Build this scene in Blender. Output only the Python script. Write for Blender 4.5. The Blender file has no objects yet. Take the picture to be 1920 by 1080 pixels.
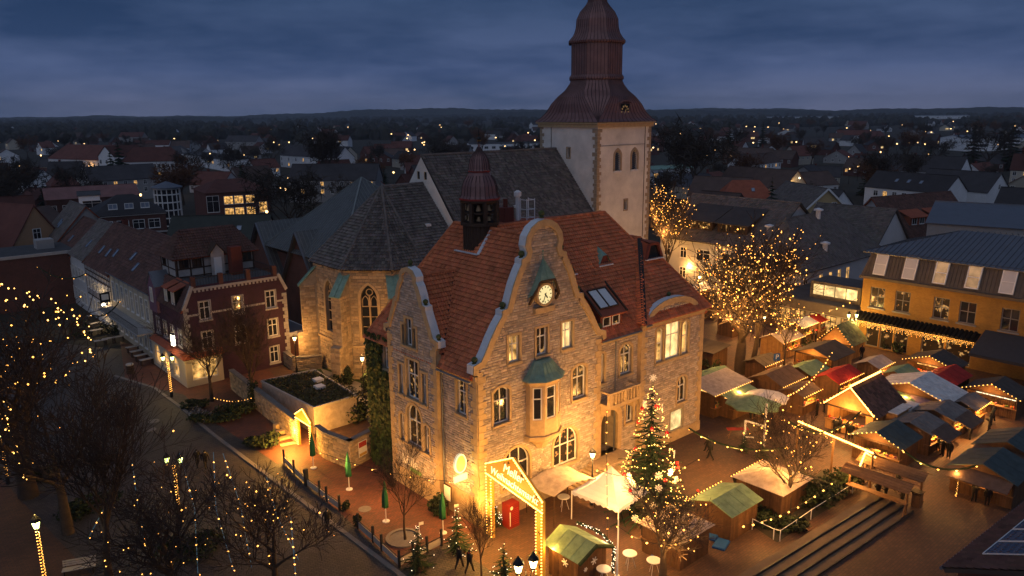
import bpy, bmesh, math, random
from mathutils import Vector, Matrix
from mathutils.geometry import tessellate_polygon
random.seed(7)
rnd = random.random
def uni(a, b): return a + (b - a) * random.random()
R = math.radians
scene = bpy.context.scene
COL = scene.collection

# ------------------------------------------------------------------ camera
CAM_H = 30.0; FPX = 1450.0; PITCH = math.atan(330 / 1450.0); ROLL = R(0.5)
cam_d = bpy.data.cameras.new('camera'); cam = bpy.data.objects.new('camera', cam_d); COL.objects.link(cam)
cam_d.sensor_width = 36.0; cam_d.lens = 36.0 * FPX / 1920.0; cam_d.clip_start = 0.5; cam_d.clip_end = 20000
FW = Vector((0, math.cos(PITCH), -math.sin(PITCH))); r0 = Vector((1, 0, 0)); u0 = r0.cross(FW)
RT = math.cos(ROLL) * r0 - math.sin(ROLL) * u0; UP = math.cos(ROLL) * u0 + math.sin(ROLL) * r0
cam.matrix_world = Matrix(((RT.x, UP.x, -FW.x, 0), (RT.y, UP.y, -FW.y, 0), (RT.z, UP.z, -FW.z, CAM_H), (0, 0, 0, 1)))
scene.camera = cam
CO = Vector((0, 0, CAM_H))
def ray(x, y): return FW + RT * ((x - 960) / FPX) - UP * ((y - 540) / FPX)
def G(x, y, z=0.0):
    d = ray(x, y); return CO + d * ((z - CAM_H) / d.z)
def onplane(x, y, p, n):
    d = ray(x, y); return CO + d * ((p - CO).dot(n) / d.dot(n))
def at_depth(x, y, Y):
    d = ray(x, y); return CO + d * (Y / d.y)
def HZ(y, b):
    lo, hi = -5.0, 200.0
    for _ in range(40):
        m = (lo + hi) / 2; q = Vector((b[0], b[1], m)) - CO
        if 540 - FPX * q.dot(UP) / q.dot(FW) > y: lo = m
        else: hi = m
    return lo

# ------------------------------------------------------------------ world, sun, exposure
world = bpy.data.worlds.new('World'); scene.world = world; world.use_nodes = True
wn = world.node_tree.nodes; wl = world.node_tree.links; wn.clear()
SUN_EL, SUN_AZ = R(1.0), R(215)
w_out = wn.new('ShaderNodeOutputWorld'); w_bg = wn.new('ShaderNodeBackground'); w_sky = wn.new('ShaderNodeTexSky')
w_sky.sky_type = 'NISHITA'; w_sky.sun_disc = False; w_sky.sun_elevation = SUN_EL; w_sky.sun_rotation = SUN_AZ
w_sky.air_density = 1.0; w_sky.dust_density = 2.0; w_sky.ozone_density = 3.0
w_tc = wn.new('ShaderNodeTexCoord'); w_map = wn.new('ShaderNodeMapping'); w_map.inputs['Scale'].default_value = (2.0, 2.0, 9.0)
w_no = wn.new('ShaderNodeTexNoise'); w_no.inputs['Scale'].default_value = 1.7; w_no.inputs['Detail'].default_value = 8; w_no.inputs['Roughness'].default_value = 0.58
w_cr = wn.new('ShaderNodeValToRGB')          # cloud density: gaps darker blue, cloud a little paler
w_cr.color_ramp.elements[0].position = 0.38; w_cr.color_ramp.elements[0].color = (0.46, 0.62, 0.72, 1)
w_cr.color_ramp.elements[1].position = 0.63; w_cr.color_ramp.elements[1].color = (1.28, 1.22, 1.16, 1)
w_sep = wn.new('ShaderNodeSeparateXYZ'); w_el = wn.new('ShaderNodeValToRGB')   # overcast dusk cloud deck by elevation
e_ = w_el.color_ramp.elements; e_[0].position = 0.0; e_[0].color = (0.140, 0.170, 0.305, 1); e_[1].position = 0.16; e_[1].color = (0.022, 0.052, 0.130, 1)
e_ = w_el.color_ramp.elements.new(0.05); e_.color = (0.072, 0.112, 0.245, 1); e_ = w_el.color_ramp.elements.new(1.0); e_.color = (0.050, 0.075, 0.150, 1)
w_mul = wn.new('ShaderNodeMix'); w_mul.data_type = 'RGBA'; w_mul.blend_type = 'MULTIPLY'; w_mul.inputs[0].default_value = 1.0
w_ssc = wn.new('ShaderNodeMix'); w_ssc.data_type = 'RGBA'; w_ssc.blend_type = 'MULTIPLY'; w_ssc.inputs[0].default_value = 1.0; w_ssc.inputs[7].default_value = (0.1, 0.1, 0.1, 1)
w_mix = wn.new('ShaderNodeMix'); w_mix.data_type = 'RGBA'; w_mix.inputs[0].default_value = 0.88
wl.new(w_tc.outputs['Generated'], w_map.inputs[0]); wl.new(w_map.outputs[0], w_no.inputs['Vector']); wl.new(w_no.outputs['Fac'], w_cr.inputs[0])
wl.new(w_tc.outputs['Generated'], w_sep.inputs[0]); wl.new(w_sep.outputs[2], w_el.inputs[0])
wl.new(w_el.outputs[0], w_mul.inputs[6]); wl.new(w_cr.outputs[0], w_mul.inputs[7])
wl.new(w_sky.outputs[0], w_ssc.inputs[6]); wl.new(w_ssc.outputs[2], w_mix.inputs[6]); wl.new(w_mul.outputs[2], w_mix.inputs[7])
wl.new(w_mix.outputs[2], w_bg.inputs[0]); wl.new(w_bg.outputs[0], w_out.inputs[0])
w_bg.inputs[1].default_value = 1.0
sun_d = bpy.data.lights.new('sun', 'SUN'); sun = bpy.data.objects.new('sun', sun_d); COL.objects.link(sun)
sun_d.energy = 0.5; sun_d.angle = R(120); sun_d.color = (0.80, 0.86, 1.0)
sun.rotation_euler = (R(38), 0, R(-25)); sun.location = (0, -40, 120)
scene.view_settings.view_transform = 'Standard'; scene.view_settings.look = 'None'
scene.view_settings.exposure = 0.0; scene.view_settings.gamma = 1.0; scene.view_settings.use_curve_mapping = False
scene.render.engine = 'CYCLES'
cy = scene.cycles
cy.use_denoising = True; cy.max_bounces = 5; cy.diffuse_bounces = 2; cy.glossy_bounces = 2; cy.transmission_bounces = 2; cy.volume_bounces = 0
cy.transparent_max_bounces = 4; cy.sample_clamp_indirect = 2.0; cy.sample_clamp_direct = 0.0; cy.caustics_reflective = False; cy.caustics_refractive = False
cy.use_light_tree = True; cy.use_adaptive_sampling = True; cy.adaptive_threshold = 0.02

# ------------------------------------------------------------------ materials
MATS = {}
LAMP_K = 4.4          # one factor for all market lamps
def mat(name, col, rough=0.8, var=0.25, scale=1.5, bump=0.0, bscale=8.0, metal=0.0, attr=False, emit=None, es=0.0, orand=0.0, spec=0.3):
    if name in MATS: return MATS[name]
    m = bpy.data.materials.new(name); m.use_nodes = True; nt = m.node_tree; n = nt.nodes; l = nt.links
    b = n['Principled BSDF']; b.inputs['Roughness'].default_value = rough; b.inputs['Metallic'].default_value = metal
    b.inputs['Specular IOR Level'].default_value = spec
    tc = n.new('ShaderNodeTexCoord')
    no = n.new('ShaderNodeTexNoise'); no.inputs['Scale'].default_value = scale; no.inputs['Detail'].default_value = 6; no.inputs['Roughness'].default_value = 0.65
    l.new(tc.outputs['Object'], no.inputs['Vector'])
    mr = n.new('ShaderNodeMapRange'); mr.inputs[1].default_value = 0.25; mr.inputs[2].default_value = 0.75
    mr.inputs[3].default_value = 1 - var; mr.inputs[4].default_value = 1 + var; l.new(no.outputs['Fac'], mr.inputs[0])
    f = mr.outputs[0]
    if orand > 0:
        oi = n.new('ShaderNodeObjectInfo'); m2 = n.new('ShaderNodeMapRange'); m2.inputs[3].default_value = 1 - orand; m2.inputs[4].default_value = 1 + orand
        l.new(oi.outputs['Random'], m2.inputs[0]); mu = n.new('ShaderNodeMath'); mu.operation = 'MULTIPLY'; l.new(f, mu.inputs[0]); l.new(m2.outputs[0], mu.inputs[1]); f = mu.outputs[0]
    hs = n.new('ShaderNodeVectorMath'); hs.operation = 'SCALE'; l.new(f, hs.inputs[3])
    if attr:
        at = n.new('ShaderNodeAttribute'); at.attribute_name = 'Col'
        mx = n.new('ShaderNodeVectorMath'); mx.operation = 'MULTIPLY'; mx.inputs[1].default_value = col; l.new(at.outputs['Color'], mx.inputs[0]); l.new(mx.outputs[0], hs.inputs[0])
    else: hs.inputs[0].default_value = col
    l.new(hs.outputs[0], b.inputs['Base Color'])
    if bump > 0:
        n2 = n.new('ShaderNodeTexNoise'); n2.inputs['Scale'].default_value = bscale; n2.inputs['Detail'].default_value = 4; l.new(tc.outputs['Object'], n2.inputs['Vector'])
        bp = n.new('ShaderNodeBump'); bp.inputs['Strength'].default_value = bump; bp.inputs['Distance'].default_value = 0.05; l.new(n2.outputs['Fac'], bp.inputs['Height']); l.new(bp.outputs[0], b.inputs['Normal'])
    if emit:
        b.inputs['Emission Color'].default_value = (*emit, 1); b.inputs['Emission Strength'].default_value = es
        m.cycles.emission_sampling = 'NONE'
    MATS[name] = m
    return m
def brickmat(name, c1, c2, mortar, bw, bh, rough=0.85, ms=0.02, bump=0.6, offset=0.5, plane='XY', noise=0.3, rot=0.0):
    m = bpy.data.materials.new(name); m.use_nodes = True; nt = m.node_tree; n = nt.nodes; l = nt.links; b = n['Principled BSDF']; b.inputs['Roughness'].default_value = rough; b.inputs['Specular IOR Level'].default_value = 0.35
    tc = n.new('ShaderNodeTexCoord'); br = n.new('ShaderNodeTexBrick'); mp = n.new('ShaderNodeMapping')
    mp.inputs['Rotation'].default_value = (0, 0, rot)
    if plane == 'WALL':   # horizontal run x+y, vertical z
        sx = n.new('ShaderNodeSeparateXYZ'); l.new(tc.outputs['Object'], sx.inputs[0]); ad = n.new('ShaderNodeMath'); l.new(sx.outputs[0], ad.inputs[0]); l.new(sx.outputs[1], ad.inputs[1])
        cb = n.new('ShaderNodeCombineXYZ'); l.new(ad.outputs[0], cb.inputs[0]); l.new(sx.outputs[2], cb.inputs[1]); l.new(cb.outputs[0], mp.inputs[0])
    else: l.new(tc.outputs['Object'], mp.inputs[0])
    l.new(mp.outputs[0], br.inputs[0])
    br.inputs['Scale'].default_value = 1.0; br.inputs['Brick Width'].default_value = bw; br.inputs['Row Height'].default_value = bh; br.inputs['Mortar Size'].default_value = ms; br.offset = offset
    br.inputs['Color1'].default_value = (*c1, 1); br.inputs['Color2'].default_value = (*c2, 1); br.inputs['Mortar'].default_value = (*mortar, 1); br.inputs['Bias'].default_value = 0.0
    no = n.new('ShaderNodeTexNoise'); no.inputs['Scale'].default_value = 0.35; no.inputs['Detail'].default_value = 8; no.inputs['Roughness'].default_value = 0.7; l.new(tc.outputs['Object'], no.inputs['Vector'])
    mr = n.new('ShaderNodeMapRange'); mr.inputs[1].default_value = 0.3; mr.inputs[2].default_value = 0.7; mr.inputs[3].default_value = 1 - noise; mr.inputs[4].default_value = 1 + noise; l.new(no.outputs['Fac'], mr.inputs[0])
    hs = n.new('ShaderNodeVectorMath'); hs.operation = 'SCALE'; l.new(br.outputs['Color'], hs.inputs[0]); l.new(mr.outputs[0], hs.inputs[3]); l.new(hs.outputs[0], b.inputs['Base Color'])
    bp = n.new('ShaderNodeBump'); bp.invert = True; bp.inputs['Strength'].default_value = bump; bp.inputs['Distance'].default_value = 0.03; l.new(br.outputs['Fac'], bp.inputs['Height']); l.new(bp.outputs[0], b.inputs['Normal'])
    rr = n.new('ShaderNodeMapRange'); rr.inputs[3].default_value = rough - 0.25; rr.inputs[4].default_value = min(1, rough + 0.1); l.new(no.outputs['Fac'], rr.inputs[0]); l.new(rr.outputs[0], b.inputs['Roughness'])
    MATS[name] = m
    return m
def litmat(name, col, strength, scale=3.0, lo=0.25, stretch=(1, 1, 1)):
    """lit window pane / stall interior: uneven warm glow from the room behind"""
    m = bpy.data.materials.new(name); m.use_nodes = True; nt = m.node_tree; n = nt.nodes; l = nt.links; b = n['Principled BSDF']
    b.inputs['Base Color'].default_value = (0.03, 0.025, 0.02, 1); b.inputs['Roughness'].default_value = 0.15
    tc = n.new('ShaderNodeTexCoord'); oi = n.new('ShaderNodeObjectInfo'); mp = n.new('ShaderNodeMapping'); mp.inputs['Scale'].default_value = stretch
    ad = n.new('ShaderNodeVectorMath'); ad.operation = 'ADD'; l.new(tc.outputs['Object'], ad.inputs[0]); l.new(oi.outputs['Random'], ad.inputs[1]); l.new(ad.outputs[0], mp.inputs[0])
    no = n.new('ShaderNodeTexNoise'); no.inputs['Scale'].default_value = scale; no.inputs['Detail'].default_value = 3; l.new(mp.outputs[0], no.inputs['Vector'])
    mr = n.new('ShaderNodeMapRange'); mr.inputs[1].default_value = 0.35; mr.inputs[2].default_value = 0.65; mr.inputs[3].default_value = lo * strength; mr.inputs[4].default_value = strength; l.new(no.outputs['Fac'], mr.inputs[0])
    b.inputs['Emission Color'].default_value = (*col, 1); mx = n.new('ShaderNodeMath'); mx.operation = 'MAXIMUM'; mx.inputs[1].default_value = 0.0; l.new(mr.outputs[0], mx.inputs[0]); l.new(mx.outputs[0], b.inputs['Emission Strength'])
    m.cycles.emission_sampling = 'NONE'; MATS[name] = m
    return m

# ------------------------------------------------------------------ mesh builder
class MB:
    def __init__(s): s.v = []; s.f = []; s.m = []; s.c = []; s.cols = False
    def add(s, vs, fs, mi=0, col=None):
        o = len(s.v); s.v.extend(vs)
        if col is not None: s.cols = True
        for f in fs:
            s.f.append([i + o for i in f]); s.m.append(mi); s.c.append(col or (1, 1, 1))
        return s
    def quad(s, a, b, c, d, mi=0, col=None): return s.add([a, b, c, d], [(0, 1, 2, 3)], mi, col)
    def poly(s, pts, mi=0, col=None): return s.add(list(pts), [tuple(range(len(pts)))], mi, col)
    def box(s, c, d, rz=0.0, mi=0, col=None, M=None):
        x, y, z = d[0] / 2, d[1] / 2, d[2] / 2; ca, sa = math.cos(rz), math.sin(rz); vs = []
        for (i, j, k) in ((-1, -1, -1), (1, -1, -1), (1, 1, -1), (-1, 1, -1), (-1, -1, 1), (1, -1, 1), (1, 1, 1), (-1, 1, 1)):
            p = Vector((i * x * ca - j * y * sa, i * x * sa + j * y * ca, k * z)) + Vector(c); vs.append(M @ p if M else p)
        return s.add(vs, [(0, 3, 2, 1), (4, 5, 6, 7), (0, 1, 5, 4), (1, 2, 6, 5), (2, 3, 7, 6), (3, 0, 4, 7)], mi, col)
    def bar(s, a, b, w, h=None, mi=0, col=None, up=None):
        a, b = Vector(a), Vector(b); h = h or w; d = (b - a).normalized(); u_ = Vector(up) if up else (Vector((0, 0, 1)) if abs(d.z) < 0.95 else Vector((1, 0, 0)))
        e = d.cross(u_).normalized(); n = e.cross(d); vs = []
        for p in (a, b):
            for i, j in ((-1, -1), (1, -1), (1, 1), (-1, 1)): vs.append(p + e * (i * w / 2) + n * (j * h / 2))
        return s.add(vs, [(0, 1, 2, 3), (7, 6, 5, 4), (0, 4, 5, 1), (1, 5, 6, 2), (2, 6, 7, 3), (3, 7, 4, 0)], mi, col)
    def tube(s, pts, rads, n=6, mi=0, cap=True, col=None):
        pts = [Vector(p) for p in pts]; 
        if not isinstance(rads, (list, tuple)): rads = [rads] * len(pts)
        vs = []; fs = []
        for i, p in enumerate(pts):
            d = (pts[min(i + 1, len(pts) - 1)] - pts[max(i - 1, 0)]).normalized()
            a = d.cross(Vector((0, 0, 1)) if abs(d.z) < 0.9 else Vector((1, 0, 0))).normalized(); b = d.cross(a)
            for k in range(n):
                t = 2 * math.pi * k / n; vs.append(p + (a * math.cos(t) + b * math.sin(t)) * rads[i])
        for i in range(len(pts) - 1):
            for k in range(n):
                k2 = (k + 1) % n; fs.append((i * n + k, i * n + k2, (i + 1) * n + k2, (i + 1) * n + k))
        if cap: fs.append(tuple(range(n))[::-1]); fs.append(tuple((len(pts) - 1) * n + k for k in range(n)))
        return s.add(vs, fs, mi, col)
    def lathe(s, prof, n=16, c=(0, 0, 0), rot=0.0, mi=0, col=None, cap=True):
        vs = []; fs = []
        for (r, z) in prof:
            for k in range(n):
                t = 2 * math.pi * k / n + rot; vs.append(Vector((c[0] + r * math.cos(t), c[1] + r * math.sin(t), c[2] + z)))
        for i in range(len(prof) - 1):
            for k in range(n):
                k2 = (k + 1) % n; fs.append((i * n + k, i * n + k2, (i + 1) * n + k2, (i + 1) * n + k))
        if cap: fs.append(tuple(range(n))[::-1]); fs.append(tuple((len(prof) - 1) * n + k for k in range(n)))
        return s.add(vs, fs, mi, col)
    def ball(s, c, r, n=8, m=5, mi=0, col=None, sz=1.0):
        prof = [(max(1e-3, r * math.sin(math.pi * i / m)), -r * sz * math.cos(math.pi * i / m)) for i in range(m + 1)]
        return s.lathe(prof, n, c, 0, mi, col)
    def octa(s, c, r, mi=0, col=None):
        c = Vector(c); return s.add([c + Vector(p) * r for p in ((1, 0, 0), (-1, 0, 0), (0, 1, 0), (0, -1, 0), (0, 0, 1), (0, 0, -1))],
            [(0, 2, 4), (2, 1, 4), (1, 3, 4), (3, 0, 4), (2, 0, 5), (1, 2, 5), (3, 1, 5), (0, 3, 5)], mi, col)
    def mesh(s, name, smooth=False):
        me = bpy.data.meshes.new(name); me.from_pydata([tuple(v) for v in s.v], [], s.f)
        if any(s.m): me.polygons.foreach_set('material_index', s.m)
        if s.cols:
            a = me.color_attributes.new('Col', 'FLOAT_COLOR', 'CORNER'); buf = []
            for f, c in zip(s.f, s.c): buf.extend((c[0], c[1], c[2], 1.0) * len(f))
            a.data.foreach_set('color', buf)
        if smooth: me.polygons.foreach_set('use_smooth', [True] * len(me.polygons))
        me.update()
        return me
def obj(name, mb, m, parent=None, smooth=False, label=None, kind=None, loc=None, rz=0.0):
    me = mb.mesh(name, smooth) if isinstance(mb, MB) else mb
    if isinstance(mb, MB) or not me.materials:
        for q in (m if isinstance(m, (list, tuple)) else [m]): me.materials.append(q if not isinstance(q, str) else MATS[q])
    o = bpy.data.objects.new(name, me); COL.objects.link(o)
    if parent: o.parent = parent
    if loc is not None: o.location = loc
    if rz: o.rotation_euler = (0, 0, rz)
    if label: o['label'] = label
    if kind: o['kind'] = kind
    return o
def tag(o, label, cat, group=None, kind=None):
    o['label'] = label; o['category'] = cat
    if group: o['group'] = group
    if kind: o['kind'] = kind
    return o
def thing(name, label, cat, loc=(0, 0, 0), rz=0.0, group=None):
    o = bpy.data.objects.new(name, None); COL.objects.link(o); o.location = loc; o.rotation_euler = (0, 0, rz); o.empty_display_size = 0.2
    return tag(o, label, cat, group)
def struct(name, mb, m, **k):
    o = obj(name, mb, m, **k); o['kind'] = 'structure'; return o
CHILD = {}
def copy_tree(o, parent=None):
    c = o.copy(); COL.objects.link(c); c.parent = parent
    for ch in list(o.children): copy_tree(ch, c)
    return c
def dup(o, loc, rz=0.0, label=None, scale=None, group=None):
    c = copy_tree(o); c.location = loc; c.rotation_euler = (0, 0, rz)
    if scale: c.scale = scale if isinstance(scale, (tuple, list, Vector)) else (scale,) * 3
    if label: c['label'] = label
    if group: c['group'] = group
    return c
def lamp(name, loc, energy, col=(1, 0.56, 0.2), parent=None, radius=0.12, raw=False):
    d = bpy.data.lights.new(name, 'POINT'); d.energy = energy * LAMP_K; d.color = (col[0], col[1] * 0.79, col[2] * 0.53) if not raw else col; d.shadow_soft_size = radius
    o = bpy.data.objects.new(name, d); COL.objects.link(o); o.location = loc
    if parent: o.parent = parent
    return o

# ------------------------------------------------------------------ 2-D outlines on a wall plane (s along, z up, d out)
def rect(s0, s1, z0, z1): return [(s0, z0), (s1, z0), (s1, z1), (s0, z1)]
def arched(s0, s1, z0, z1, rise, n=10):
    """rectangle whose top is an arc of the given rise (rise = half width gives a round arch)"""
    w = (s1 - s0) / 2; sc = (s0 + s1) / 2; rise = min(rise, w * 1.0); r = (w * w + rise * rise) / (2 * rise); zc = z1 - r; a0 = math.asin(min(1, w / r)); pts = [(s0, z0), (s1, z0)]
    for i in range(n + 1):
        a = a0 - 2 * a0 * i / n; pts.append((sc + r * math.sin(a), zc + r * math.cos(a)))
    return pts
def pointed(s0, s1, z0, z1, n=6):
    w = s1 - s0; sc = (s0 + s1) / 2; hp = w * 0.87; pts = [(s0, z0), (s1, z0)]
    for i in range(n + 1):
        a = (math.pi / 3) * i / n; pts.append((s0 + w * math.cos(a), z1 - hp + w * math.sin(a)))
    for i in range(n - 1, -1, -1):
        a = (math.pi / 3) * i / n; pts.append((s1 - w * math.cos(a), z1 - hp + w * math.sin(a)))
    return pts
def bbox(o): xs = [p[0] for p in o]; zs = [p[1] for p in o]; return min(xs), max(xs), min(zs), max(zs)
def grow(o, t, tb=None):
    a, b, c, d = bbox(o); tb = t if tb is None else tb; sc, zc = (a + b) / 2, (c + d) / 2; nz0, nz1 = c - tb, d + t
    return [(sc + (p[0] - sc) * ((b - a + 2 * t) / (b - a)), nz0 + (p[1] - c) * ((nz1 - nz0) / (d - c))) for p in o]
def spans(poly, z, ax=1):
    xs = []; n = len(poly)
    for i in range(n):
        p, q = poly[i], poly[(i + 1) % n]
        if (p[ax] > z) != (q[ax] > z): xs.append(p[1 - ax] + (z - p[ax]) * (q[1 - ax] - p[1 - ax]) / (q[ax] - p[ax]))
    xs.sort(); return [(xs[i], xs[i + 1]) for i in range(0, len(xs) - 1, 2)]
def minus(sp, cuts):
    for (a, b) in cuts:
        out = []
        for (p, q) in sp:
            if b <= p or a >= q: out.append((p, q)); continue
            if a > p: out.append((p, a))
            if b < q: out.append((b, q))
        sp = out
    return sp
def plane_map(o, e, n):
    """wall plane: o origin, e unit along, n unit outward"""
    o, e, n = Vector(o), Vector(e), Vector(n); return lambda s, z, d=0.0: Vector((o.x + e.x * s + n.x * d, o.y + e.y * s + n.y * d, o.z + z))
def wall_mesh(mb, pm, outline, holes=(), depth=0.3, mi=0, rmi=0, d=0.0):
    polys = [[Vector((p[0], p[1], 0)) for p in outline]] + [[Vector((p[0], p[1], 0)) for p in h] for h in holes]
    flat = [p for q in polys for p in q]; tris = tessellate_polygon(polys)
    mb.add([pm(p.x, p.y, d) for p in flat], [tuple(t) for t in tris], mi)
    for h in holes:
        n = len(h)
        for i in range(n):
            a, b = h[i], h[(i + 1) % n]; mb.quad(pm(a[0], a[1], d), pm(b[0], b[1], d), pm(b[0], b[1], d - depth), pm(a[0], a[1], d - depth), rmi)
def ring(mb, pm, o1, o2, d0, d1, mi=0, col=None):
    """band between two matching outlines, from depth d0 out to d1"""
    n = len(o1)
    for i in range(n):
        j = (i + 1) % n; a, b, c, e = o1[i], o1[j], o2[j], o2[i]
        mb.quad(pm(*a, d1), pm(*b, d1), pm(*c, d1), pm(*e, d1), mi, col)
        mb.quad(pm(*a, d0), pm(*b, d0), pm(*b, d1), pm(*a, d1), mi, col); mb.quad(pm(*c, d0), pm(*e, d0), pm(*e, d1), pm(*c, d1), mi, col)
def extr(mb, pm, o, d0, d1, mi=0, col=None):
    tris = tessellate_polygon([[Vector((p[0], p[1], 0)) for p in o]]); mb.add([pm(*p, d1) for p in o], [tuple(t) for t in tris], mi, col)
    n = len(o)
    for i in range(n): mb.quad(pm(*o[i], d0), pm(*o[(i + 1) % n], d0), pm(*o[(i + 1) % n], d1), pm(*o[i], d1), mi, col)
def stones(mb, pm, outline, cuts, h=0.21, wmin=0.24, wmax=0.6, proud=0.05, d=0.0, cv=0.28, tint=None, z0=None, z1=None):
    a, b, c, e = bbox(outline); z = c if z0 is None else z0; e = e if z1 is None else z1
    while z < e - 0.05:
        hh = h * uni(0.8, 1.2); zm = min(z + hh / 2, e - 0.02); sp = spans(outline, zm)
        for q in cuts: sp = minus(sp, spans(q, zm))
        for (p, q) in sp:
            s = p
            while s < q - 0.08:
                w = uni(wmin, wmax); w = q - s if q - s - w < wmin * 0.6 else w; g = 0.014; x0, x1, y0, y1 = s + g, s + w - g, z + g, min(z + hh, e) - g; ch = 0.03
                pr = proud * uni(0.35, 1.2); k = 1 + uni(-cv, cv); t = uni(-0.05, 0.05); col = (k * (1 + t), k, k * (1 - t))
                if tint: col = tuple(col[i] * tint[i] for i in range(3))
                vs = [pm(x0, y0, d), pm(x1, y0, d), pm(x1, y1, d), pm(x0, y1, d), pm(x0 + ch, y0 + ch, d + pr), pm(x1 - ch, y0 + ch, d + pr), pm(x1 - ch, y1 - ch, d + pr), pm(x0 + ch, y1 - ch, d + pr)]
                mb.add(vs, [(4, 5, 6, 7), (0, 1, 5, 4), (1, 2, 6, 5), (2, 3, 7, 6), (3, 0, 4, 7)], 0, col); s += w
        z += hh
def window(parent, pm, o, depth=0.28, t=0.10, vb=(0.5,), hb=(0.66,), glass='glass', fm='white_paint', bt=0.08, sill=True, surround=0.0, sm='sandstone', d=0.0, name='window', sill_d=0.16, label=None):
    """one window: frame with its bars, a pane behind, a sill and a stone surround as sub-parts"""
    inn = grow(o, -t); dz = d - depth + 0.04; a, b, c, e = bbox(inn); f = MB(); ring(f, pm, o, inn, dz - 0.02, dz + 0.07)
    for k in vb:
        s = a + (b - a) * k
        for (z0, z1) in spans(inn, s, 0): extr(f, pm, rect(s - bt / 2, s + bt / 2, z0, z1), dz, dz + 0.06)
    for k in hb:
        z = c + (e - c) * k
        for (s0, s1) in spans(inn, z): extr(f, pm, rect(s0, s1, z - bt / 2, z + bt / 2), dz, dz + 0.075)
    w = obj(name, f, MATS[fm], parent, label=label)
    p = MB(); tris = tessellate_polygon([[Vector((q[0], q[1], 0)) for q in o]]); p.add([pm(q[0], q[1], dz) for q in o], [tuple(x) for x in tris]); obj('pane', p, MATS[glass], w)
    if surround > 0:
        g = MB(); ring(g, pm, grow(o, surround, 0.02), o, d - 0.02, d + 0.07); obj('surround', g, MATS[sm], w)
    if sill:
        a, b, c, e = bbox(o); g = MB(); extr(g, pm, rect(a - 0.18, b + 0.18, c - 0.2, c - 0.015), d - 0.05, d + sill_d); obj('sill', g, MATS[sm], w)
    return w
def roof_tiles(poly, m, name, parent, course=0.36, tw=0.26, amp=0.075, lift=0.085, cv=0.17, up=None, kind='stuff', tint=None):
    """overlapping tile courses cut to a convex roof polygon (first edge = eave)"""
    P_ = [Vector(p) for p in poly]; e = (P_[1] - P_[0]).normalized(); n = Vector((0, 0, 0))
    for i in range(1, len(P_) - 1): n += (P_[i] - P_[0]).cross(P_[i + 1] - P_[0])
    n.normalize()
    if n.z < 0: n = -n
    s = n.cross(e); 
    if s.z < 0: s = -s
    o = P_[0]; es = [(p - o).dot(e) for p in P_]; ss = [(p - o).dot(s) for p in P_]; mb = MB(); y = min(ss); ey = max(ss); X0, X1 = min(es), max(es)
    q2 = [(a, b) for a, b in zip(es, ss)]
    while y < ey:
        lo = [x for t in (0.02, 0.5, 0.98) for sp in spans(q2, y + course * t) for x in sp]
        if lo:
            x = math.floor((min(lo) - tw) / tw) * tw; xe = max(lo) + tw
            while x < xe:
                k = (1 + uni(-cv, cv)) * (1 + 0.09 * math.sin(x * 0.7 + 2 * math.sin(y * 0.5)) * math.sin(y * 0.9 + x * 0.2)) * (0.72 if rnd() < 0.04 else 1); col = (k * uni(0.94, 1.06), k * uni(0.92, 1.04), k * uni(0.92, 1.04))
                if tint: col = tint(col, x, y)
                r = []
                for (yy, h) in ((y - 0.03, lift - 0.05), (y - 0.03, lift), (y + course, 0.0)):
                    for (xx, hh) in ((x, 0.0), (x + tw * 0.55, amp), (x + tw, 0.0)): r.append(o + e * xx + s * yy + n * (h + hh))
                mb.add(r, [(0, 1, 4, 3), (1, 2, 5, 4), (3, 4, 7, 6), (4, 5, 8, 7)], 0, col); x += tw
        y += course
    me = mb.mesh(name); bm = bmesh.new(); bm.from_mesh(me); cen = sum(P_, Vector()) / len(P_)
    for i in range(len(P_)):
        a, b = P_[i], P_[(i + 1) % len(P_)]; en = (b - a).cross(n).normalized()
        if (cen - a).dot(en) > 0: en = -en
        bmesh.ops.bisect_plane(bm, geom=bm.verts[:] + bm.edges[:] + bm.faces[:], plane_co=a + en * 0.04, plane_no=en, clear_outer=True)
    bm.to_mesh(me); bm.free(); me.materials.append(MATS[m] if isinstance(m, str) else m)
    ob = obj(name, me, m, parent, kind=kind)
    return ob
def ridge_caps(mb, a, b, r=0.16, seg=0.4, cv=0.2):
    a, b = Vector(a), Vector(b); L = (b - a).length; n = max(1, int(L / seg)); 
    for i in range(n):
        p, q = a.lerp(b, i / n), a.lerp(b, (i + 1.08) / n); k = 1 + uni(-cv, cv); mb.tube([p, q], [r * 1.08, r * 0.9], 6, col=(k, k, k))
def slab(mb, poly, t=0.12, mi=0):
    """roof deck: polygon given a thickness below it"""
    P_ = [Vector(p) for p in poly]; n = (P_[1] - P_[0]).cross(P_[2] - P_[0]).normalized(); n = n if n.z > 0 else -n; k = len(P_)
    Q = [p - n * t for p in P_]; mb.add(P_ + Q, [tuple(range(k)), tuple(range(2 * k - 1, k - 1, -1))] + [(i, (i + 1) % k, k + (i + 1) % k, k + i) for i in range(k)], mi)
def text(body, size, m, parent, loc, rot, name='lettering', shear=0.0, ext=0.02, align='CENTER'):
    c = bpy.data.curves.new(name, 'FONT'); c.body = body; c.size = size; c.align_x = align; c.align_y = 'CENTER'; c.extrude = ext; c.shear = shear; c.resolution_u = 4
    t_ = bpy.data.objects.new(name, c); COL.objects.link(t_); bpy.context.view_layer.update()
    me = bpy.data.meshes.new_from_object(t_.evaluated_get(bpy.context.evaluated_depsgraph_get())); bpy.data.objects.remove(t_)
    me.materials.clear(); o = obj(name, me, m, parent); o.location = loc; o.rotation_euler = rot; return o

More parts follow.
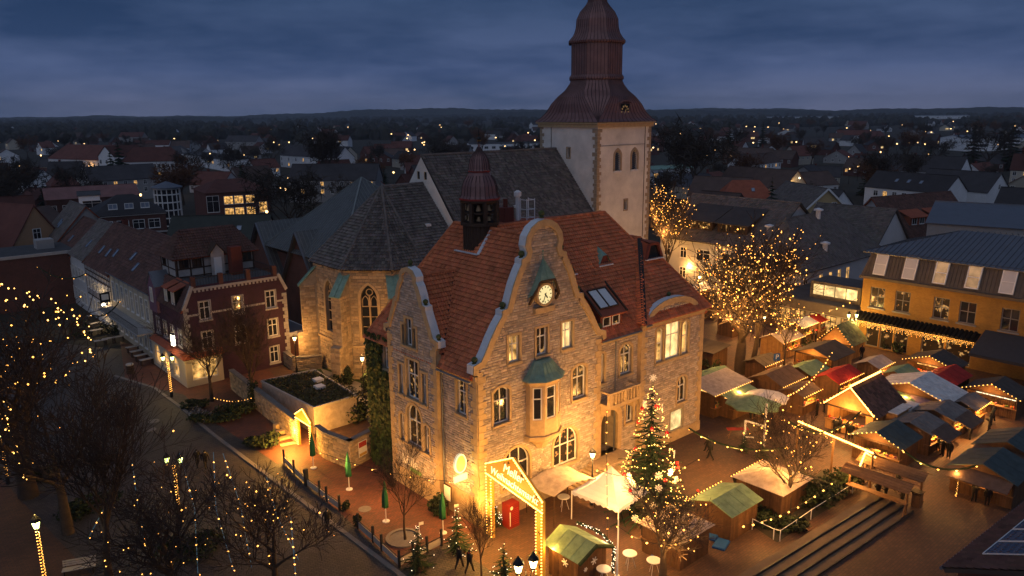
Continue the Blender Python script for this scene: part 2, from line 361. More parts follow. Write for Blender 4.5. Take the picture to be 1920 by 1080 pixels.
# ------------------------------------------------------------------ palette
mat('stone', (0.45, 0.375, 0.305), 0.9, 0.22, 3.0, 0.5, 14, attr=True)
mat('mortar', (0.30, 0.25, 0.19), 0.95, 0.25, 2.0, 0.4, 20)
mat('sandstone', (0.47, 0.34, 0.19), 0.85, 0.22, 2.5, 0.3, 12)
mat('church_stone', (0.36, 0.27, 0.17), 0.9, 0.25, 3.0, 0.5, 14, attr=True)
mat('render_cream', (0.72, 0.67, 0.60), 0.92, 0.24, 0.35, 0.25, 5)
mat('red_tile', (0.56, 0.165, 0.066), 0.75, 0.32, 0.9, 0.15, 20, attr=True)
mat('red_tile_plain', (0.32, 0.085, 0.042), 0.8, 0.25, 0.8)
mat('dark_tile', (0.135, 0.116, 0.102), 0.62, 0.3, 0.8, 0.1, 20, attr=True)
mat('dark_tile_plain', (0.055, 0.048, 0.045), 0.65, 0.25, 0.6)
mat('brown_tile', (0.11, 0.055, 0.042), 0.75, 0.3, 0.8, attr=True)
mat('lead', (0.70, 0.70, 0.71), 0.5, 0.12, 2.0, 0.1, 6)
mat('zinc', (0.15, 0.165, 0.19), 0.45, 0.12, 0.5, metal=0.3)
mat('copper_green', (0.21, 0.34, 0.26), 0.6, 0.3, 2.0, 0.1, 8)
mat('copper_dull', (0.120, 0.128, 0.130), 0.5, 0.25, 0.7, metal=0.2)
mat('copper_brown', (0.23, 0.125, 0.115), 0.42, 0.28, 0.6, metal=0.3); mat('copper_seam_shade', (0.07, 0.036, 0.034), 0.6, 0.2, 1.0); mat('verdigris_seam', (0.19, 0.215, 0.21), 0.55, 0.2, 1.0); mat('zinc_seam', (0.07, 0.08, 0.095), 0.5, 0.2, 1.0)  # brown copper seams: shadow along them put into a darker colour
mat('white_paint', (0.78, 0.77, 0.74), 0.5, 0.06, 3.0)
mat('glass', (0.018, 0.02, 0.025), 0.06, 0.3, 2.0, spec=0.6)
mat('black_iron', (0.012, 0.012, 0.013), 0.45, 0.2, 4.0)
mat('dark_wood', (0.055, 0.032, 0.020), 0.7, 0.3, 4.0, 0.2, 12)
mat('wood', (0.20, 0.105, 0.045), 0.7, 0.3, 3.0, 0.2, 12, orand=0.15)
mat('red_wood', (0.15, 0.035, 0.022), 0.65, 0.2, 3.0)
mat('moss', (0.09, 0.10, 0.035), 0.95, 0.3, 6.0)
mat('green_umbrella', (0.02, 0.13, 0.055), 0.8, 0.2, 3.0)
litmat('lit_window', (1.0, 0.52, 0.14), 1.5, 1.4, 0.1)
litmat('lit_bright', (1.0, 0.66, 0.26), 1.7, 1.1, 0.4)
litmat('dim_window', (1.0, 0.52, 0.16), 0.55, 2.2, -3.0)

# ================================================================== GROUND
TH = R(41.0); AX = Vector((math.cos(TH), math.sin(TH), 0)); AY = Vector((-math.sin(TH), math.cos(TH), 0))
brickmat('red_paving', (0.17, 0.058, 0.034), (0.11, 0.044, 0.030), (0.05, 0.036, 0.028), 0.36, 0.18, 0.75, 0.012, 0.5, rot=-TH, noise=0.35)
brickmat('cobbles', (0.090, 0.076, 0.066), (0.058, 0.051, 0.046), (0.035, 0.03, 0.027), 0.32, 0.22, 0.75, 0.022, 0.7, rot=-TH + 0.4, noise=0.35)
brickmat('plaza_paving', (0.125, 0.063, 0.036), (0.085, 0.046, 0.030), (0.045, 0.034, 0.026), 0.40, 0.20, 0.72, 0.014, 0.5, rot=-TH, noise=0.35)
mat('earth', (0.045, 0.040, 0.028), 0.95, 0.4, 0.05)
mat('lawn', (0.035, 0.055, 0.018), 0.95, 0.35, 0.6, 0.3, 20)
mat('kerb_stone', (0.20, 0.18, 0.16), 0.85, 0.2, 2.0)
g = MB(); N = 24; S = 6000
for i in range(N):
    for j in range(N):
        x0, x1 = -S + 2 * S * i / N, -S + 2 * S * (i + 1) / N; y0, y1 = -600 + (S + 600) * j / N, -600 + (S + 600) * (j + 1) / N
        g.quad(Vector((x0, y0, -0.02)), Vector((x1, y0, -0.02)), Vector((x1, y1, -0.02)), Vector((x0, y1, -0.02)))
struct('ground', g, 'earth')
def patch(name, pix, m, z):
    mb = MB(); pts = [G(x, y) if not isinstance(x, Vector) else x for (x, y) in pix]; tr = tessellate_polygon([[Vector((p.x, p.y, 0)) for p in pts]])
    mb.add([Vector((p.x, p.y, z)) for p in pts], [tuple(t) for t in tr]); return struct(name, mb, m)
HC = G(900, 988); HC.z = 0          # near corner of the town hall
def TW(a, b, z=0.0): return HC + AX * a + AY * b + Vector((0, 0, z))
plaza = MB()
pz = [TW(-3, -40), TW(110, -40), TW(110, 60), TW(-3, 60)]
plaza.poly([Vector((p.x, p.y, 0.004)) for p in pz]); struct('market_square', plaza, 'plaza_paving')
st = MB(); sp_ = [TW(-70, -40), TW(-3, -40), TW(-3, 60), TW(-22, 90), TW(-70, 110)]
st.poly([Vector((p.x, p.y, 0.004)) for p in sp_]); struct('street', st, 'cobbles')

# ================================================================== TOWN HALL
hall = thing('town_hall', 'stone town hall with curved gables, red tiled roof and lit clock', 'town hall', HC, TH)
pf = plane_map((0, 0, 0), (1, 0, 0), (0, -1, 0)); pl = plane_map((0, 0, 0), (0, 1, 0), (-1, 0, 0))
pm_mid = plane_map((0, 0.35, 0), (1, 0, 0), (0, -1, 0)); pg = plane_map((-0.4, 0, 0), (0, 1, 0), (-1, 0, 0))
half = [(6.45, 0), (6.45, 12.0), (6.75, 12.05), (6.75, 12.5), (6.1, 12.65), (5.65, 13.3), (5.15, 14.2), (4.55, 15.1), (4.05, 15.7), (4.05, 16.05), (3.55, 16.15), (3.3, 16.8), (2.95, 17.8), (2.5, 18.7), (2.15, 19.25), (2.15, 19.55), (1.72, 19.7), (1.58, 20.1), (1.75, 20.6), (1.62, 21.2), (1.2, 21.75), (0.6, 22.1), (0, 22.2)]
UC = 6.45
gab = [(UC + x, z) for x, z in half] + [(UC - x, z) for x, z in half[-2::-1]]
hl = [(3.35, 0), (3.35, 13.0), (3.6, 13.05), (3.6, 13.4), (3.0, 13.55), (2.65, 14.3), (2.25, 15.1), (2.05, 15.55), (2.05, 15.8), (1.7, 15.9), (1.5, 16.6), (1.2, 17.25), (0.95, 17.55), (0.98, 17.95), (0.65, 18.33), (0, 18.5)]
VC = 7.65
gal = [(VC + x, z) for x, z in hl] + [(VC - x, z) for x, z in hl[-2::-1]]
mid_o = rect(12.9, 18.0, 0, 11.7)
bay_o = [(18.0, 0), (27.0, 0), (27.0, 12.0), (25.9, 12.05)] + [(22.3 + 3.6 * math.cos(a), 12.1 + 1.65 * math.sin(a)) for a in [math.pi * i / 14 for i in range(15)]] + [(18.7, 12.05), (18.0, 12.0)]
side_o = rect(0, 4.3, 0, 11.6); ivy_o = rect(11.0, 14.6, 0, 12.0)
W_F = [ # outline, vertical bars, horizontal bars, pane
    (rect(2.95, 4.02, 12.05, 14.07), (0.5,), (0.68,), 'lit_window'), (rect(5.72, 6.86, 12.0, 14.15), (0.5,), (0.68,), 'dim_window'), (rect(8.42, 9.56, 11.95, 14.1), (0.5,), (0.68,), 'lit_bright'),
    (arched(1.45, 2.97, 7.6, 10.4, 0.35), (0.5,), (0.64,), 'glass'), (arched(9.62, 11.18, 7.45, 10.25, 0.35), (0.5,), (0.64,), 'dim_window'),
    (arched(2.2, 5.0, 2.2, 5.25, 1.35), (0.33, 0.67), (0.55,), 'glass'), (arched(7.55, 10.3, 2.2, 5.3, 1.33), (0.33, 0.67), (0.55,), 'dim_window')]
W_M = [(arched(12.98, 13.75, 7.9, 10.5, 0.25), (0.5,), (0.66,), 'glass'), (arched(15.7, 17.2, 8.0, 10.7, 0.5), (0.5,), (0.66,), 'dim_window'), (arched(16.6, 17.6, 3.4, 6.3, 0.5), (0.5,), (0.66,), 'glass')]
W_B = [(arched(20.1, 21.1, 8.2, 11.35, 0.3), (), (0.55,), 'lit_window'), (arched(21.35, 23.5, 8.2, 12.6, 1.05), (0.5,), (0.5,), 'lit_bright'), (arched(23.75, 24.75, 8.2, 11.35, 0.3), (), (0.55,), 'lit_window'),
       (arched(23.4, 24.75, 3.6, 6.1, 0.62), (0.5,), (0.62,), 'dim_window')]
W_L = [(rect(6.95, 7.25, 12.3, 13.9), (), (0.6,), 'glass'), (rect(7.45, 8.35, 12.3, 14.5), (0.5,), (0.62,), 'glass'), (rect(8.55, 8.85, 12.3, 13.9), (), (0.6,), 'glass'),
       (rect(5.75, 6.35, 8.0, 10.5), (), (0.62,), 'glass'), (rect(6.8, 8.5, 8.0, 11.2), (0.5,), (0.62,), 'dim_window'), (rect(8.95, 9.55, 8.0, 10.5), (), (0.62,), 'glass'),
       (arched(5.6, 6.25, 4.0, 6.3, 0.2), (), (0.6,), 'glass'), (arched(6.65, 8.65, 4.0, 7.5, 0.9), (0.5,), (0.6,), 'dim_window'), (arched(9.05, 9.7, 4.0, 6.3, 0.2), (), (0.6,), 'glass')]
W_S = [(arched(1.3, 2.45, 8.3, 11.0, 0.12), (0.5,), (0.66,), 'dim_window')]
W_I = [(arched(11.4, 12.4, 9.3, 11.7, 0.12), (0.5,), (0.66,), 'glass')]
porch = arched(13.2, 15.35, 1.5, 5.35, 1.07)
def facade(pm, outline, wins, extra=(), sur=0.2, name='wall', hs=0.2):
    holes = [w[0] for w in wins] + list(extra); mb = MB(); wall_mesh(mb, pm, outline, holes, 0.34); obj(name, mb, 'mortar', hall)
    sb = MB(); stones(sb, pm, outline, [grow(h, sur + 0.02, 0.2) for h in holes], hs); obj('stone_facing', sb, 'stone', hall, kind='stuff')
    for (o, vb, hb, gl) in wins: window(hall, pm, o, 0.3, 0.09, vb, hb, gl, surround=sur)
facade(pf, gab, W_F); facade(pm_mid, mid_o, W_M, [porch]); facade(pf, bay_o, W_B, [rect(22.6, 24.4, 1.0, 2.9)])
facade(pl, side_o, W_S); facade(pg, gal, W_L)
mb = MB(); wall_mesh(mb, pl, ivy_o, [W_I[0][0]], 0.34); obj('wall', mb, 'mortar', hall); window(hall, pl, W_I[0][0], 0.3, 0.09, (0.5,), (0.66,), 'glass')
mb = MB(); pr_ = plane_map((27.0, 0, 0), (0, 1, 0), (1, 0, 0)); pb = plane_map((0, 14.6, 0), (1, 0, 0), (0, 1, 0))
wall_mesh(mb, pr_, rect(0, 14.6, 0, 12)); wall_mesh(mb, pb, rect(0, 27, 0, 12)); obj('wall', mb, 'mortar', hall)
mb = MB()   # returns of the projecting bays, backs of gables
for (x0, y0, x1, y1, h) in ((-0.4, 4.3, 0, 4.3, 13.0), (-0.4, 11.0, 0, 11.0, 13.0), (12.9, 0, 12.9, 0.35, 12), (18, 0, 18, 0.35, 12)):
    mb.quad(Vector((x0, y0, 0)), Vector((x1, y1, 0)), Vector((x1, y1, h)), Vector((x0, y0, h)))
obj('wall_return', mb, 'sandstone', hall)
mb = MB(); g2 = [p for p in gab if p[1] > 11.5]
wall_mesh(mb, plane_map((0, 0.5, 0), (1, 0, 0), (0, -1, 0)), [(0, 11.5), (12.9, 11.5)] + [p for p in gab if p[1] >= 12]); 
wall_mesh(mb, plane_map((0.1, 0, 0), (0, 1, 0), (-1, 0, 0)), [(4.3, 12.5), (11.0, 12.5)] + [p for p in gal if p[1] >= 13]); obj('gable_back', mb, 'mortar', hall)
# coping of the two curved gables: lead on top, sandstone moulding at the face
def coping(pm, outline, zmin, d0, d1, w=0.16, band=0.34):
    pts = [p for p in outline if p[1] >= zmin]; a = MB(); b = MB(); cx = sum(p[0] for p in pts) / len(pts)
    nor = []
    for i in range(len(pts)):
        p, q = pts[max(i - 1, 0)], pts[min(i + 1, len(pts) - 1)]; dx, dz = q[0] - p[0], q[1] - p[1]; L = math.hypot(dx, dz) or 1; nor.append((dz / L, -dx / L))
    out = [(p[0] + n[0] * w, p[1] + n[1] * w) for p, n in zip(pts, nor)]; inn = [(p[0] - n[0] * band, p[1] - n[1] * band) for p, n in zip(pts, nor)]
    for i in range(len(pts) - 1):
        o1, o2, p1, p2, i1, i2 = out[i], out[i + 1], pts[i], pts[i + 1], inn[i], inn[i + 1]
        a.quad(pm(*o1, d1 - 0.1), pm(*o2, d1 - 0.1), pm(*o2, d0), pm(*o1, d0)); a.quad(pm(*o1, d0), pm(*o2, d0), pm(*p2, d0), pm(*p1, d0))
        b.quad(pm(*o1, d1 - 0.1), pm(*o2, d1 - 0.1), pm(*o2, d1), pm(*o1, d1)); b.quad(pm(*o1, d1), pm(*o2, d1), pm(*i2, d1), pm(*i1, d1)); b.quad(pm(*i1, d1), pm(*i2, d1), pm(*i2, 0), pm(*i1, 0))
    obj('coping', a, 'lead', hall, label='pale lead coping on the curved gable'); obj('coping_moulding', b, 'sandstone', hall)
coping(pf, gab, 12.0, -0.62, 0.2); coping(pg, gal, 13.0, -0.6, 0.18, 0.13, 0.26)
coping(pf, bay_o[3:-1], 12.0, -0.5, 0.2)
def ball_finial(p, r=0.24):
    b = MB(); b.lathe([(r * 0.8, -r * 1.3), (r * 0.8, -r), (r * 0.45, -r * 0.9)], 8, p); b.ball(p, r, 10, 6); obj('ball_finial', b, 'moss', hall)
for x, z in ((0, 22.75), (2.0, 20.0), (-2.0, 20.0), (3.85, 16.5), (-3.85, 16.5), (6.5, 12.95), (-6.5, 12.95)): ball_finial((UC + x, 0.2, z))
for x, z in ((0, 18.95), (1.85, 16.2), (-1.85, 16.2), (3.4, 13.8), (-3.4, 13.8)): ball_finial((-0.2, VC + x, z), 0.2)
for x in (19.0, 22.3, 25.6): ball_finial((x, 0.5, 14.1 if x == 22.3 else 12.85), 0.2)
# quoins: every dressed corner block a stone of its own
def quoins(pm, s, sgn, z1, d=0.0, z0=0.0):
    z = z0; k = 0
    while z < z1 - 0.2:
        h = uni(0.42, 0.56); w = (0.72 if k % 2 else 0.45) * uni(0.9, 1.1); q = MB(); extr(q, pm, rect(min(s, s + sgn * w), max(s, s + sgn * w), z + 0.012, min(z + h, z1) - 0.012), d - 0.03, d + uni(0.08, 0.10)); obj('quoin', q, 'sandstone', hall); z += h; k += 1
quoins(pf, 0, 1, 12); quoins(pl, 0, 1, 11.5); quoins(pf, 12.9, -1, 12); quoins(pf, 18, 1, 12); quoins(pf, 27, -1, 12); quoins(pg, 4.3, 1, 13); quoins(pg, 11, -1, 13)
# plinth and string courses
mb = MB(); extr(mb, pf, rect(-0.1, 12.95, 0, 1.15), 0, 0.14); extr(mb, pf, rect(18, 27.05, 0, 0.95), 0, 0.14); extr(mb, pl, rect(-0.1, 4.3, 0, 2.2), 0, 0.13); extr(mb, pg, rect(4.2, 11, 0, 1.6), 0, 0.13); obj('plinth', mb, 'sandstone', hall)
for pmx, s0, s1, z in ((pm_mid, 12.95, 17.98, 11.5), (pf, 18.1, 27.1, 11.85), (pl, -0.05, 4.28, 11.4)):
    mb = MB(); extr(mb, pmx, rect(s0, s1, z, z + 0.32), 0, 0.22); extr(mb, pmx, rect(s0, s1, z - 0.25, z - 0.003), 0, 0.1); obj('cornice', mb, 'sandstone', hall)
# roof decks and tiles
EV = 11.75
R_left = [(-0.34, 14.9, 11.45), (-0.34, 0.25, 11.45), (6.3, 0.25, 21.0), (6.3, 10.6, 21.0)]
R_main = [(12.7, 0.0, 11.55), (18.6, 0.0, 11.55), (20.2, 6.5, 21.0), (6.3, 6.5, 21.0)]
R_main2 = [(18.6, 0.0, 11.55), (27.4, 0.0, 11.55), (20.2, 6.5, 21.0)]
R_gr = [(12.7, 0.3, 11.5), (12.7, 0.3, 11.55), (6.3, 6.5, 21.0), (6.3, 0.3, 21.0)]
R_hip = [(27.4, 0.0, 11.55), (27.4, 14.9, 11.45), (20.2, 6.5, 21.0)]
R_back = [(27.4, 14.9, 11.45), (-0.45, 14.9, 11.45), (6.3, 10.6, 21.0), (6.3, 6.5, 21.0), (20.2, 6.5, 21.0)]
R_bay = [(17.85, -0.45, 12.15), (27.5, -0.45, 12.15), (22.7, 4.3, 18.6)]
R_bl = [(17.85, -0.45, 12.15), (22.7, 4.3, 18.6), (22.7, 6.0, 18.6), (17.85, 2.0, 12.6)]
R_br = [(27.5, -0.45, 12.15), (27.5, 6.0, 12.15), (22.7, 6.0, 18.6), (22.7, 4.3, 18.6)]
R_sg1 = [(-0.15, 4.25, 12.45), (2.2, 4.25, 12.45), (5.2, 7.65, 17.75), (-0.15, 7.65, 17.75)]
R_sg2 = [(2.2, 11.05, 12.45), (-0.3, 11.05, 12.45), (-0.3, 7.65, 17.75), (5.2, 7.65, 17.75)]
mb = MB()
for p in (R_left, R_main, R_main2, R_hip, R_bay, R_bl, R_br, R_sg1, R_sg2): slab(mb, p, 0.14)
mb.poly([Vector(p) for p in R_back]); mb.poly([Vector(p) for p in (R_gr[0], R_gr[2], R_gr[3])])
deck = obj('roof', mb, 'red_tile_plain', hall)
for p in (R_left, R_main, R_main2, R_bay, R_sg1, R_sg2, R_hip, R_bl): roof_tiles([Vector(q) + Vector((0, 0, 0.03)) for q in p], 'red_tile', 'roof_tiles', deck)
mb = MB()
for a, b in (((6.3, 0.5, 21.05), (6.3, 10.6, 21.05)), ((6.3, 6.5, 21.05), (20.2, 6.5, 21.05)), ((6.3, 10.6, 21.05), (-0.4, 14.9, 11.5)), ((20.2, 6.5, 21.05), (27.4, 0, 11.6)), ((-0.2, 7.65, 17.8), (3.75, 7.65, 17.8)), ((22.7, 4.3, 18.65), (27.5, -0.45, 12.2)), ((22.7, 4.3, 18.65), (22.7, 6.0, 18.65))): ridge_caps(mb, a, b)
obj('ridge_tiles', mb, 'red_tile', deck, kind='stuff')
mb = MB(); mb.bar((17.9, -0.42, 12.2), (22.6, 4.25, 18.62), 0.42, 0.1); mb.bar((3.75, 7.65, 17.65), (0.0, 4.25, 12.4), 0.3, 0.12); obj('valley', mb, 'black_iron', deck)
mb = MB(); mb.tube([(-0.55, 0.1, 11.35), (-0.55, 4.2, 11.35)], 0.09, 6); mb.tube([(13.0, -0.1, 11.62), (18, -0.1, 11.62)], 0.09, 6); mb.tube([(18, -0.6, 12.1), (18.7, -0.6, 12.1)], 0.09, 6)
for p in ((-0.16, 4.12), (14.9, 0.12)): mb.tube([(p[0], p[1], 11.3), (p[0], p[1], 0.3)], 0.06, 6)
obj('gutter', mb, 'zinc', hall)
# lead roof behind the round gable
mb = MB(); n = 10
for i in range(n):
    a, b = math.pi * (0.12 + 0.76 * i / n), math.pi * (0.12 + 0.76 * (i + 1) / n)
    f = lambda t, y: Vector((22.3 + 3.5 * math.cos(t), y, 12.15 + 1.65 * math.sin(t)))
    mb.quad(f(a, 0.3), f(b, 0.3), f(b, 1.9), f(a, 1.9)); mb.bar(f(a, 0.3) + Vector((0, 0, 0.02)), f(a, 1.9) + Vector((0, 0, 0.02)), 0.05, 0.06)
obj('gable_roof', mb, 'zinc', deck)
# dormers
def tri_dormer(s, t0, w=1.25, h=1.5, dp=2.0):
    """little copper hipped dormer on the main slope"""
    v0 = t0; z0 = 11.55 + v0 * 9.45 / 6.5; f = MB(); a, b, c = Vector((s - w / 2, v0, z0)), Vector((s + w / 2, v0, z0)), Vector((s, v0 + 0.45, z0 + h)); e = Vector((s, v0 + 1.25, z0 + h + 0.0))
    pk = Vector((s, v0 + 0.9, z0 + 1.55)); L = Vector((s - w / 2 - 0.15, v0 + 1.1, z0 + 1.0)); Rr = Vector((s + w / 2 + 0.15, v0 + 1.1, z0 + 1.0))
    a2, b2 = a + Vector((-0.2, -0.1, 0)), b + Vector((0.2, -0.1, 0)); m1 = Vector((s - w * 0.22, v0 - 0.05, z0 + 0.85)); m2 = Vector((s + w * 0.22, v0 - 0.05, z0 + 0.85))
    f.poly([a2, m1, pk]); f.poly([m1, m2, pk]); f.poly([m2, b2, pk]); f.poly([a2, pk, Vector((s, v0 + 1.1, z0 + 1.55))]); f.poly([b2, pk, Vector((s, v0 + 1.1, z0 + 1.55))])
    d = obj('dormer', f, 'copper_green', deck); q = MB(); q.quad(a + Vector((0, 0.02, 0.02)), b + Vector((0, 0.02, 0.02)), m2 + Vector((0, 0.1, 0)), m1 + Vector((0, 0.1, 0))); obj('hatch', q, 'red_wood', d)
    q = MB(); q.box((s, v0 - 0.12, z0), (w + 0.5, 0.25, 0.1)); obj('flashing', q, 'lead', d)
tri_dormer(17.3, 3.7); tri_dormer(12.7, 3.55)
s0, v0 = 14.75, 0.55; z0 = 11.55 + v0 * 9.45 / 6.5; mb = MB(); pd = plane_map((s0, v0, z0), (1, 0, 0), (0, -1, 0))
wall_mesh(mb, pd, rect(-1.35, 1.35, 0, 1.3), [rect(-1.05, -0.1, 0.25, 1.1), rect(0.1, 1.05, 0.25, 1.1)], 0.1)
for k in (-1.35, 1.35): mb.poly([Vector((s0 + k, v0, z0)), Vector((s0 + k, v0, z0 + 1.3)), Vector((s0 + k, v0 + 2.1, z0 + 3.05))])
dm = obj('dormer', mb, 'red_wood', deck)
for k in (-1.05, 0.1): window(dm, pd, rect(k, k + 0.95, 0.25, 1.1), 0.1, 0.09, (), (), 'dim_window', sill=False)
mb = MB(); slab(mb, [(s0 - 1.6, v0 - 0.35, z0 + 1.25), (s0 + 1.6, v0 - 0.35, z0 + 1.25), (s0 + 1.6, v0 + 2.3, z0 + 3.35), (s0 - 1.6, v0 + 2.3, z0 + 3.35)], 0.12); obj('dormer_roof', mb, 'red_tile_plain', dm)
mb = MB(); slab(mb, [(s0 - 1.05, v0 + 0.25, z0 + 1.80), (s0 + 1.05, v0 + 0.25, z0 + 1.80), (s0 + 1.05, v0 + 1.75, z0 + 2.99), (s0 - 1.05, v0 + 1.75, z0 + 2.99)], 0.05); sk = obj('skylight', mb, 'white_paint', dm, label='pale lit skylight panes on the dormer')  # lit look of the panes put in as plain white paint
mb = MB()
for k in (-1.1, 0, 1.1): mb.bar((s0 + k, v0 + 0.2, z0 + 1.80), (s0 + k, v0 + 1.8, z0 + 3.07), 0.1, 0.1)
for (y, z) in ((0.22, 1.81), (1.78, 3.05)): mb.bar((s0 - 1.1, v0 + y, z0 + z), (s0 + 1.1, v0 + y, z0 + z), 0.1, 0.1)
for k in (-1.6, 1.6): mb.bar((s0 + k, v0 - 0.35, z0 + 1.33), (s0 + k, v0 + 2.3, z0 + 3.43), 0.16, 0.14)
obj('skylight_frame', mb, 'dark_wood', dm)
# hipped dormer with a red frame on the bay roof
mb = MB(); t = 3.05; sl = 6.45 / 4.75; z0 = 12.15 + (t + 0.45) * sl; q = [Vector((21.75, t - 0.3, z0)), Vector((24.0, t - 0.3, z0)), Vector((23.45, t - 0.2, z0 + 1.35)), Vector((22.3, t - 0.2, z0 + 1.35))]
for i in (1, 2, 3): mb.bar(q[i], q[(i + 1) % 4], 0.22, 0.22)
bd = obj('dormer', mb, 'red_wood', deck); mb = MB(); mb.poly([p + Vector((0, 0.15, 0)) for p in q]); obj('pane', mb, 'glass', bd)
mb = MB(); mb.quad(q[3] + Vector((0, 0, 0.14)), q[2] + Vector((0, 0, 0.14)), Vector((22.8, t + 1.6, z0 + 1.7)), Vector((22.6, t + 1.6, z0 + 1.7))); mb.quad(q[0], q[3], Vector((22.6, t + 1.6, z0 + 1.7)), Vector((21.7, t + 1.2, z0 + 0.8))); mb.quad(q[1], q[2], Vector((22.8, t + 1.6, z0 + 1.7)), Vector((24.0, t + 1.2, z0 + 0.8))); obj('dormer_roof', mb, 'red_tile_plain', bd)
mb = MB(); mb.bar(q[0] + Vector((-0.1, -0.1, 0)), q[1] + Vector((0.1, -0.1, 0)), 0.25, 0.08); obj('flashing', mb, 'lead', bd)
# clock with its copper hood
CZ = 16.75; CU = 6.35
mb = MB(); pts = [pf(CU + 0.72 * math.cos(2 * math.pi * i / 28), CZ + 0.72 * math.sin(2 * math.pi * i / 28), 0.30) for i in range(28)]; mb.poly(pts)
litmat('clock_face', (1.0, 0.78, 0.36), 1.1, 0.6, 0.85)
ck = obj('clock', mb, 'clock_face', hall, label='round lit clock face with roman ticks under a green copper hood')
mb = MB(); n = 28
o1 = [(CU + 0.9 * math.cos(2 * math.pi * i / n), CZ + 0.9 * math.sin(2 * math.pi * i / n)) for i in range(n)]; o2 = [(CU + 0.71 * math.cos(2 * math.pi * i / n), CZ + 0.71 * math.sin(2 * math.pi * i / n)) for i in range(n)]; ring(mb, pf, o1, o2, 0.0, 0.36); extr(mb, pf, rect(CU - 1.0, CU + 1.0, CZ - 1.35, CZ - 0.95), 0, 0.35); obj('clock_surround', mb, 'sandstone', ck)
mb = MB()
for i in range(12):
    a = 2 * math.pi * i / 12; mb.bar(pf(CU + 0.5 * math.cos(a), CZ + 0.5 * math.sin(a), 0.315), pf(CU + 0.65 * math.cos(a), CZ + 0.65 * math.sin(a), 0.315), 0.07, 0.012, up=(0, 1, 0))
obj('hour_mark', mb, 'black_iron', ck)
mb = MB(); a1 = math.radians(90 - 142); a2 = math.radians(90 - 204)
mb.bar(pf(CU - 0.1 * math.cos(a1), CZ - 0.1 * math.sin(a1), 0.34), pf(CU + 0.36 * math.cos(a1), CZ + 0.36 * math.sin(a1), 0.34), 0.1, 0.02, up=(0, 1, 0)); mb.bar(pf(CU - 0.15 * math.cos(a2), CZ - 0.15 * math.sin(a2), 0.36), pf(CU + 0.6 * math.cos(a2), CZ + 0.6 * math.sin(a2), 0.36), 0.06, 0.02, up=(0, 1, 0)); obj('clock_hand', mb, 'black_iron', ck)
mb = MB(); pk = pf(CU, CZ + 2.7, 0.05); e1 = [pf(CU - 1.55, CZ - 0.1, 0.05), pf(CU - 1.4, CZ + 0.15, 0.42), pf(CU - 0.75, CZ + 1.2, 0.62), pf(CU + 0.75, CZ + 1.2, 0.62), pf(CU + 1.4, CZ + 0.15, 0.42), pf(CU + 1.55, CZ - 0.1, 0.05)]
mb.quad(pk, e1[2], e1[1], e1[0]); mb.poly([pk, e1[3], e1[2]]); mb.quad(pk, e1[5], e1[4], e1[3])
for e_ in (e1[2], e1[3], pf(CU, CZ + 1.23, 0.63)): mb.bar(e_ + Vector((0, 0, 0.03)), pk + Vector((0, 0, 0.03)), 0.05, 0.06)
mb.tube([pk, pk + Vector((0, 0, 0.5))], [0.06, 0.03], 6); mb.ball(pk + Vector((0, 0, 0.55)), 0.1, 6, 4); obj('clock_hood', mb, 'copper_green', ck)
mb = MB()
for sg in (-1, 1):
    mb.bar(pf(CU + sg * 1.35, CZ + 0.05, 0.0), pf(CU + sg * 1.35, CZ + 0.05, 0.42), 0.16); mb.bar(pf(CU + sg * 1.35, CZ + 0.0, 0.4), pf(CU + sg * 0.75, CZ + 1.08, 0.56), 0.15); mb.bar(pf(CU + sg * 1.35, CZ - 0.6, 0.05), pf(CU + sg * 1.35, CZ - 0.05, 0.4), 0.16)
mb.bar(pf(CU - 0.75, CZ + 1.1, 0.56), pf(CU + 0.75, CZ + 1.1, 0.56), 0.16); obj('hood_bracket', mb, 'dark_wood', ck)
# oriel bay with bell-shaped copper roof
OU = 6.2
def oct_(w, d, z): return [Vector((OU - w, 0.05, z)), Vector((OU - w, -d * 0.45, z)), Vector((OU - w * 0.42, -d, z)), Vector((OU + w * 0.42, -d, z)), Vector((OU + w, -d * 0.45, z)), Vector((OU + w, 0.05, z))]
def loft(mb, rings, cap=True):
    for a, b in zip(rings, rings[1:]):
        for i in range(len(a) - 1): mb.quad(a[i], a[i + 1], b[i + 1], b[i])
    if cap: mb.poly(rings[0]); mb.poly(rings[-1])
mb = MB(); loft(mb, [oct_(0.5, 0.35, 4.6), oct_(0.9, 0.6, 5.1), oct_(1.45, 1.1, 5.5), oct_(1.75, 1.3, 5.7), oct_(1.75, 1.3, 5.95), oct_(1.6, 1.15, 6.0), oct_(1.6, 1.15, 7.1)])
ori = obj('oriel', mb, 'sandstone', hall, label='sandstone oriel with white windows and green bell-shaped copper roof')
mb = MB(); loft(mb, [oct_(1.7, 1.25, 10.05), oct_(1.85, 1.4, 10.35)]); obj('oriel_cornice', mb, 'sandstone', ori)
pts = oct_(1.6, 1.15, 0)
for i in range(5):
    a, b = pts[i], pts[i + 1]; L = (b - a).length; e = (b - a) / L; nn = Vector((e.y, -e.x, 0)); 
    if nn.y > 0 and abs(e.x) > 0.3: nn = -nn
    if abs(e.x) <= 0.3: nn = Vector((-1 if a.x < OU else 1, 0, 0))
    pm = plane_map(a, e, nn); wm = MB(); hole = rect(0.2, L - 0.2, 7.25, 9.85) if L > 0.8 else None
    wall_mesh(wm, pm, rect(0, L, 7.1, 10.05), [hole] if hole else [], 0.2); obj('oriel_wall', wm, 'sandstone', ori)
    if hole: window(ori, pm, hole, 0.18, 0.1, (), (0.66,), 'dim_window' if i == 3 else 'glass', sill=False)
mb = MB(); loft(mb, [oct_(1.95, 1.5, 10.36), oct_(1.85, 1.4, 10.5), oct_(1.45, 1.05, 10.85), oct_(1.2, 0.85, 11.2), oct_(0.95, 0.65, 11.55), oct_(0.8, 0.5, 11.7)])
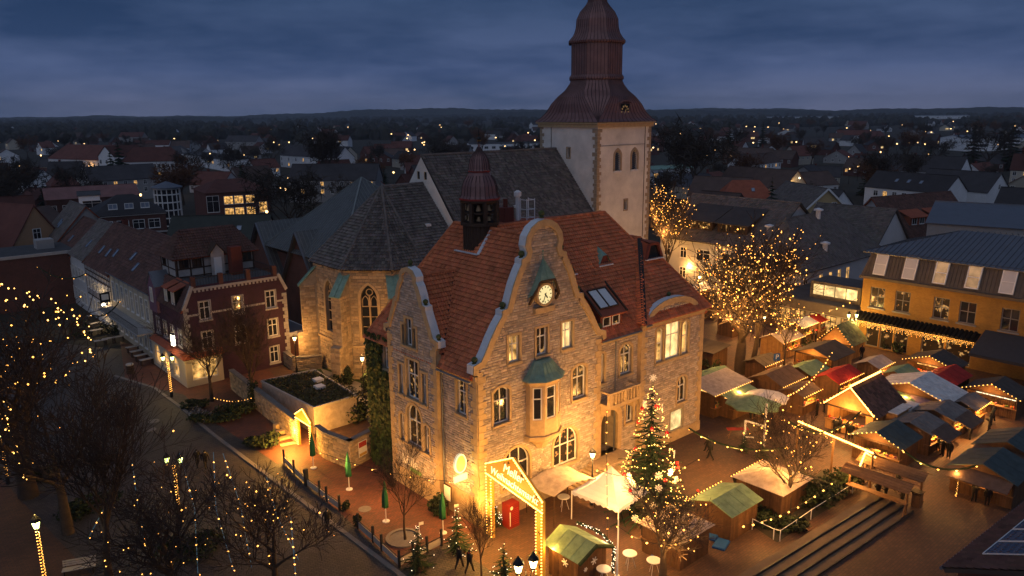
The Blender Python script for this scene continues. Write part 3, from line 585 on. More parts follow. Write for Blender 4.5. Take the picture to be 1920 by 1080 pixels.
for i, (w1, d1, zz) in enumerate(((1.95, 1.5, 10.38), (1.45, 1.05, 10.87), (1.2, 0.85, 11.22))):
    w2, d2, z2 = ((1.45, 1.05, 10.87), (1.2, 0.85, 11.22), (0.95, 0.65, 11.57))[i]; A, B = oct_(w1, d1, zz), oct_(w2, d2, z2)
    for j in range(1, 5):
        for k in (0, 0.33, 0.66): 
            if j < 4: mb.bar(A[j].lerp(A[j + 1], k), B[j].lerp(B[j + 1], k), 0.06, 0.07)
obj('oriel_roof', mb, 'copper_green', ori)
# balcony and porch
mb = MB(); mb.box((14.75, -0.45, 6.25), (3.9, 1.5, 0.28)); mb.box((14.75, -1.1, 7.42), (3.9, 0.22, 0.16)); mb.box((12.88, -0.5, 7.42), (0.2, 1.2, 0.16)); mb.box((16.62, -0.5, 7.42), (0.2, 1.2, 0.16))
for k in (12.9, 14.75, 16.6): mb.box((k, -1.1, 6.88), (0.3, 0.3, 0.95))
for k in (13.1, 16.4): mb.box((k, -0.35, 5.75), (0.4, 1.0, 0.7))
bal = obj('balcony', mb, 'sandstone', hall)
for i in range(9):
    if i == 4: continue
    q = MB(); q.box((13.2 + i * 0.388, -1.1, 6.87), (0.16, 0.16, 0.94)); obj('baluster', q, 'sandstone', bal)
mb = MB(); ring(mb, plane_map((0, 0.35, 0), (1, 0, 0), (0, -1, 0)), grow(porch, 0.45, 0), porch, 0, 0.3); obj('porch_arch', mb, 'sandstone', hall)
mb = MB(); d_ = 3.0
for i in range(2, len(porch) - 1): mb.quad(pm_mid(*porch[i], 0), pm_mid(*porch[i + 1], 0), pm_mid(*porch[i + 1], -d_), pm_mid(*porch[i], -d_))
for a in ((13.2, 1.5), (15.35, 1.5)): mb.quad(pm_mid(a[0], 1.5, 0), pm_mid(a[0], 4.3, 0), pm_mid(a[0], 4.3, -d_), pm_mid(a[0], 1.5, -d_))
mb.quad(pm_mid(13.2, 1.5, 0), pm_mid(15.35, 1.5, 0), pm_mid(15.35, 1.5, -d_), pm_mid(13.2, 1.5, -d_)); obj('porch_vault', mb, 'mortar', hall)
mb = MB(); extr(mb, pm_mid, arched(13.2, 15.35, 1.5, 5.35, 1.07), -2.95, -2.85); dr = obj('door', mb, 'dark_wood', hall, label='dark wooden entrance door deep inside the arched porch'); mb = MB(); mb.ball(pm_mid(14.4, 2.6, -2.8), 0.06, 6, 4); obj('handle', mb, 'lead', dr)
mb = MB(); mb.box((12.4, -1.3, 0.73), (1.6, 2.9, 1.46)); mb.box((14.3, -0.6, 0.72), (2.4, 1.6, 1.44)); stp = obj('landing', mb, 'sandstone', hall)
for i in range(8):
    q = MB(); q.box((11.45 - i * 0.32, -1.3, 1.36 - i * 0.18 - 0.09 * 0), (0.36, 2.2, 0.17)); q.box((11.45 - i * 0.32, -1.3, (1.27 - i * 0.18) / 2), (0.3, 2.15, max(0.02, 1.27 - i * 0.18))); obj('step', q, 'sandstone', hall)
mb = MB(); mb.bar((11.6, -2.6, 1.95), (8.6, -2.6, 0.6), 0.35, 0.5); mb.bar((11.6, -2.5, 1.6), (13.2, -2.5, 1.6), 0.35, 0.8); obj('stair_cheek', mb, 'sandstone', hall)
# blind base window with lit notice board
mb = MB(); mb.poly([pf(*p, -0.2) for p in rect(22.6, 24.4, 1.0, 2.9)]); obj('display_case', mb, 'lit_bright', hall, label='bright lit display case low on the wall')
# bell turret
TX, TY = 6.3, 7.2
mb = MB(); mb.lathe([(1.42, 17.6), (1.42, 21.3)], 8, (TX, TY, 0), math.pi / 8)
for i in range(8):
    for k in (0.12, 0.37, 0.62, 0.87):
        a = math.pi / 8 + i * math.pi / 4; p, q = Vector((math.cos(a), math.sin(a), 0)) * 1.42, Vector((math.cos(a + math.pi / 4), math.sin(a + math.pi / 4), 0)) * 1.42; v_ = p.lerp(q, k) + Vector((TX, TY, 0)); mb.bar(v_ + Vector((0, 0, 17.8)), v_ + Vector((0, 0, 21.25)), 0.05, 0.06)
tur = obj('bell_turret', mb, 'dark_wood', hall, label='dark octagonal bell turret with ribbed double dome and finial')
mb = MB(); mb.lathe([(1.62, 21.25), (1.62, 21.5), (1.5, 21.5)], 8, (TX, TY, 0), math.pi / 8); mb.lathe([(1.5, 23.0), (1.62, 23.1), (1.62, 23.3)], 8, (TX, TY, 0), math.pi / 8); mb.lathe([(0.35, 21.4), (0.35, 23.2)], 6, (TX, TY, 0)); mb.lathe([(1.4, 22.18), (1.4, 22.3)], 8, (TX, TY, 0), math.pi / 8)
for i in range(8):
    a = math.pi / 8 + i * math.pi / 4; mb.box((TX + 1.42 * math.cos(a), TY + 1.42 * math.sin(a), 22.25), (0.3, 0.3, 1.6), a)
obj('belfry', mb, 'dark_wood', tur)
mat('bronze', (0.30, 0.20, 0.11), 0.45, 0.2, 4, metal=0.4)
for i in range(8):
    a = i * math.pi / 4
    for zz, sc in ((22.45, 1.0), (21.65, 0.8)):
        b = MB(); b.lathe([(0.24 * sc, 0), (0.2 * sc, 0.12 * sc), (0.13 * sc, 0.3 * sc), (0.11 * sc, 0.42 * sc), (0.02, 0.46 * sc)], 8, (TX + 1.08 * math.cos(a), TY + 1.08 * math.sin(a), zz)); obj('bell', b, 'bronze', tur)
dome = [(1.66, 23.38), (1.52, 23.6), (1.47, 23.95), (1.43, 24.35), (1.27, 24.75), (1.0, 25.15), (0.86, 25.4)]
dome2 = [(0.94, 25.52), (0.87, 25.65), (0.84, 26.0), (0.74, 26.4), (0.52, 26.75), (0.27, 27.05), (0.1, 27.35), (0.08, 27.6)]
mb = MB(); mb.lathe(dome, 8, (TX, TY, 0), math.pi / 8); mb.lathe(dome2, 8, (TX, TY, 0), math.pi / 8)
dm_ = obj('dome', mb, 'copper_brown', tur); mb = MB()
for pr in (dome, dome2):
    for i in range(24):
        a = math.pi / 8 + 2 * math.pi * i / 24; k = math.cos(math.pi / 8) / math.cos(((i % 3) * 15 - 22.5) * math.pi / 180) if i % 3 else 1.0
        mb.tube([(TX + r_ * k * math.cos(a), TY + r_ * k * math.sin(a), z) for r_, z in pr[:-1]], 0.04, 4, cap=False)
obj('seam', mb, 'copper_seam_shade', dm_, kind='stuff')
mb = MB(); mb.lathe([(1.7, 23.26), (1.7, 23.4)], 8, (TX, TY, 0), math.pi / 8); mb.lathe([(0.92, 25.42), (0.92, 25.54)], 8, (TX, TY, 0), math.pi / 8); mat('red_trim', (0.26, 0.03, 0.022), 0.6, 0.2); obj('dome_ring', mb, 'red_trim', tur)
mb = MB(); mb.tube([(TX, TY, 27.5), (TX, TY, 28.7)], [0.06, 0.02], 6); mb.ball((TX, TY, 27.95), 0.2, 8, 5); mb.ball((TX, TY, 28.3), 0.09, 6, 4); obj('finial', mb, 'black_iron', tur)
mb = MB(); mb.box((TX, TY, 19.0), (3.1, 3.1, 0.06)); 
fl = MB()
for (x0, y0, x1, y1) in ((-1.35, -1.35, -1.35, 1.35), (-1.35, -1.35, 0, -1.35)):
    za, zb = 21.0 - abs(x0) * 9.55 / 6.75, 21.0 - abs(x1) * 9.55 / 6.75; fl.bar((TX + x0 * 1.08, TY + y0 * 1.08, za + 0.06), (TX + x1 * 1.08, TY + y1 * 1.08, zb + 0.06), 0.3, 0.08)
obj('flashing', fl, 'lead', tur)
# chimney and roof ladder behind the ridge
mb = MB(); mb.box((10.0, 8.4, 20.9), (1.0, 1.0, 2.6)); mb.lathe([(0.2, 0), (0.2, 0.7)], 8, (10.0, 8.4, 22.2)); obj('chimney', mb, 'red_wood', hall)
mb = MB(); mb.lathe([(0.18, 20.5), (0.18, 23.0), (0.32, 23.05), (0.32, 23.4), (0.1, 23.55)], 10, (11.2, 8.2, 0)); obj('flue', mb, 'lead', hall)
mb = MB()
for x in (11.7, 12.6):
    for y in (7.6, 8.4): mb.bar((x, y, 20.3), (x, y, 22.8), 0.06)
for z in (21.2, 21.9, 22.7): mb.bar((11.7, 7.6, z), (12.6, 7.6, z), 0.05); mb.bar((11.7, 7.6, z), (11.7, 8.4, z), 0.05); mb.bar((12.6, 7.6, z), (12.6, 8.4, z), 0.05)
obj('roof_ladder', mb, 'lead', hall)
# ivy on the rear side wall
mat('ivy_leaf', (0.030, 0.055, 0.016), 0.7, 0.5, 1.5, orand=0.0, attr=True)
mb = MB(); wh = W_I[0][0]
for i in range(5200):
    s, z = uni(10.95, 14.9), 12.0 * rnd() ** 0.8; 
    if 11.2 < s < 12.6 and 9.1 < z < 11.9: continue
    p = pl(s, z, 0.06 + 0.3 * rnd()); r_ = uni(0.10, 0.2); a = uni(0, 6.28); t = Vector((uni(-.5, .5), math.cos(a), math.sin(a))) * r_; b_ = Vector((uni(-.5, .5), -math.sin(a), math.cos(a))) * r_; k = uni(0.5, 1.5); mb.quad(p - t, p - b_, p + t, p + b_, 0, (k, k, k * 0.8))
obj('ivy', mb, 'ivy_leaf', hall, kind='stuff')
# signs on the side wall
mb = MB(); extr(mb, pg, rect(4.75 + 3.6 - 1.35, 4.75 + 3.6 + 1.4, 1.95, 1.97), 0.1, 0.12); obj('sign_rail', mb, 'black_iron', hall)
mat('sign_white', (0.8, 0.78, 0.7), 0.5, 0.05); mat('sign_green', (0.20, 0.33, 0.10), 0.6, 0.1)
text('kölle', 1.15, 'sign_white', hall, (-0.62, 8.15, 2.55), (R(90), 0, R(-90)))
mb = MB(); extr(mb, pg, rect(6.75, 8.25, 1.72, 2.02), 0.1, 0.16); obj('sign_strip', mb, 'sign_green', hall)

# ================================================================== CHURCH
KD = ray(1119, 340); KP = CO + KD * (106 / KD.y); KP.z = 0; TWD = 11.3
church = thing('church', 'old church with pale rendered tower, brown copper spire and dark tiled nave', 'church', KP, TH)
ps = plane_map((0, 0, 0), (1, 0, 0), (0, -1, 0)); pw = plane_map((0, 0, 0), (0, 1, 0), (-1, 0, 0))
tw_s = [pointed(3.6, 4.7, 21.9, 24.7), pointed(7.2, 8.3, 21.9, 24.7)]; tw_slit = [rect(5.75, 6.4, 16.3, 17.7)]; tw_l = [rect(5.2, 5.75, 23.7, 25.0)]
mb = MB(); wall_mesh(mb, ps, rect(0, TWD, 0, 28.0), tw_s + tw_slit, 0.45); wall_mesh(mb, pw, rect(0, TWD, 0, 28.0), tw_l, 0.45)
wall_mesh(mb, plane_map((TWD, 0, 0), (0, 1, 0), (1, 0, 0)), rect(0, TWD, 0, 28.0)); wall_mesh(mb, plane_map((0, TWD, 0), (1, 0, 0), (0, 1, 0)), rect(0, TWD, 0, 28.0))
tower = obj('tower', mb, 'render_cream', church)
def tq(pm, s, sgn):
    z = 0.0; k = 0
    while z < 27.6:
        h = uni(0.4, 0.6); w = (0.85 if k % 2 else 0.5) * uni(0.8, 1.15)
        if z > 11: q = MB(); extr(q, pm, rect(min(s, s + sgn * w), max(s, s + sgn * w), z + 0.01, z + h - 0.01), -0.02, uni(0.025, 0.045)); obj('quoin', q, 'tower_quoin', tower)
        z += h; k += 1
mat('tower_quoin', (0.36, 0.27, 0.18), 0.9, 0.3, 2.0, 0.3, 10)
tq(ps, 0, 1); tq(pw, 0, 1); tq(ps, TWD, -1); tq(pw, TWD, -1)
mb = MB(); mb.box((TWD / 2, TWD / 2, 28.1), (TWD + 0.5, TWD + 0.5, 0.5)); mb.box((TWD / 2, TWD / 2, 28.42), (TWD + 0.9, TWD + 0.9, 0.2)); obj('cornice', mb, 'sandstone', tower)
for o in tw_s:
    f = MB(); ring(f, ps, grow(o, 0.35, 0.05), o, -0.02, 0.05); wdw = obj('belfry_window', f, 'tower_quoin', tower)
    f = MB(); a, b, c, d = bbox(o)
    for i in range(9):
        z = c + 0.12 + i * 0.27
        for (x0, x1) in spans(o, z + 0.1): f.quad(ps(x0, z, -0.12), ps(x1, z, -0.12), ps(x1, z + 0.2, -0.36), ps(x0, z + 0.2, -0.36))
    obj('louvre', f, 'zinc', wdw); f = MB(); f.poly([ps(*p, -0.43) for p in o]); obj('pane', f, 'glass', wdw)
    f = MB(); extr(f, ps, rect(a - 0.2, b + 0.2, c - 0.25, c), -0.05, 0.12); obj('sill', f, 'lead', wdw)
for pm, o in ((ps, tw_slit[0]), (pw, tw_l[0])):
    f = MB(); ring(f, pm, grow(o, 0.18), o, -0.02, 0.04); wdw = obj('slit_window', f, 'tower_quoin', tower); f = MB(); f.poly([pm(*p, -0.42) for p in o]); obj('pane', f, 'glass', wdw)
mb = MB(); mb.bar((9.9, -0.06, 12), (9.9, -0.06, 28), 0.06); mb.bar((0.5, -0.06, 25.4), (9.9, -0.06, 25.4), 0.04); mb.bar((-0.06, 8.9, 25.0), (-0.06, 8.9, 28), 0.05); obj('lightning_rod', mb, 'dark_wood', tower)
# spire: square eave sweeping into an octagon, drum, onion cap, lantern
CT = KP + (AX + AY) * (TWD / 2); SD = 112.5 / FPX
prof = [(227.5, 113, 0), (222, 103, 0.05), (211, 91.5, 0.18), (195.5, 82, 0.34), (182, 70, 0.5), (171, 57, 0.586), (160, 49.5, 0.586), (153, 46.5, 0.586), (150.5, 46, 0.586)]
ring1 = [(151, 46, 0.586), (149, 48.5, 0.586), (145.5, 48.5, 0.586), (141, 45.4, 0.586)]
drum = [(141, 45.2, 0.586), (83, 45.2, 0.586)]
ring2 = [(83, 47, 0.586), (82, 50, 0.586), (78.5, 50.5, 0.586)]
cap = [(78.4, 50, 0.586), (73, 45.5, 0.586), (64, 40.5, 0.586), (53, 37.8, 0.586), (38, 36.7, 0.586), (24, 30.5, 0.586), (13, 22, 0.586), (4, 17, 0.586), (-12, 15.5, 0.586), (-45, 15.5, 0.586), (-48, 20, 0.586), (-58, 15, 0.586), (-75, 12, 0.586), (-95, 5, 0.586), (-150, 2, 0.586), (-200, 0.5, 0.586)]
def sp_ring(y, wpx, k):
    h = wpx * SD * 1.414 / (2 - k); c = h * k; z = HZ(y, CT); q = h - c
    return [Vector((TWD / 2 + a, TWD / 2 + b, z)) for a, b in ((h, -q), (h, q), (q, h), (-q, h), (-h, q), (-h, -q), (-q, -h), (q, -h))]
def spire_part(name, pr, nseam, m='copper_brown'):
    rs = [sp_ring(*p) for p in pr]; mb = MB()
    for a, b in zip(rs, rs[1:]):
        for i in range(8): mb.quad(a[i], a[(i + 1) % 8], b[(i + 1) % 8], b[i])
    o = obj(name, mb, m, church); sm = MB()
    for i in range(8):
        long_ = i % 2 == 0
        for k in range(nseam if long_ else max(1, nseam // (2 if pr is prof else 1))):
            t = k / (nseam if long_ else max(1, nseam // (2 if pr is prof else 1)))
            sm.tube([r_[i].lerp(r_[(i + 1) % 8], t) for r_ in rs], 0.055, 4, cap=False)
    obj('seam', sm, 'copper_seam_shade', o, kind='stuff'); return o
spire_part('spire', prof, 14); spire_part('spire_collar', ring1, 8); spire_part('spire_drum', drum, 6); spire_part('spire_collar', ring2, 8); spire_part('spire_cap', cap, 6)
# tower clock in its little dormer
zc = 29.9; mb = MB(); pcx = 5.65; pc = plane_map((pcx, 0.25, zc), (1, 0, 0), (0, -1, 0)); mb.box((pcx, 1.3, zc - 0.1), (2.1, 2.2, 2.6)); dmo = obj('clock_dormer', mb, 'copper_brown', church)
mb = MB()
for i in range(8):
    a, b = math.pi * i / 8, math.pi * (i + 1) / 8; f = lambda t, y: Vector((pcx - 1.2 * math.cos(t), y, zc + 1.15 + 0.4 * math.sin(t))); mb.quad(f(a, -0.15), f(b, -0.15), f(b, 2.6), f(a, 2.6)); mb.quad(f(a, -0.15), f(b, -0.15), f(b, -0.15) - Vector((0, 0, 0.15)), f(a, -0.15) - Vector((0, 0, 0.15)))
obj('dormer_roof', mb, 'copper_brown', dmo)
mb = MB(); extr(mb, pc, rect(-0.9, 0.9, -1.1, 1.1), 0.02, 0.1); fc = obj('clock_face', mb, 'black_iron', dmo); mat('gold', (0.95, 0.72, 0.28), 0.5, 0.05)
mb = MB()
for i in range(12):
    a = 2 * math.pi * i / 12; mb.bar(pc(0.58 * math.cos(a), 0.66 * math.sin(a), 0.13), pc(0.8 * math.cos(a), 0.92 * math.sin(a), 0.13), 0.2, 0.03, up=(0, 1, 0))
mb.bar(pc(0, 0, 0.15), pc(0.22, 0.4, 0.15), 0.09, 0.03, up=(0, 1, 0)); mb.bar(pc(0, 0, 0.16), pc(-0.3, -0.62, 0.16), 0.07, 0.03, up=(0, 1, 0)); obj('clock_marks', mb, 'gold', fc)
# nave, choir, apse
NR, CR_, NV = 24.8, 21.4, 8.0
nave = [(-23.2, -1.0, 14.6), (0, -1.0, 14.6), (0, NV, NR), (-23.2, NV, NR)]; nave_n = [(0, 17.0, 14.6), (-23.2, 17.0, 14.6), (-23.2, NV, NR), (0, NV, NR)]
ap = [(-29.2, -0.8), (-33.2, -0.2), (-37.3, 4.0), (-37.3, 11.6), (-33.2, 15.8), (-29.2, 16.4)]; AE = 12.9; AC = (-29.2, 7.8, CR_)
ch_s = [(-29.2, -0.8, AE), (-23.2, -0.8, AE), (-23.2, 7.8, CR_), AC]; ch_n = [(-23.2, 16.4, AE), (-29.2, 16.4, AE), AC, (-23.2, 7.8, CR_)]
mb = MB()
for p in (nave, nave_n, ch_s, ch_n): slab(mb, p, 0.15)
for i in range(5): mb.poly([Vector((*ap[i], AE)), Vector((*ap[i + 1], AE)), Vector(AC)])
croof = obj('church_roof', mb, 'dark_tile_plain', church)
lift = lambda p: [Vector(q) + Vector((0, 0, 0.05)) for q in p]
tint_n = lambda c, x, y: (c[0] * (1.35 if rnd() < 0.12 else 1), c[1] * (1.35 if rnd() < 0.12 else 1), c[2] * 1.1)
roof_tiles(lift(nave), 'dark_tile', 'roof_tiles', croof, 0.42, 0.34, 0.10, 0.11, 0.38); roof_tiles(lift(ch_s), 'dark_tile', 'roof_tiles', croof, 0.42, 0.34, 0.10, 0.11, 0.38)
for i in range(4): roof_tiles(lift([(*ap[i], AE), (*ap[i + 1], AE), AC]), 'dark_tile', 'roof_tiles', croof, 0.42, 0.34, 0.10, 0.11, 0.38)
mb = MB()
for a, b in (((-23.2, NV, NR + .08), (0, NV, NR + .08)), ((-23.2, 7.8, CR_ + .08), (-29.2, 7.8, CR_ + .08))): ridge_caps(mb, a, b, 0.2, 0.5)
for i in range(0, 5): ridge_caps(mb, Vector(AC) + Vector((0, 0, 0.08)), Vector((*ap[i], AE + 0.1)), 0.18, 0.5)
obj('ridge_tiles', mb, 'dark_tile', croof, kind='stuff')
for (x, y, z) in ((-13, 2.0, 18.2), (-26.0, 3.2, 17.0)):
    q = MB(); q.box((x, y - 0.1, z), (0.6, 0.7, 0.3)); obj('roof_hatch', q, 'lead', croof)
mb = MB(); pe = plane_map((-23.25, 0, 0), (0, 1, 0), (-1, 0, 0)); wall_mesh(mb, pe, [(-0.7, 14.4), (16.7, 14.4), (NV, NR - 0.15)], [rect(6.9, 7.5, 21.9, 22.9), rect(8.4, 9.0, 21.9, 22.9)], 0.2); egb = obj('east_gable', mb, 'render_cream', church, label='cream gable with two small windows above the choir roof')
for k in (6.9, 8.4): window(egb, pe, rect(k, k + 0.6, 21.9, 22.9), 0.15, 0.06, (), (), 'glass', 'sandstone', sill=False)
mb = MB(); wall_mesh(mb, plane_map((0, -0.5, 0), (1, 0, 0), (0, -1, 0)), rect(-23.2, 0, 0, 14.6)); wall_mesh(mb, plane_map((0, 16.5, 0), (1, 0, 0), (0, 1, 0)), rect(-29, 0, 0, 14.6)); wall_mesh(mb, plane_map((0, -0.4, 0), (1, 0, 0), (0, -1, 0)), rect(-29.2, -23.2, 0, AE)); obj('wall', mb, 'mortar', church)
api = [(-29.2, -0.35), (-33.0, 0.2), (-36.9, 4.2), (-36.9, 11.4), (-33.0, 15.4)]
for i in range(4):
    a, b = Vector((*api[i], 0)), Vector((*api[i + 1], 0)); L = (b - a).length; e = (b - a) / L; n_ = Vector((e.y, -e.x, 0)); 
    if n_.dot(Vector((-29, 7.8, 0)) - a) > 0: n_ = -n_
    pm = plane_map(a, e, n_); hole = pointed(L / 2 - 0.95, L / 2 + 0.95, 5.0, 11.2) if i > 0 else None; mb = MB(); o = rect(0, L, 0, AE)
    wall_mesh(mb, pm, o, [hole] if hole else [], 0.5); aw = obj('apse_wall', mb, 'mortar', church); sb = MB(); stones(sb, pm, o, [grow(hole, 0.35)] if hole else [], 0.34, 0.4, 1.0, 0.06, cv=0.32); obj('stone_facing', sb, 'church_stone', aw, kind='stuff')
    mb = MB(); extr(mb, pm, rect(0.1, L - 0.1, 3.9, 4.15), 0, 0.22); obj('string_course', mb, 'sandstone', aw)
    if hole:
        f = MB(); ring(f, pm, grow(hole, 0.32), hole, -0.02, 0.09); ww = obj('church_window', f, 'sandstone', aw); f = MB(); f.poly([pm(*p, -0.42) for p in hole]); obj('pane', f, 'glass', ww)
        f = MB(); m_ = L / 2; extr(f, pm, rect(m_ - 0.08, m_ + 0.08, 5.0, 9.9), -0.4, -0.22); 
        for zz in (6.2, 7.4, 8.6): extr(f, pm, rect(m_ - 0.9, m_ + 0.9, zz, zz + 0.07), -0.4, -0.28)
        for sg in (-1, 1):
            arc = pointed(m_ + (0.08 if sg > 0 else -0.9), m_ + (0.9 if sg > 0 else -0.08), 8.6, 9.9); ring(f, pm, arc, grow(arc, -0.09), -0.4, -0.25)
        cr = [(m_ + 0.42 * math.cos(t * math.pi / 6), 10.3 + 0.42 * math.sin(t * math.pi / 6)) for t in range(12)]; ring(f, pm, cr, grow(cr, -0.1), -0.4, -0.25); obj('tracery', f, 'sandstone', ww)
for i in (1, 2, 3):   # buttresses on the apse corners
    p = Vector((*api[i], 0)); d = (p - Vector((-29.2, 7.8, 0))).normalized(); e = Vector((-d.y, d.x, 0)); w = 0.62; mb = MB()
    def sect(d0, d1, z0, z1, ztop):
        q = [p + e * s_ + d * t_ for s_, t_ in ((-w, d0), (w, d0), (w, d1), (-w, d1))]
        zt = [ztop, ztop, z1, z1]; vs = [Vector((v.x, v.y, z0)) for v in q] + [Vector((v.x, v.y, z)) for v, z in zip(q, zt)]; mb.add(vs, [(4, 5, 6, 7), (0, 1, 5, 4), (1, 2, 6, 5), (2, 3, 7, 6), (3, 0, 4, 7)])
    sect(-0.3, 2.3, 0, 4.4, 4.9); sect(-0.3, 1.7, 4.4, 10.2, 12.2); bu = obj('buttress', mb, 'mortar', church)
    sb = MB()
    for (pe_, L_) in ((plane_map(p - e * w + d * 0.0, d, -e), 1.7), (plane_map(p + e * w, d, e), 1.7)): stones(sb, pe_, rect(0, L_, 0, 10.2), [], 0.34, 0.4, 0.8, 0.05, cv=0.3); stones(sb, pe_, rect(1.7, 2.3, 0, 4.4), [], 0.34, 0.3, 0.6, 0.05, cv=0.3)
    stones(sb, plane_map(p - e * w + d * 1.7, e, d), rect(0, 2 * w, 4.6, 10.2), [], 0.34, 0.4, 0.7, 0.05, cv=0.3); stones(sb, plane_map(p - e * w + d * 2.3, e, d), rect(0, 2 * w, 0, 4.4), [], 0.34, 0.4, 0.7, 0.05, cv=0.3)
    obj('stone_facing', sb, 'church_stone', bu, kind='stuff')
    cp = MB(); c0 = [p + e * s_ + d * t_ for s_, t_ in ((-w - .12, -0.3), (w + .12, -0.3), (w + .12, 1.95), (-w - .12, 1.95))]; zz = [12.55, 12.55, 10.15, 10.15]; slab(cp, [Vector((v.x, v.y, z)) for v, z in zip(c0, zz)], 0.12); cp.bar(p + d * -0.3 + Vector((0, 0, 12.58)), p + d * 1.95 + Vector((0, 0, 10.18)), 0.07, 0.1)
    obj('buttress_cap', cp, 'copper_green', bu)
mb = MB(); mb.tube([(-31.0, -0.35, 12.6), (-31.0, -0.35, 0.2)], 0.09, 6); obj('downpipe', mb, 'zinc', church)

# ---------------- copper-roofed parish hall with brick gables behind the apse
brickmat('annex_brick', (0.22, 0.085, 0.06), (0.17, 0.07, 0.05), (0.14, 0.09, 0.07), 0.26, 0.09, plane='WALL', ms=0.01, bump=0.3)
def CW(a, b, z=0): return KP + AX * a + AY * b + Vector((0, 0, z))
annex = thing('parish_hall', 'brick parish hall with folded dull green copper roofs behind the apse', 'hall', KP, TH)
def seamed(parent, poly, m, name='roof', pitch=0.6, t=0.12, seam=0.05):
    """standing-seam metal roof plane, first edge = eave"""
    P_ = [Vector(p) for p in poly]; mb = MB(); slab(mb, P_, t); o = obj(name, mb, m, parent); e = (P_[1] - P_[0]).normalized(); n = (P_[1] - P_[0]).cross(P_[2] - P_[0]).normalized(); n = n if n.z > 0 else -n
    s = n.cross(e); s = s if s.z > 0 else -s; q2 = [((p - P_[0]).dot(e), (p - P_[0]).dot(s)) for p in P_]; x = min(a for a, b in q2) + pitch / 2; sm = MB()
    while x < max(a for a, b in q2):
        for (y0, y1) in spans(q2, x, 0): sm.bar(P_[0] + e * x + s * y0 + n * 0.03, P_[0] + e * x + s * y1 + n * 0.03, seam, 0.07, up=n)
        x += pitch
    obj('seam', sm, {'copper_dull': 'verdigris_seam', 'zinc': 'zinc_seam'}.get(m, m), o, kind='stuff'); return o
AP = Vector((-21, 26.5, 21.0)); h_ = 11.5; b4 = [Vector((AP.x - 10.5, AP.y - h_, 11.0)), Vector((AP.x - 10.5, AP.y + h_, 11.0)), Vector((AP.x + h_, AP.y + h_, 11.0)), Vector((AP.x + h_, AP.y - h_, 11.0))]
for i in range(4): seamed(annex, [b4[i], b4[(i + 1) % 4], AP], 'copper_dull')
mb = MB()
for i in range(4): mb.bar(b4[i] + Vector((0, 0, .05)), AP + Vector((0, 0, .05)), 0.22, 0.12)
obj('hip_cap', mb, 'verdigris_seam', annex)
for vv, hw, zr in ((40.0, 6.6, 14.2), (27.0, 6.4, 14.2)):
    x0 = -31.0; pmg = plane_map((x0, vv, 0), (0, 1, 0), (-1, 0, 0)); mb = MB(); wall_mesh(mb, pmg, [(-hw, 0), (hw, 0), (hw, 5.2), (0, zr - 0.1), (-hw, 5.2)]); obj('brick_gable', mb, 'annex_brick', annex)
    for sg in (-1, 1):
        seamed(annex, [(x0 - 0.5, vv + sg * (hw + 0.2), 5.0), (-17, vv + sg * (hw + 0.2), 5.0), (-17, vv, zr), (x0 - 0.5, vv, zr)], 'copper_dull')
        q = MB(); q.bar((x0 - 0.52, vv + sg * (hw + 0.2), 4.85), (x0 - 0.52, vv, zr - 0.1), 0.1, 0.5, up=(1, 0, 0)); q.quad(Vector((x0 - 0.5, vv + sg * (hw + .2), 4.6)), Vector((x0 - 0.5, vv, zr - .35)), Vector((x0 - 0.5, vv, zr)), Vector((x0 - 0.5, vv + sg * (hw + .2), 5.0))); obj('verge_board', q, 'zinc', annex)
mb = MB(); wall_mesh(mb, plane_map((-31, 20.5, 0), (1, 0, 0), (0, -1, 0)), rect(0, 12, 0, 5.2)); mb.box((-20, 27, 5), (20, 22, 10)); obj('wall', mb, 'annex_brick', annex)
porchb = thing('flat_roofed_brick_porch', 'low red brick porch with white edged flat roof beside the apse', 'porch', CW(-40.5, 15.5), TH)
mb = MB(); mb.box((1.5, 2.5, 1.6), (5.0, 6.0, 3.2)); obj('wall', mb, 'annex_brick', porchb); mb = MB(); mb.box((1.5, 2.5, 3.5), (5.6, 6.6, 0.5)); obj('roof_edge', mb, 'white_paint', porchb); mb = MB(); mb.box((1.5, 2.5, 3.74), (5.2, 6.2, 0.06)); obj('roof', mb, 'zinc', porchb)

# ================================================================== HOUSES (general builder)
WINC = {}
def win_proto(w, h, kind, fm='white_paint', bars=2):
    """small window for distant walls: frame, bars and pane as one shared mesh"""
    k = (round(w, 1), round(h, 1), kind, fm, bars)
    if k not in WINC:
        m = MB(); pm = plane_map((0, 0, 0), (1, 0, 0), (0, -1, 0)); o = rect(-w / 2, w / 2, 0, h); ring(m, pm, grow(o, 0.1), grow(o, -0.02), 0, 0.07, 0); m.poly([pm(*p, 0.02) for p in o], 1)
        if bars > 1: extr(m, pm, rect(-0.04, 0.04, 0.05, h - 0.05), 0, 0.06, 0)
        if bars > 0 and h > 1.2: extr(m, pm, rect(-w / 2 + .05, w / 2 - .05, h * 0.66, h * 0.66 + 0.07), 0, 0.06, 0)
        extr(m, pm, rect(-w / 2 - 0.15, w / 2 + 0.15, -0.16, -0.1), 0, 0.14, 0)
        me = m.mesh('window'); me.materials.append(MATS[fm]); me.materials.append(MATS[kind]); WINC[k] = me
    return WINC[k]
def far_window(parent, side, L, D, s, z, w, h, kind, fm='white_paint', bars=2):
    o = bpy.data.objects.new('window', win_proto(w, h, kind, fm, bars)); COL.objects.link(o); o.parent = parent
    if side == 'f': o.location = (s, -0.01, z)
    elif side == 'r': o.location = (L + 0.01, s, z); o.rotation_euler = (0, 0, R(90))
    elif side == 'l': o.location = (-0.01, D - s, z); o.rotation_euler = (0, 0, R(-90))
    return o
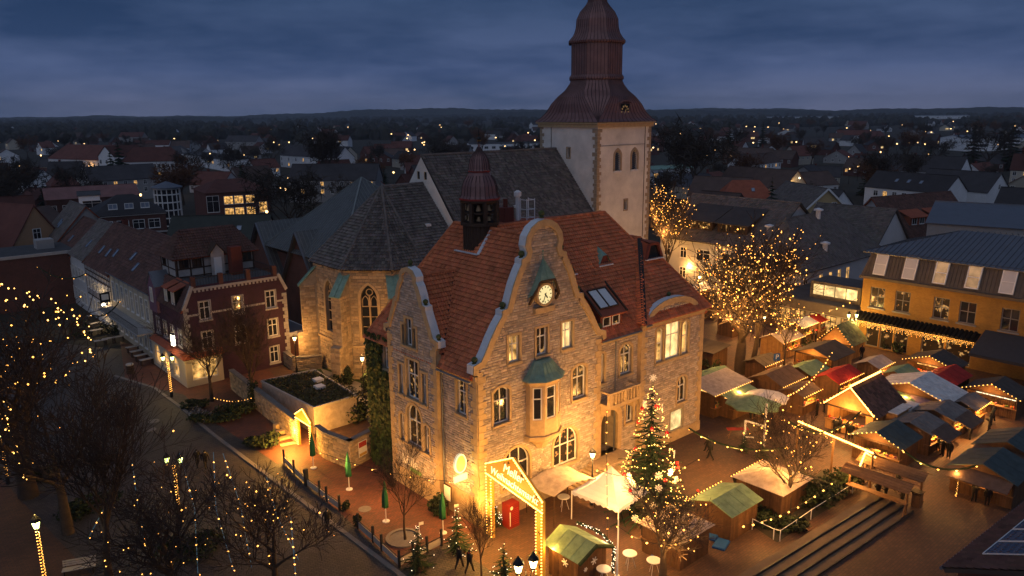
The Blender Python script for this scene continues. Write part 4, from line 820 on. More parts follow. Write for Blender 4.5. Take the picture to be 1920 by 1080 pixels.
def house(name, label, A, L, D, rz, ze, zr, wall, roof, ridge='x', hip=0.0, tiles=None, wins=(), group=None, over=0.35, cat='house', chim=(), skyl=(), trim=None, gutter=False, plain=None):
    """rectangular house: front wall runs along local x from A, ze eave height, zr ridge height; wins = (side, s, z, w, h, pane)"""
    t = thing(name, label, cat, (A[0], A[1], 0), rz, group); mb = MB(); f = plane_map((0, 0, 0), (1, 0, 0), (0, -1, 0)); b = plane_map((0, D, 0), (1, 0, 0), (0, 1, 0)); l = plane_map((0, 0, 0), (0, 1, 0), (-1, 0, 0)); r = plane_map((L, 0, 0), (0, 1, 0), (1, 0, 0))
    if ridge == 'x':
        wall_mesh(mb, f, rect(0, L, 0, ze)); wall_mesh(mb, b, rect(0, L, 0, ze)); g_ = [(0, 0), (D, 0), (D, ze), (D / 2, zr - 0.12), (0, ze)] if hip == 0 else rect(0, D, 0, ze); wall_mesh(mb, l, g_); wall_mesh(mb, r, g_)
        k = over * (zr - ze) / (D / 2); o1, o2 = (-over, L + over) if hip == 0 else (-over, L + over); h0 = hip if hip else -over
        P1, P2 = [(o1, -over, ze - k), (o2, -over, ze - k), (L - h0, D / 2, zr), (h0, D / 2, zr)], [(o2, D + over, ze - k), (o1, D + over, ze - k), (h0, D / 2, zr), (L - h0, D / 2, zr)]
        pls = [P1, P2]
        if hip: pls += [[(o1, D + over, ze - k), (o1, -over, ze - k), (hip, D / 2, zr)], [(o2, -over, ze - k), (o2, D + over, ze - k), (L - hip, D / 2, zr)]]
        rd = [((h0, D / 2, zr + 0.03), (L - h0, D / 2, zr + 0.03))]
        if hip: rd += [((o1, -over, ze - k), (hip, D / 2, zr)), ((o2, -over, ze - k), (L - hip, D / 2, zr)), ((o1, D + over, ze - k), (hip, D / 2, zr))]
    else:
        wall_mesh(mb, l, rect(0, D, 0, ze)); wall_mesh(mb, r, rect(0, D, 0, ze)); g_ = [(0, 0), (L, 0), (L, ze), (L / 2, zr - 0.12), (0, ze)] if hip == 0 else rect(0, L, 0, ze); wall_mesh(mb, f, g_); wall_mesh(mb, b, g_)
        k = over * (zr - ze) / (L / 2); h0 = hip if hip else -over
        pls = [[(-over, D + over, ze - k), (-over, -over, ze - k), (L / 2, h0, zr), (L / 2, D - h0, zr)], [(L + over, -over, ze - k), (L + over, D + over, ze - k), (L / 2, D - h0, zr), (L / 2, h0, zr)]]
        if hip: pls += [[(-over, -over, ze - k), (L + over, -over, ze - k), (L / 2, hip, zr)], [(L + over, D + over, ze - k), (-over, D + over, ze - k), (L / 2, D - hip, zr)]]
        rd = [((L / 2, h0, zr + 0.03), (L / 2, D - h0, zr + 0.03))]
    obj('wall', mb, wall, t); rb = MB()
    for p in pls: slab(rb, p, 0.16)
    ro = obj('roof', rb, plain or roof if not tiles else (plain or 'dark_tile_plain'), t)
    if tiles:
        for p in pls[:3 if not hip else 4]: roof_tiles([Vector(q) + Vector((0, 0, 0.03)) for q in p], roof, 'roof_tiles', ro, *tiles)
        rc = MB()
        for a_, b_ in rd: ridge_caps(rc, a_, b_, 0.15, 0.45)
        obj('ridge_tiles', rc, roof, ro, kind='stuff')
    elif ridge == 'x' and not hip:
        rc = MB(); rc.bar(*rd[0], 0.3, 0.14); obj('ridge', rc, roof, ro)
    for w in wins: far_window(t, w[0], L, D, *w[1:])
    for (x, y, zt) in chim:
        c = MB(); c.box((x, y, (zt + ze) / 2), (0.7, 0.7, zt - ze)); c.box((x, y, zt - 0.1), (0.85, 0.85, 0.2)); obj('chimney', c, 'red_wood', ro)
    for (fx, fy, side) in skyl:     # roof windows, fractions along and up the slope
        p = [Vector(q) for q in pls[side]]; e = (p[1] - p[0]).normalized(); c = p[0].lerp(p[1], fx); s = ((p[2] + p[3]) / 2 - (p[0] + p[1]) / 2) if len(p) == 4 else p[2] - (p[0] + p[1]) / 2; sl = s.length; s.normalize(); n = e.cross(s).normalized(); n = n if n.z > 0 else -n
        c = c + s * sl * fy + n * 0.12; q = MB(); q.poly([c - e * 0.4 - s * 0.6, c + e * 0.4 - s * 0.6, c + e * 0.4 + s * 0.6, c - e * 0.4 + s * 0.6]); sk = obj('skylight', q, 'sky_pane', ro); q = MB()
        for a_, b_ in ((-1, -1), (1, -1), (1, 1), (-1, 1)):
            q.bar(c + e * 0.45 * a_ + s * 0.65 * b_, c + e * 0.45 * (-b_ if a_ == b_ else a_) + s * 0.65 * (b_ if a_ == b_ else -b_), 0.09, 0.1)
        obj('frame', q, 'zinc', sk)
    if gutter:
        q = MB(); q.tube([(-over, -over - 0.06, ze - k - 0.02), (L + over, -over - 0.06, ze - k - 0.02)], 0.08, 6); obj('gutter', q, 'zinc', t)
    return t
mat('sky_pane', (0.25, 0.30, 0.38), 0.08, 0.1, spec=0.9)
mat('white_render', (0.55, 0.54, 0.53), 0.9, 0.1, 0.4, orand=0.1); mat('cream_render', (0.55, 0.47, 0.34), 0.9, 0.1, 0.4); mat('peach_render', (0.46, 0.27, 0.15), 0.9, 0.1, 0.4); mat('grey_render', (0.33, 0.32, 0.31), 0.9, 0.12, 0.4, orand=0.15); mat('yellow_render', (0.55, 0.40, 0.20), 0.9, 0.1, 0.4)
brickmat('yellow_brick', (0.34, 0.19, 0.036), (0.28, 0.15, 0.028), (0.20, 0.12, 0.04), 0.26, 0.085, plane='WALL', ms=0.010, bump=0.3)
brickmat('purple_brick', (0.062, 0.021, 0.044), (0.048, 0.018, 0.036), (0.07, 0.035, 0.04), 0.26, 0.085, plane='WALL', ms=0.008, bump=0.25)
brickmat('red_brick', (0.135, 0.048, 0.036), (0.10, 0.038, 0.03), (0.09, 0.055, 0.045), 0.26, 0.085, plane='WALL', ms=0.01, bump=0.25)
mat('shutter_grey', (0.20, 0.20, 0.21), 0.6, 0.1); mat('bronze_clad', (0.10, 0.085, 0.07), 0.55, 0.2, 1.5); mat('dark_awning', (0.045, 0.045, 0.05), 0.8, 0.15, 2.0); mat('flat_roof', (0.07, 0.07, 0.072), 0.85, 0.3, 0.7)
RZF = TH - math.pi / 2          # facades that look towards -AX (left-hand side of the street grid)

# ---------------- yellow brick building with metal mansard
YB = G(1607, 645); yel = thing('yellow_brick_building', 'yellow brick building with sloped metal attic storey and blue-grey seamed roof', 'building', (YB.x, YB.y, 0), RZF)
YL = 30.0; pf_ = plane_map((0, 0, 0), (1, 0, 0), (0, -1, 0)); yw = []
for s in (2.0, 5.1, 9.6, 12.5, 16.9, 19.8, 24.0, 27.0): yw.append(rect(s - 0.9, s + 0.9, 5.3, 7.9))
shop = [rect(1.0, 2.6, 0.1, 3.0), rect(2.75, 4.4, 0.1, 3.0), rect(4.55, 6.2, 0.1, 3.0), rect(7.8, 10.4, 0.1, 3.0), rect(10.6, 13.4, 0.1, 3.0)]
mb = MB(); wall_mesh(mb, pf_, rect(0, YL, 0, 9.1), yw + shop, 0.3); wall_mesh(mb, plane_map((0, 0, 0), (0, 1, 0), (-1, 0, 0)), rect(0, 14, 0, 9.1)); wall_mesh(mb, plane_map((0, 14, 0), (1, 0, 0), (0, 1, 0)), rect(0, YL, 0, 9.1)); obj('wall', mb, 'yellow_brick', yel)
for i, o in enumerate(yw): window(yel, pf_, o, 0.25, 0.1, (0.5,), (0.55,), ('dim_window' if i in (0, 1, 2, 5) else 'glass'), 'shutter_grey', sm='shutter_grey')
for i, o in enumerate(shop): window(yel, pf_, o, 0.28, 0.1, (), (), 'dim_window', 'shutter_grey', sill=False, name='shop_window')
mb = MB(); slab(mb, [(-0.3, -0.25, 9.1), (YL, -0.25, 9.1), (YL, 0.95, 12.4), (0.5, 0.95, 12.4)], 0.2); slab(mb, [(-0.3, 14.2, 9.1), (-0.3, -0.25, 9.1), (0.5, 0.95, 12.4), (0.5, 12.4, 12.4)], 0.2); att = obj('attic_cladding', mb, 'bronze_clad', yel); mb = MB(); mb.box((YL / 2, -0.3, 9.1), (YL + 0.6, 0.4, 0.35)); obj('cornice', mb, 'bronze_clad', yel)
mb = MB()
for i in range(72): x = 0.2 + i * 0.42; mb.bar((x, -0.28 + 0.03, 9.2), (x + (0.02 if i else 0.6), 0.9, 12.36), 0.03, 0.06)
obj('seam', mb, 'bronze_clad', att, kind='stuff')
pat = plane_map((0, 0, 0), (1, 0, 0), (0, -1, 0)); mat('blind', (0.60, 0.60, 0.60), 0.8, 0.05); litmat('blind_lit', (1, 0.55, 0.25), 0.5, 1.2, 0.5)
for i in range(8):
    s = 2.0 + i * 3.55; f = lambda a, z, d: Vector((s + a, -0.25 + (z - 9.1) * 1.2 / 3.3 - d, z + d * 0.3)); q = MB()
    for (a0, a1, z0, z1) in ((-0.75, -0.62, 9.55, 12.1), (0.62, 0.75, 9.55, 12.1), (-0.75, 0.75, 9.5, 9.65), (-0.75, 0.75, 12.0, 12.15), (-0.62, 0.62, 10.75, 10.85)): q.quad(f(a0, z0, 0.3), f(a1, z0, 0.3), f(a1, z1, 0.3), f(a0, z1, 0.3)); q.quad(f(a0, z0, 0.05), f(a0, z0, 0.3), f(a0, z1, 0.3), f(a0, z1, 0.05)); q.quad(f(a1, z0, 0.05), f(a1, z0, 0.3), f(a1, z1, 0.3), f(a1, z1, 0.05))
    w_ = obj('roof_window', q, 'white_paint', att); q = MB(); q.quad(f(-0.62, 9.65, 0.26), f(0.62, 9.65, 0.26), f(0.62, 12.0, 0.26), f(-0.62, 12.0, 0.26)); obj('pane', q, 'blind_lit' if i in (2, 3) else 'blind', w_)
seamed(yel, [(-0.6, 0.45, 12.2), (YL + 1, 0.45, 12.2), (YL + 1, 9.0, 14.9), (8.0, 9.0, 14.9)], 'zinc', pitch=0.62); seamed(yel, [(-0.6, 14, 12.2), (-0.6, 0.45, 12.2), (8.0, 9.0, 14.9)], 'zinc', pitch=0.62)
seamed(yel, [(YL + 1, 17, 12.2), (-0.6, 14, 12.2), (8.0, 9.0, 14.9), (YL + 1, 9.0, 14.9)], 'zinc', pitch=0.62)
mb = MB()
for i in range(28):      # tiled canopy over the shop front
    x = 0.2 + i * 0.5; mb.tube([(x, -0.02, 4.45), (x, -1.5, 3.75)], 0.2, 6)
slab(mb, [(0, -1.5, 3.72), (14.2, -1.5, 3.72), (14.2, 0, 4.4), (0, 0, 4.4)], 0.1); obj('shop_canopy', mb, 'brown_tile', yel, kind='stuff')
mb = MB(); slab(mb, [(14.6, -4.6, 3.2), (29, -4.6, 3.2), (29, -0.02, 5.0), (14.6, -0.02, 5.0)], 0.08); mb.quad(Vector((14.6, -4.6, 3.2)), Vector((29, -4.6, 3.2)), Vector((29, -4.6, 2.85)), Vector((14.6, -4.6, 2.85))); obj('awning', mb, 'dark_awning', yel, label='large dark sloping awning on the yellow building')
mat('bulb', (1, 0.8, 0.4), 0.5, 0, emit=(1, 0.42, 0.07), es=5.0); mat('bulb_white', (1, 1, 1), 0.5, 0, emit=(1, 0.85, 0.62), es=3.5); mat('bulb_hot', (1, 0.8, 0.4), 0.5, 0, emit=(1, 0.50, 0.11), es=6.5)
yc = thing('icicle_lights', 'icicle fairy lights hanging under the tiled shop canopy', 'lights', (YB.x, YB.y, 0), RZF); mb = MB(); wi = MB()
for i in range(90):
    x = 0.2 + i * 0.155; n = random.choice((2, 3, 4, 5)); wi.bar((x, -1.52, 3.7), (x, -1.52, 3.62 - n * 0.16), 0.012)
    for k in range(n): mb.octa((x + uni(-.04, .04), -1.55 + uni(-.05, .05), 3.6 - k * 0.17), 0.035)
obj('bulbs', mb, 'bulb', yc, kind='stuff'); obj('wire', wi, 'black_iron', yc, kind='stuff'); lamp('light', (4, -2.2, 3.2), 60, parent=yc); lamp('light', (10.5, -2.2, 3.2), 60, parent=yc)

# ---------------- white inn with dark roofs behind the big tree
WI = (26.0, 133.5)
inn = house('white_inn', 'long white rendered inn with dark tiled roof and shed dormers by the market', WI, 20, 19, RZF, 9.0, 15.3, 'white_render', 'dark_tile', tiles=(0.42, 0.5, 0.05, 0.06, 0.2), over=0.5,
    wins=[('f', x, 5.6, w, 1.7, k) for x, w, k in ((1.6, 1.2, 'glass'), (5.0, 1.2, 'glass'), (9.0, 2.6, 'glass'), (14.0, 2.6, 'glass'))] + [('f', x, 2.2, w, 1.7, k) for x, w, k in ((1.6, 1.2, 'dim_window'), (5.0, 1.2, 'dim_window'), (9.0, 2.6, 'lit_window'), (14.0, 2.6, 'dim_window'))])
for (x0, w) in ((3.0, 6.2), (10.2, 5.6)):
    mb = MB(); sl = 6.3 / 9.5; y0 = 1.9; zb = 9.0 + y0 * sl; pm = plane_map((x0, y0, zb), (1, 0, 0), (0, -1, 0)); wall_mesh(mb, pm, rect(0, w, 0, 1.7), [rect(0.4, w / 2 - 0.2, 0.3, 1.5), rect(w / 2 + 0.2, w - 0.4, 0.3, 1.5)], 0.15)
    for s in (0, w): mb.poly([Vector((x0 + s, y0, zb)), Vector((x0 + s, y0, zb + 1.7)), Vector((x0 + s, y0 + 5.2, zb + 3.5))])
    d = obj('dormer', mb, 'dark_wood', inn)
    for s in (rect(0.4, w / 2 - 0.2, 0.3, 1.5), rect(w / 2 + 0.2, w - 0.4, 0.3, 1.5)): window(d, pm, s, 0.12, 0.08, (0.5,), (), 'dim_window', 'dark_wood', sill=False)
    mb = MB(); slab(mb, [(x0 - 0.4, y0 - 0.5, zb + 1.62), (x0 + w + 0.4, y0 - 0.5, zb + 1.62), (x0 + w + 0.4, y0 + 6.0, zb + 3.95), (x0 - 0.4, y0 + 6.0, zb + 3.95)], 0.15); obj('dormer_roof', mb, 'dark_tile_plain', d)
W2 = (42.4, 111.0); A2 = Vector((42.4, 111.0, 0)) + AY * 13
wing = house('inn_wing', 'dark hipped roof wing of the inn with roof vents and lit side windows', A2, 13, 27, RZF, 7.0, 13.4, 'white_render', 'dark_tile', ridge='y', hip=6.2, tiles=(0.42, 0.5, 0.05, 0.06, 0.2), over=0.5,
    wins=[('r', y, 3.6, 1.0, 1.9, 'lit_window') for y in (6.0, 9.0, 11.8, 14.6)] + [('r', 1.5, 3.2, 1.2, 2.2, 'glass')])
for (x, y, z) in ((11.3, 10.0, 8.2), (7.2, 15, 12.6), (4.2, 5.5, 10.6)):
    q = MB(); q.lathe([(0.4, 0), (0.4, 1.3), (0.75, 1.35), (0.75, 1.6), (0.1, 1.8)], 10, (x, y, z)); obj('roof_vent', q, 'lead', wing)
W3 = Vector((61.5, 130.0, 0))
house('white_gabled_house', 'white gabled house with dark roof joining the inn wing', W3 + AY * 14, 14, 15, RZF, 6.0, 12.8, 'white_render', 'dark_tile', tiles=(0.42, 0.5, 0.05, 0.06, 0.2), skyl=((0.5, 0.55, 0),), wins=[('f', 11.5, 3.4, 1.6, 1.6, 'glass')])
lowb = thing('flat_roofed_shop', 'low flat roofed shop with a lit clerestory beside the yellow building', 'shop', (*(Vector((YB.x, YB.y, 0)) + AY * 14.5 + AX * 0.5)[:2], 0), RZF)
pfl = plane_map((0, 0, 0), (1, 0, 0), (0, -1, 0)); oz = [rect(0.8 + i * 2.2, 2.4 + i * 2.2, 0.2, 2.9) for i in range(6)]; mb = MB(); wall_mesh(mb, pfl, rect(0, 14.3, 0, 3.4), oz, 0.2); obj('wall', mb, 'grey_render', lowb)
for o in oz: window(lowb, pfl, o, 0.15, 0.1, (0.5,), (0.7,), 'lit_window', 'black_iron', sill=False, name='shop_window')
mb = MB(); mb.box((7.0, 5, 4.0), (15.0, 12.4, 1.3)); obj('fascia', mb, 'bronze_clad', lowb); mb = MB(); mb.box((7, 5, 4.68), (14.2, 11.6, 0.05)); obj('roof', mb, 'flat_roof', lowb)
mb = MB(); mb.box((10.2, 3.5, 5.9), (7.0, 5.0, 2.4)); up_ = obj('clerestory', mb, 'bronze_clad', lowb)
for i in range(4): q = MB(); q.box((7.9 + i * 1.55, 0.97, 6.0), (1.4, 0.06, 1.4)); obj('lit_pane', q, 'lit_bright', up_)

# ---------------- street row on the far side: purple corner house and its neighbours
PP = G(350, 735) + AX * 1.0 + AY * 1.6
def RP(a, b): return PP + AX * a + AY * b
mat('white_stone', (0.42, 0.385, 0.36), 0.85, 0.2, 2.0); mat('purple_render', (0.20, 0.10, 0.14), 0.9, 0.1, 0.5)
pur = thing('purple_corner_house', 'dark purple brick corner house with white trim, roof terrace and half-timbered penthouse', 'house', (*RP(0, 11.5)[:2], 0), RZF)
px_ = plane_map((11.5, 0, 0), (0, 1, 0), (1, 0, 0)); py_ = plane_map((0, 0, 0), (1, 0, 0), (0, -1, 0)); PD = 12.2
pw_ = [rect(s - 0.6, s + 0.6, z, z + 2.1) for z in (3.9, 7.4) for s in (2.4, 6.2, 10.2)]
mb = MB(); wall_mesh(mb, px_, [(0, 0), (PD, 0), (PD, 9.4), (PD - 0.9, 11.4), (1.2, 11.4), (0, 8.8)], pw_ + [rect(9.6, 10.7, 0.6, 2.6)], 0.25); py_w = [rect(s - 0.55, s + 0.55, z, z + 1.9) for z in (4.4,) for s in (2, 4.6, 7.2, 9.8)]
wall_mesh(mb, py_, rect(0, 11.5, 3.3, 8.8), py_w, 0.25); wall_mesh(mb, plane_map((0, 0, 0), (0, 1, 0), (-1, 0, 0)), rect(0, PD, 0, 11)); wall_mesh(mb, plane_map((0, PD, 0), (1, 0, 0), (0, 1, 0)), rect(0, 11.5, 0, 9.4)); obj('wall', mb, 'purple_brick', pur)
for i, o in enumerate(pw_ + [rect(9.6, 10.7, 0.6, 2.6)]): window(pur, px_, o, 0.22, 0.1, (0.5,), (0.66,), 'glass', surround=0.12, sm='white_stone')
for o in py_w: window(pur, py_, o, 0.22, 0.1, (0.5,), (0.66,), 'glass', surround=0.1, sm='white_stone')
mb = MB()
for z in (8.0, 11.0): 
    for (a, b) in ((0, 1.7), (3.1, 5.5), (6.9, 9.5), (10.9, PD)):
        if z < 9: extr(mb, px_, rect(a, b, z, z + 0.22), 0, 0.06)
extr(mb, px_, rect(1.3, PD - 1.0, 10.9, 11.15), 0, 0.12)
for i in range(22): extr(mb, px_, rect(1.4 + i * 0.45, 1.62 + i * 0.45, 10.65, 10.9), 0, 0.09)
obj('stone_band', mb, 'white_stone', pur, kind='stuff')
for s0_, sg in ((0, 1), (PD, -1)):
    z = 0
    while z < 8.8: 
        q = MB(); w = 0.6 if int(z * 2) % 2 else 0.4; extr(q, px_, rect(min(s0_, s0_ + sg * w), max(s0_, s0_ + sg * w), z + .02, z + 0.43), 0, 0.06); obj('quoin', q, 'white_stone', pur); z += 0.45
for (a, b) in (((1.2, 11.4), (0, 8.8)), ((PD - 0.9, 11.4), (PD, 9.4))): q = MB(); q.bar(px_(*a, 0.02), px_(*b, 0.02), 0.3, 0.35); obj('gable_coping', q, 'white_stone', pur)
mb = MB(); mb.poly([Vector((0, 1.2, 11.25)), Vector((11.5, 1.2, 11.25)), Vector((11.5, PD - 0.9, 11.25)), Vector((0, PD - 0.9, 11.25))]); obj('terrace', mb, 'flat_roof', pur)
roof_tiles([(0, -0.25, 8.6), (11.5, -0.25, 8.6), (11.5, 1.3, 11.4), (0, 1.3, 11.4)], 'brown_tile', 'mansard_tiles', pur, 0.36, 0.3); mb = MB(); slab(mb, [(0, -0.25, 8.56), (11.5, -0.25, 8.56), (11.5, 1.3, 11.36), (0, 1.3, 11.36)], 0.15); obj('mansard', mb, 'red_tile_plain', pur)
for x in (6.6, 9.0):
    mb = MB(); pmd = plane_map((x, -0.1, 8.9), (1, 0, 0), (0, -1, 0)); wall_mesh(mb, pmd, rect(-0.7, 0.7, 0, 1.9)); 
    for s in (-0.7, 0.7): mb.quad(pmd(s, 0, 0), pmd(s, 1.9, 0), pmd(s, 1.9, -1.5), pmd(s, 0, -0.3))
    d = obj('dormer', mb, 'brown_tile', pur); window(d, pmd, rect(-0.45, 0.45, 0.2, 1.7), 0.0, 0.1, (0.5,), (), 'glass', sill=False); q = MB(); slab(q, [(x - 0.9, -0.4, 10.75), (x + 0.9, -0.4, 10.75), (x + 0.9, 1.6, 11.5), (x - 0.9, 1.6, 11.5)], 0.1); obj('dormer_roof', q, 'red_tile_plain', d)
mb = MB(); pmd = plane_map((1.9, -0.35, 7.0), (1, 0, 0), (0, -1, 0)); wall_mesh(mb, pmd, [(-1.4, 0), (1.4, 0), (1.4, 3.2), (0.9, 3.6), (0.6, 4.4), (0, 4.9), (-0.6, 4.4), (-0.9, 3.6), (-1.4, 3.2)]); 
for s in (-1.4, 1.4): mb.quad(pmd(s, 0, 0), pmd(s, 3.2, 0), pmd(s, 3.2, -2.2), pmd(s, 0, -2.2))
d = obj('street_gable', mb, 'purple_render', pur); window(d, pmd, rect(-0.45, 0.45, 1.2, 3.0), 0.0, 0.1, (0.5,), (0.66,), 'glass', sill=False)
q = MB(); slab(q, [pmd(-1.5, 3.2, 0.1), pmd(-1.5, 3.2, -2.4), pmd(0, 4.9, -2.4), pmd(0, 4.9, 0.1)], 0.08); slab(q, [pmd(1.5, 3.2, 0.1), pmd(1.5, 3.2, -2.4), pmd(0, 4.9, -2.4), pmd(0, 4.9, 0.1)], 0.08); obj('gable_roof', q, 'zinc', d)
mb = MB(); shopw = [arched(1.0, 3.0, 0.5, 2.9, 0.8), arched(4.2, 6.2, 0.5, 2.9, 0.8), arched(7.6, 9.6, 0.5, 2.9, 0.8)]; pso = plane_map((0, -0.5, 0), (1, 0, 0), (0, -1, 0)); wall_mesh(mb, pso, rect(0, 11.9, 0, 3.3), shopw, 0.3); pso2 = plane_map((11.9, -0.5, 0), (0, 1, 0), (1, 0, 0)); sw2 = rect(0.7, 3.6, 0.7, 2.9); wall_mesh(mb, pso2, rect(0, 4.2, 0, 3.3), [sw2], 0.3); mb.quad(Vector((11.5, 3.7, 0)), Vector((11.9, 3.7, 0)), Vector((11.9, 3.7, 3.3)), Vector((11.5, 3.7, 3.3))); sf = obj('shop_front', mb, 'cream_render', pur, label='cream shop front with lit arched windows')
for o in shopw: window(sf, pso, o, 0.25, 0.1, (0.5,), (0.6,), 'lit_window', sill=False, name='shop_window')
window(sf, pso2, sw2, 0.25, 0.1, (0.5,), (), 'lit_window', sill=False, name='shop_window'); mb = MB(); slab(mb, [(-0.1, -0.7, 3.3), (12.1, -0.7, 3.3), (12.1, 0.3, 4.0), (-0.1, 0.3, 4.0)], 0.1); slab(mb, [(12.15, -0.7, 3.3), (12.15, 3.9, 3.3), (11.4, 3.9, 4.0), (11.4, -0.7, 4.0)], 0.1); obj('shop_roof', mb, 'red_tile_plain', sf)
PX0, PX1, PY0, PY1, PZ = 0.3, 5.6, 1.6, 11.0, 11.25
pent = MB(); ppr = plane_map((PX1, 0, PZ), (0, 1, 0), (1, 0, 0)); ppf = plane_map((0, PY0, PZ), (1, 0, 0), (0, -1, 0)); wall_mesh(pent, ppr, rect(PY0, PY1, 0, 2.6)); wall_mesh(pent, ppf, rect(PX0, PX1, 0, 2.6)); wall_mesh(pent, plane_map((0, PY1, PZ), (1, 0, 0), (0, 1, 0)), rect(PX0, PX1, 0, 2.6))
pe = obj('penthouse', pent, 'white_stone', pur, label='white half-timbered penthouse with brown tiled roof')
for (pm, s) in [(ppr, PY0 + 0.1 + i * 1.53) for i in range(7)] + [(ppf, PX0 + 0.1), (ppf, 2.9), (ppf, PX1 - 0.1)]: q = MB(); extr(q, pm, rect(s - 0.09, s + 0.09, 0, 2.6), 0, 0.06); obj('timber', q, 'dark_wood', pe)
for pm, L0, L_ in ((ppr, PY0, PY1), (ppf, PX0, PX1)):
    for z in (0.05, 1.0, 2.45): q = MB(); extr(q, pm, rect(L0, L_, z, z + 0.15), 0, 0.05); obj('timber', q, 'dark_wood', pe)
for pm, s in ((ppr, 2.5), (ppr, 4.0), (ppr, 8.6), (ppr, 10.1), (ppf, 1.6)): window(pe, pm, rect(s - 0.55, s + 0.55, 1.15, 2.4), 0.0, 0.08, (0.5,), (), 'glass', 'dark_wood', sill=False)
pr = [[(6.1, 1.1, 13.6), (6.1, 11.5, 13.6), (3.0, 9.6, 16.6), (3.0, 3.2, 16.6)], [(-0.2, 1.1, 13.6), (6.1, 1.1, 13.6), (3.0, 3.2, 16.6)], [(6.1, 11.5, 13.6), (-0.2, 11.5, 13.6), (3.0, 9.6, 16.6)], [(-0.2, 11.5, 13.6), (-0.2, 1.1, 13.6), (3.0, 3.2, 16.6), (3.0, 9.6, 16.6)]]
for p in pr: roof_tiles(p, 'brown_tile', 'roof_tiles', pe, 0.4, 0.3); mb = MB(); slab(mb, [Vector(q) - Vector((0, 0, 0.04)) for q in p], 0.12); obj('roof_deck', mb, 'red_tile_plain', pe)
mb = MB(); pdm = plane_map((6.4, 6.2, 13.0), (0, 1, 0), (1, 0, 0)); wall_mesh(mb, pdm, [(-0.8, -1.7), (0.8, -1.7), (0.8, 1.0), (0, 2.0), (-0.8, 1.0)]); d = obj('door_gable', mb, 'white_stone', pe); q = MB(); extr(q, pdm, rect(-0.45, 0.45, -1.7, 0.4), 0, 0.05); obj('door', q, 'white_paint', d)
q = MB(); slab(q, [pdm(-1.1, 0.75, 0.15), pdm(0, 2.1, 0.15), pdm(0, 2.1, -2.2), pdm(-1.1, 0.75, -1.0)], 0.1); slab(q, [pdm(1.1, 0.75, 0.15), pdm(0, 2.1, 0.15), pdm(0, 2.1, -2.2), pdm(1.1, 0.75, -1.0)], 0.1); obj('gable_roof', q, 'dark_wood', d)
mb = MB(); mb.box((7.2, 8.0, 12.9), (1.2, 1.3, 3.4)); obj('chimney', mb, 'red_wood', pur)
mb = MB()
for y in [1.3 + i * 0.32 for i in range(30)]: mb.bar((11.3, y, 11.3), (11.3, y, 12.2), 0.03)
mb.bar((11.3, 1.3, 12.2), (11.3, 11.0, 12.2), 0.06)
for i in range(30): mb.bar((0.3 + i * 0.36, 11.1, 11.3), (0.3 + i * 0.36, 11.1, 12.2), 0.03)
mb.bar((0.3, 11.1, 12.2), (11.3, 11.1, 12.2), 0.06); obj('railing', mb, 'black_iron', pur, kind='stuff')
for y in (1.4, 4.5, 7.7, 10.9): q = MB(); q.box((11.35, y, 11.8), (0.5, 0.5, 1.3)); obj('parapet_pier', q, 'red_brick', pur)
# the row going up the street
def row(name, label, v0, v1, D, ze, zr, wall, wins, **k):
    o = house(name, label, RP(0, v1), v1 - v0, D, RZF, ze, zr, wall, k.pop('roof', 'brown_tile'), tiles=(0.45, 0.4, 0.05, 0.06, 0.25), plain='red_tile_plain', wins=wins, over=0.3, **k); return o
cr = row('cream_row_house', 'cream row house with tall arched windows next to the purple corner house', 11.6, 30, 11, 9.0, 14.2, 'cream_render', [('f', 1.5 + i * 2.15, 5.0, 0.9, 2.6, 'glass') for i in range(8)] + [('f', 1.5 + i * 2.15, 1.0, 1.0, 2.2, 'glass') for i in range(8)], skyl=((0.25, 0.45, 0), (0.45, 0.3, 0)), gutter=True)
mb = MB(); mb.box((9.2, -1.0, 3.75), (18, 2.0, 0.2)); obj('balcony_slab', mb, 'grey_render', cr); mb = MB()
for i in range(46): mb.bar((0.3 + i * 0.4, -1.9, 3.85), (0.3 + i * 0.4, -1.9, 4.8), 0.03)
mb.bar((0.3, -1.9, 4.8), (18.3, -1.9, 4.8), 0.06); obj('balcony_rail', mb, 'black_iron', cr, kind='stuff')
for i in range(9): q = MB(); extr(q, plane_map((0, 0, 0), (1, 0, 0), (0, -1, 0)), rect(0.25 + i * 2.15, 0.4 + i * 2.15, 7.75, 8.9), 0, 0.06); obj('pilaster', q, 'white_stone', cr)
ht = row('half_timbered_row_house', 'half-timbered row house with pale plaster panels and red roof', 30.05, 44, 10, 8.4, 13.8, 'white_render', [('f', 1.2 + i * 1.6, 4.6, 0.8, 1.5, 'glass') for i in range(8)] + [('f', 1.2 + i * 2.2, 1.0, 1.0, 1.9, 'glass') for i in range(6)], skyl=((0.3, 0.4, 0), (0.55, 0.4, 0), (0.75, 0.45, 0)), chim=((4, 5.4, 14.6),))
pft = plane_map((0, 0, 0), (1, 0, 0), (0, -1, 0))
for i in range(17): q = MB(); extr(q, pft, rect(0.1 + i * 0.85, 0.24 + i * 0.85, 3.4, 8.2), 0, 0.05); obj('timber', q, 'dark_wood', ht)
for z in (3.4, 4.3, 6.4, 7.2, 8.1): q = MB(); extr(q, pft, rect(0, 13.95, z, z + 0.16), 0.001, 0.055); obj('timber', q, 'dark_wood', ht)
row('pale_green_row_house', 'narrow pale green plastered row house with tall chimney', 44.05, 53, 10, 8.6, 13.4, 'white_render', [('f', 1.2 + i * 2.0, 5.0, 1.0, 1.7, 'glass') for i in range(4)] + [('f', 1.2 + i * 2.0, 1.2, 1.0, 1.8, 'glass') for i in range(4)], skyl=((0.6, 0.4, 0),), roof='dark_tile')
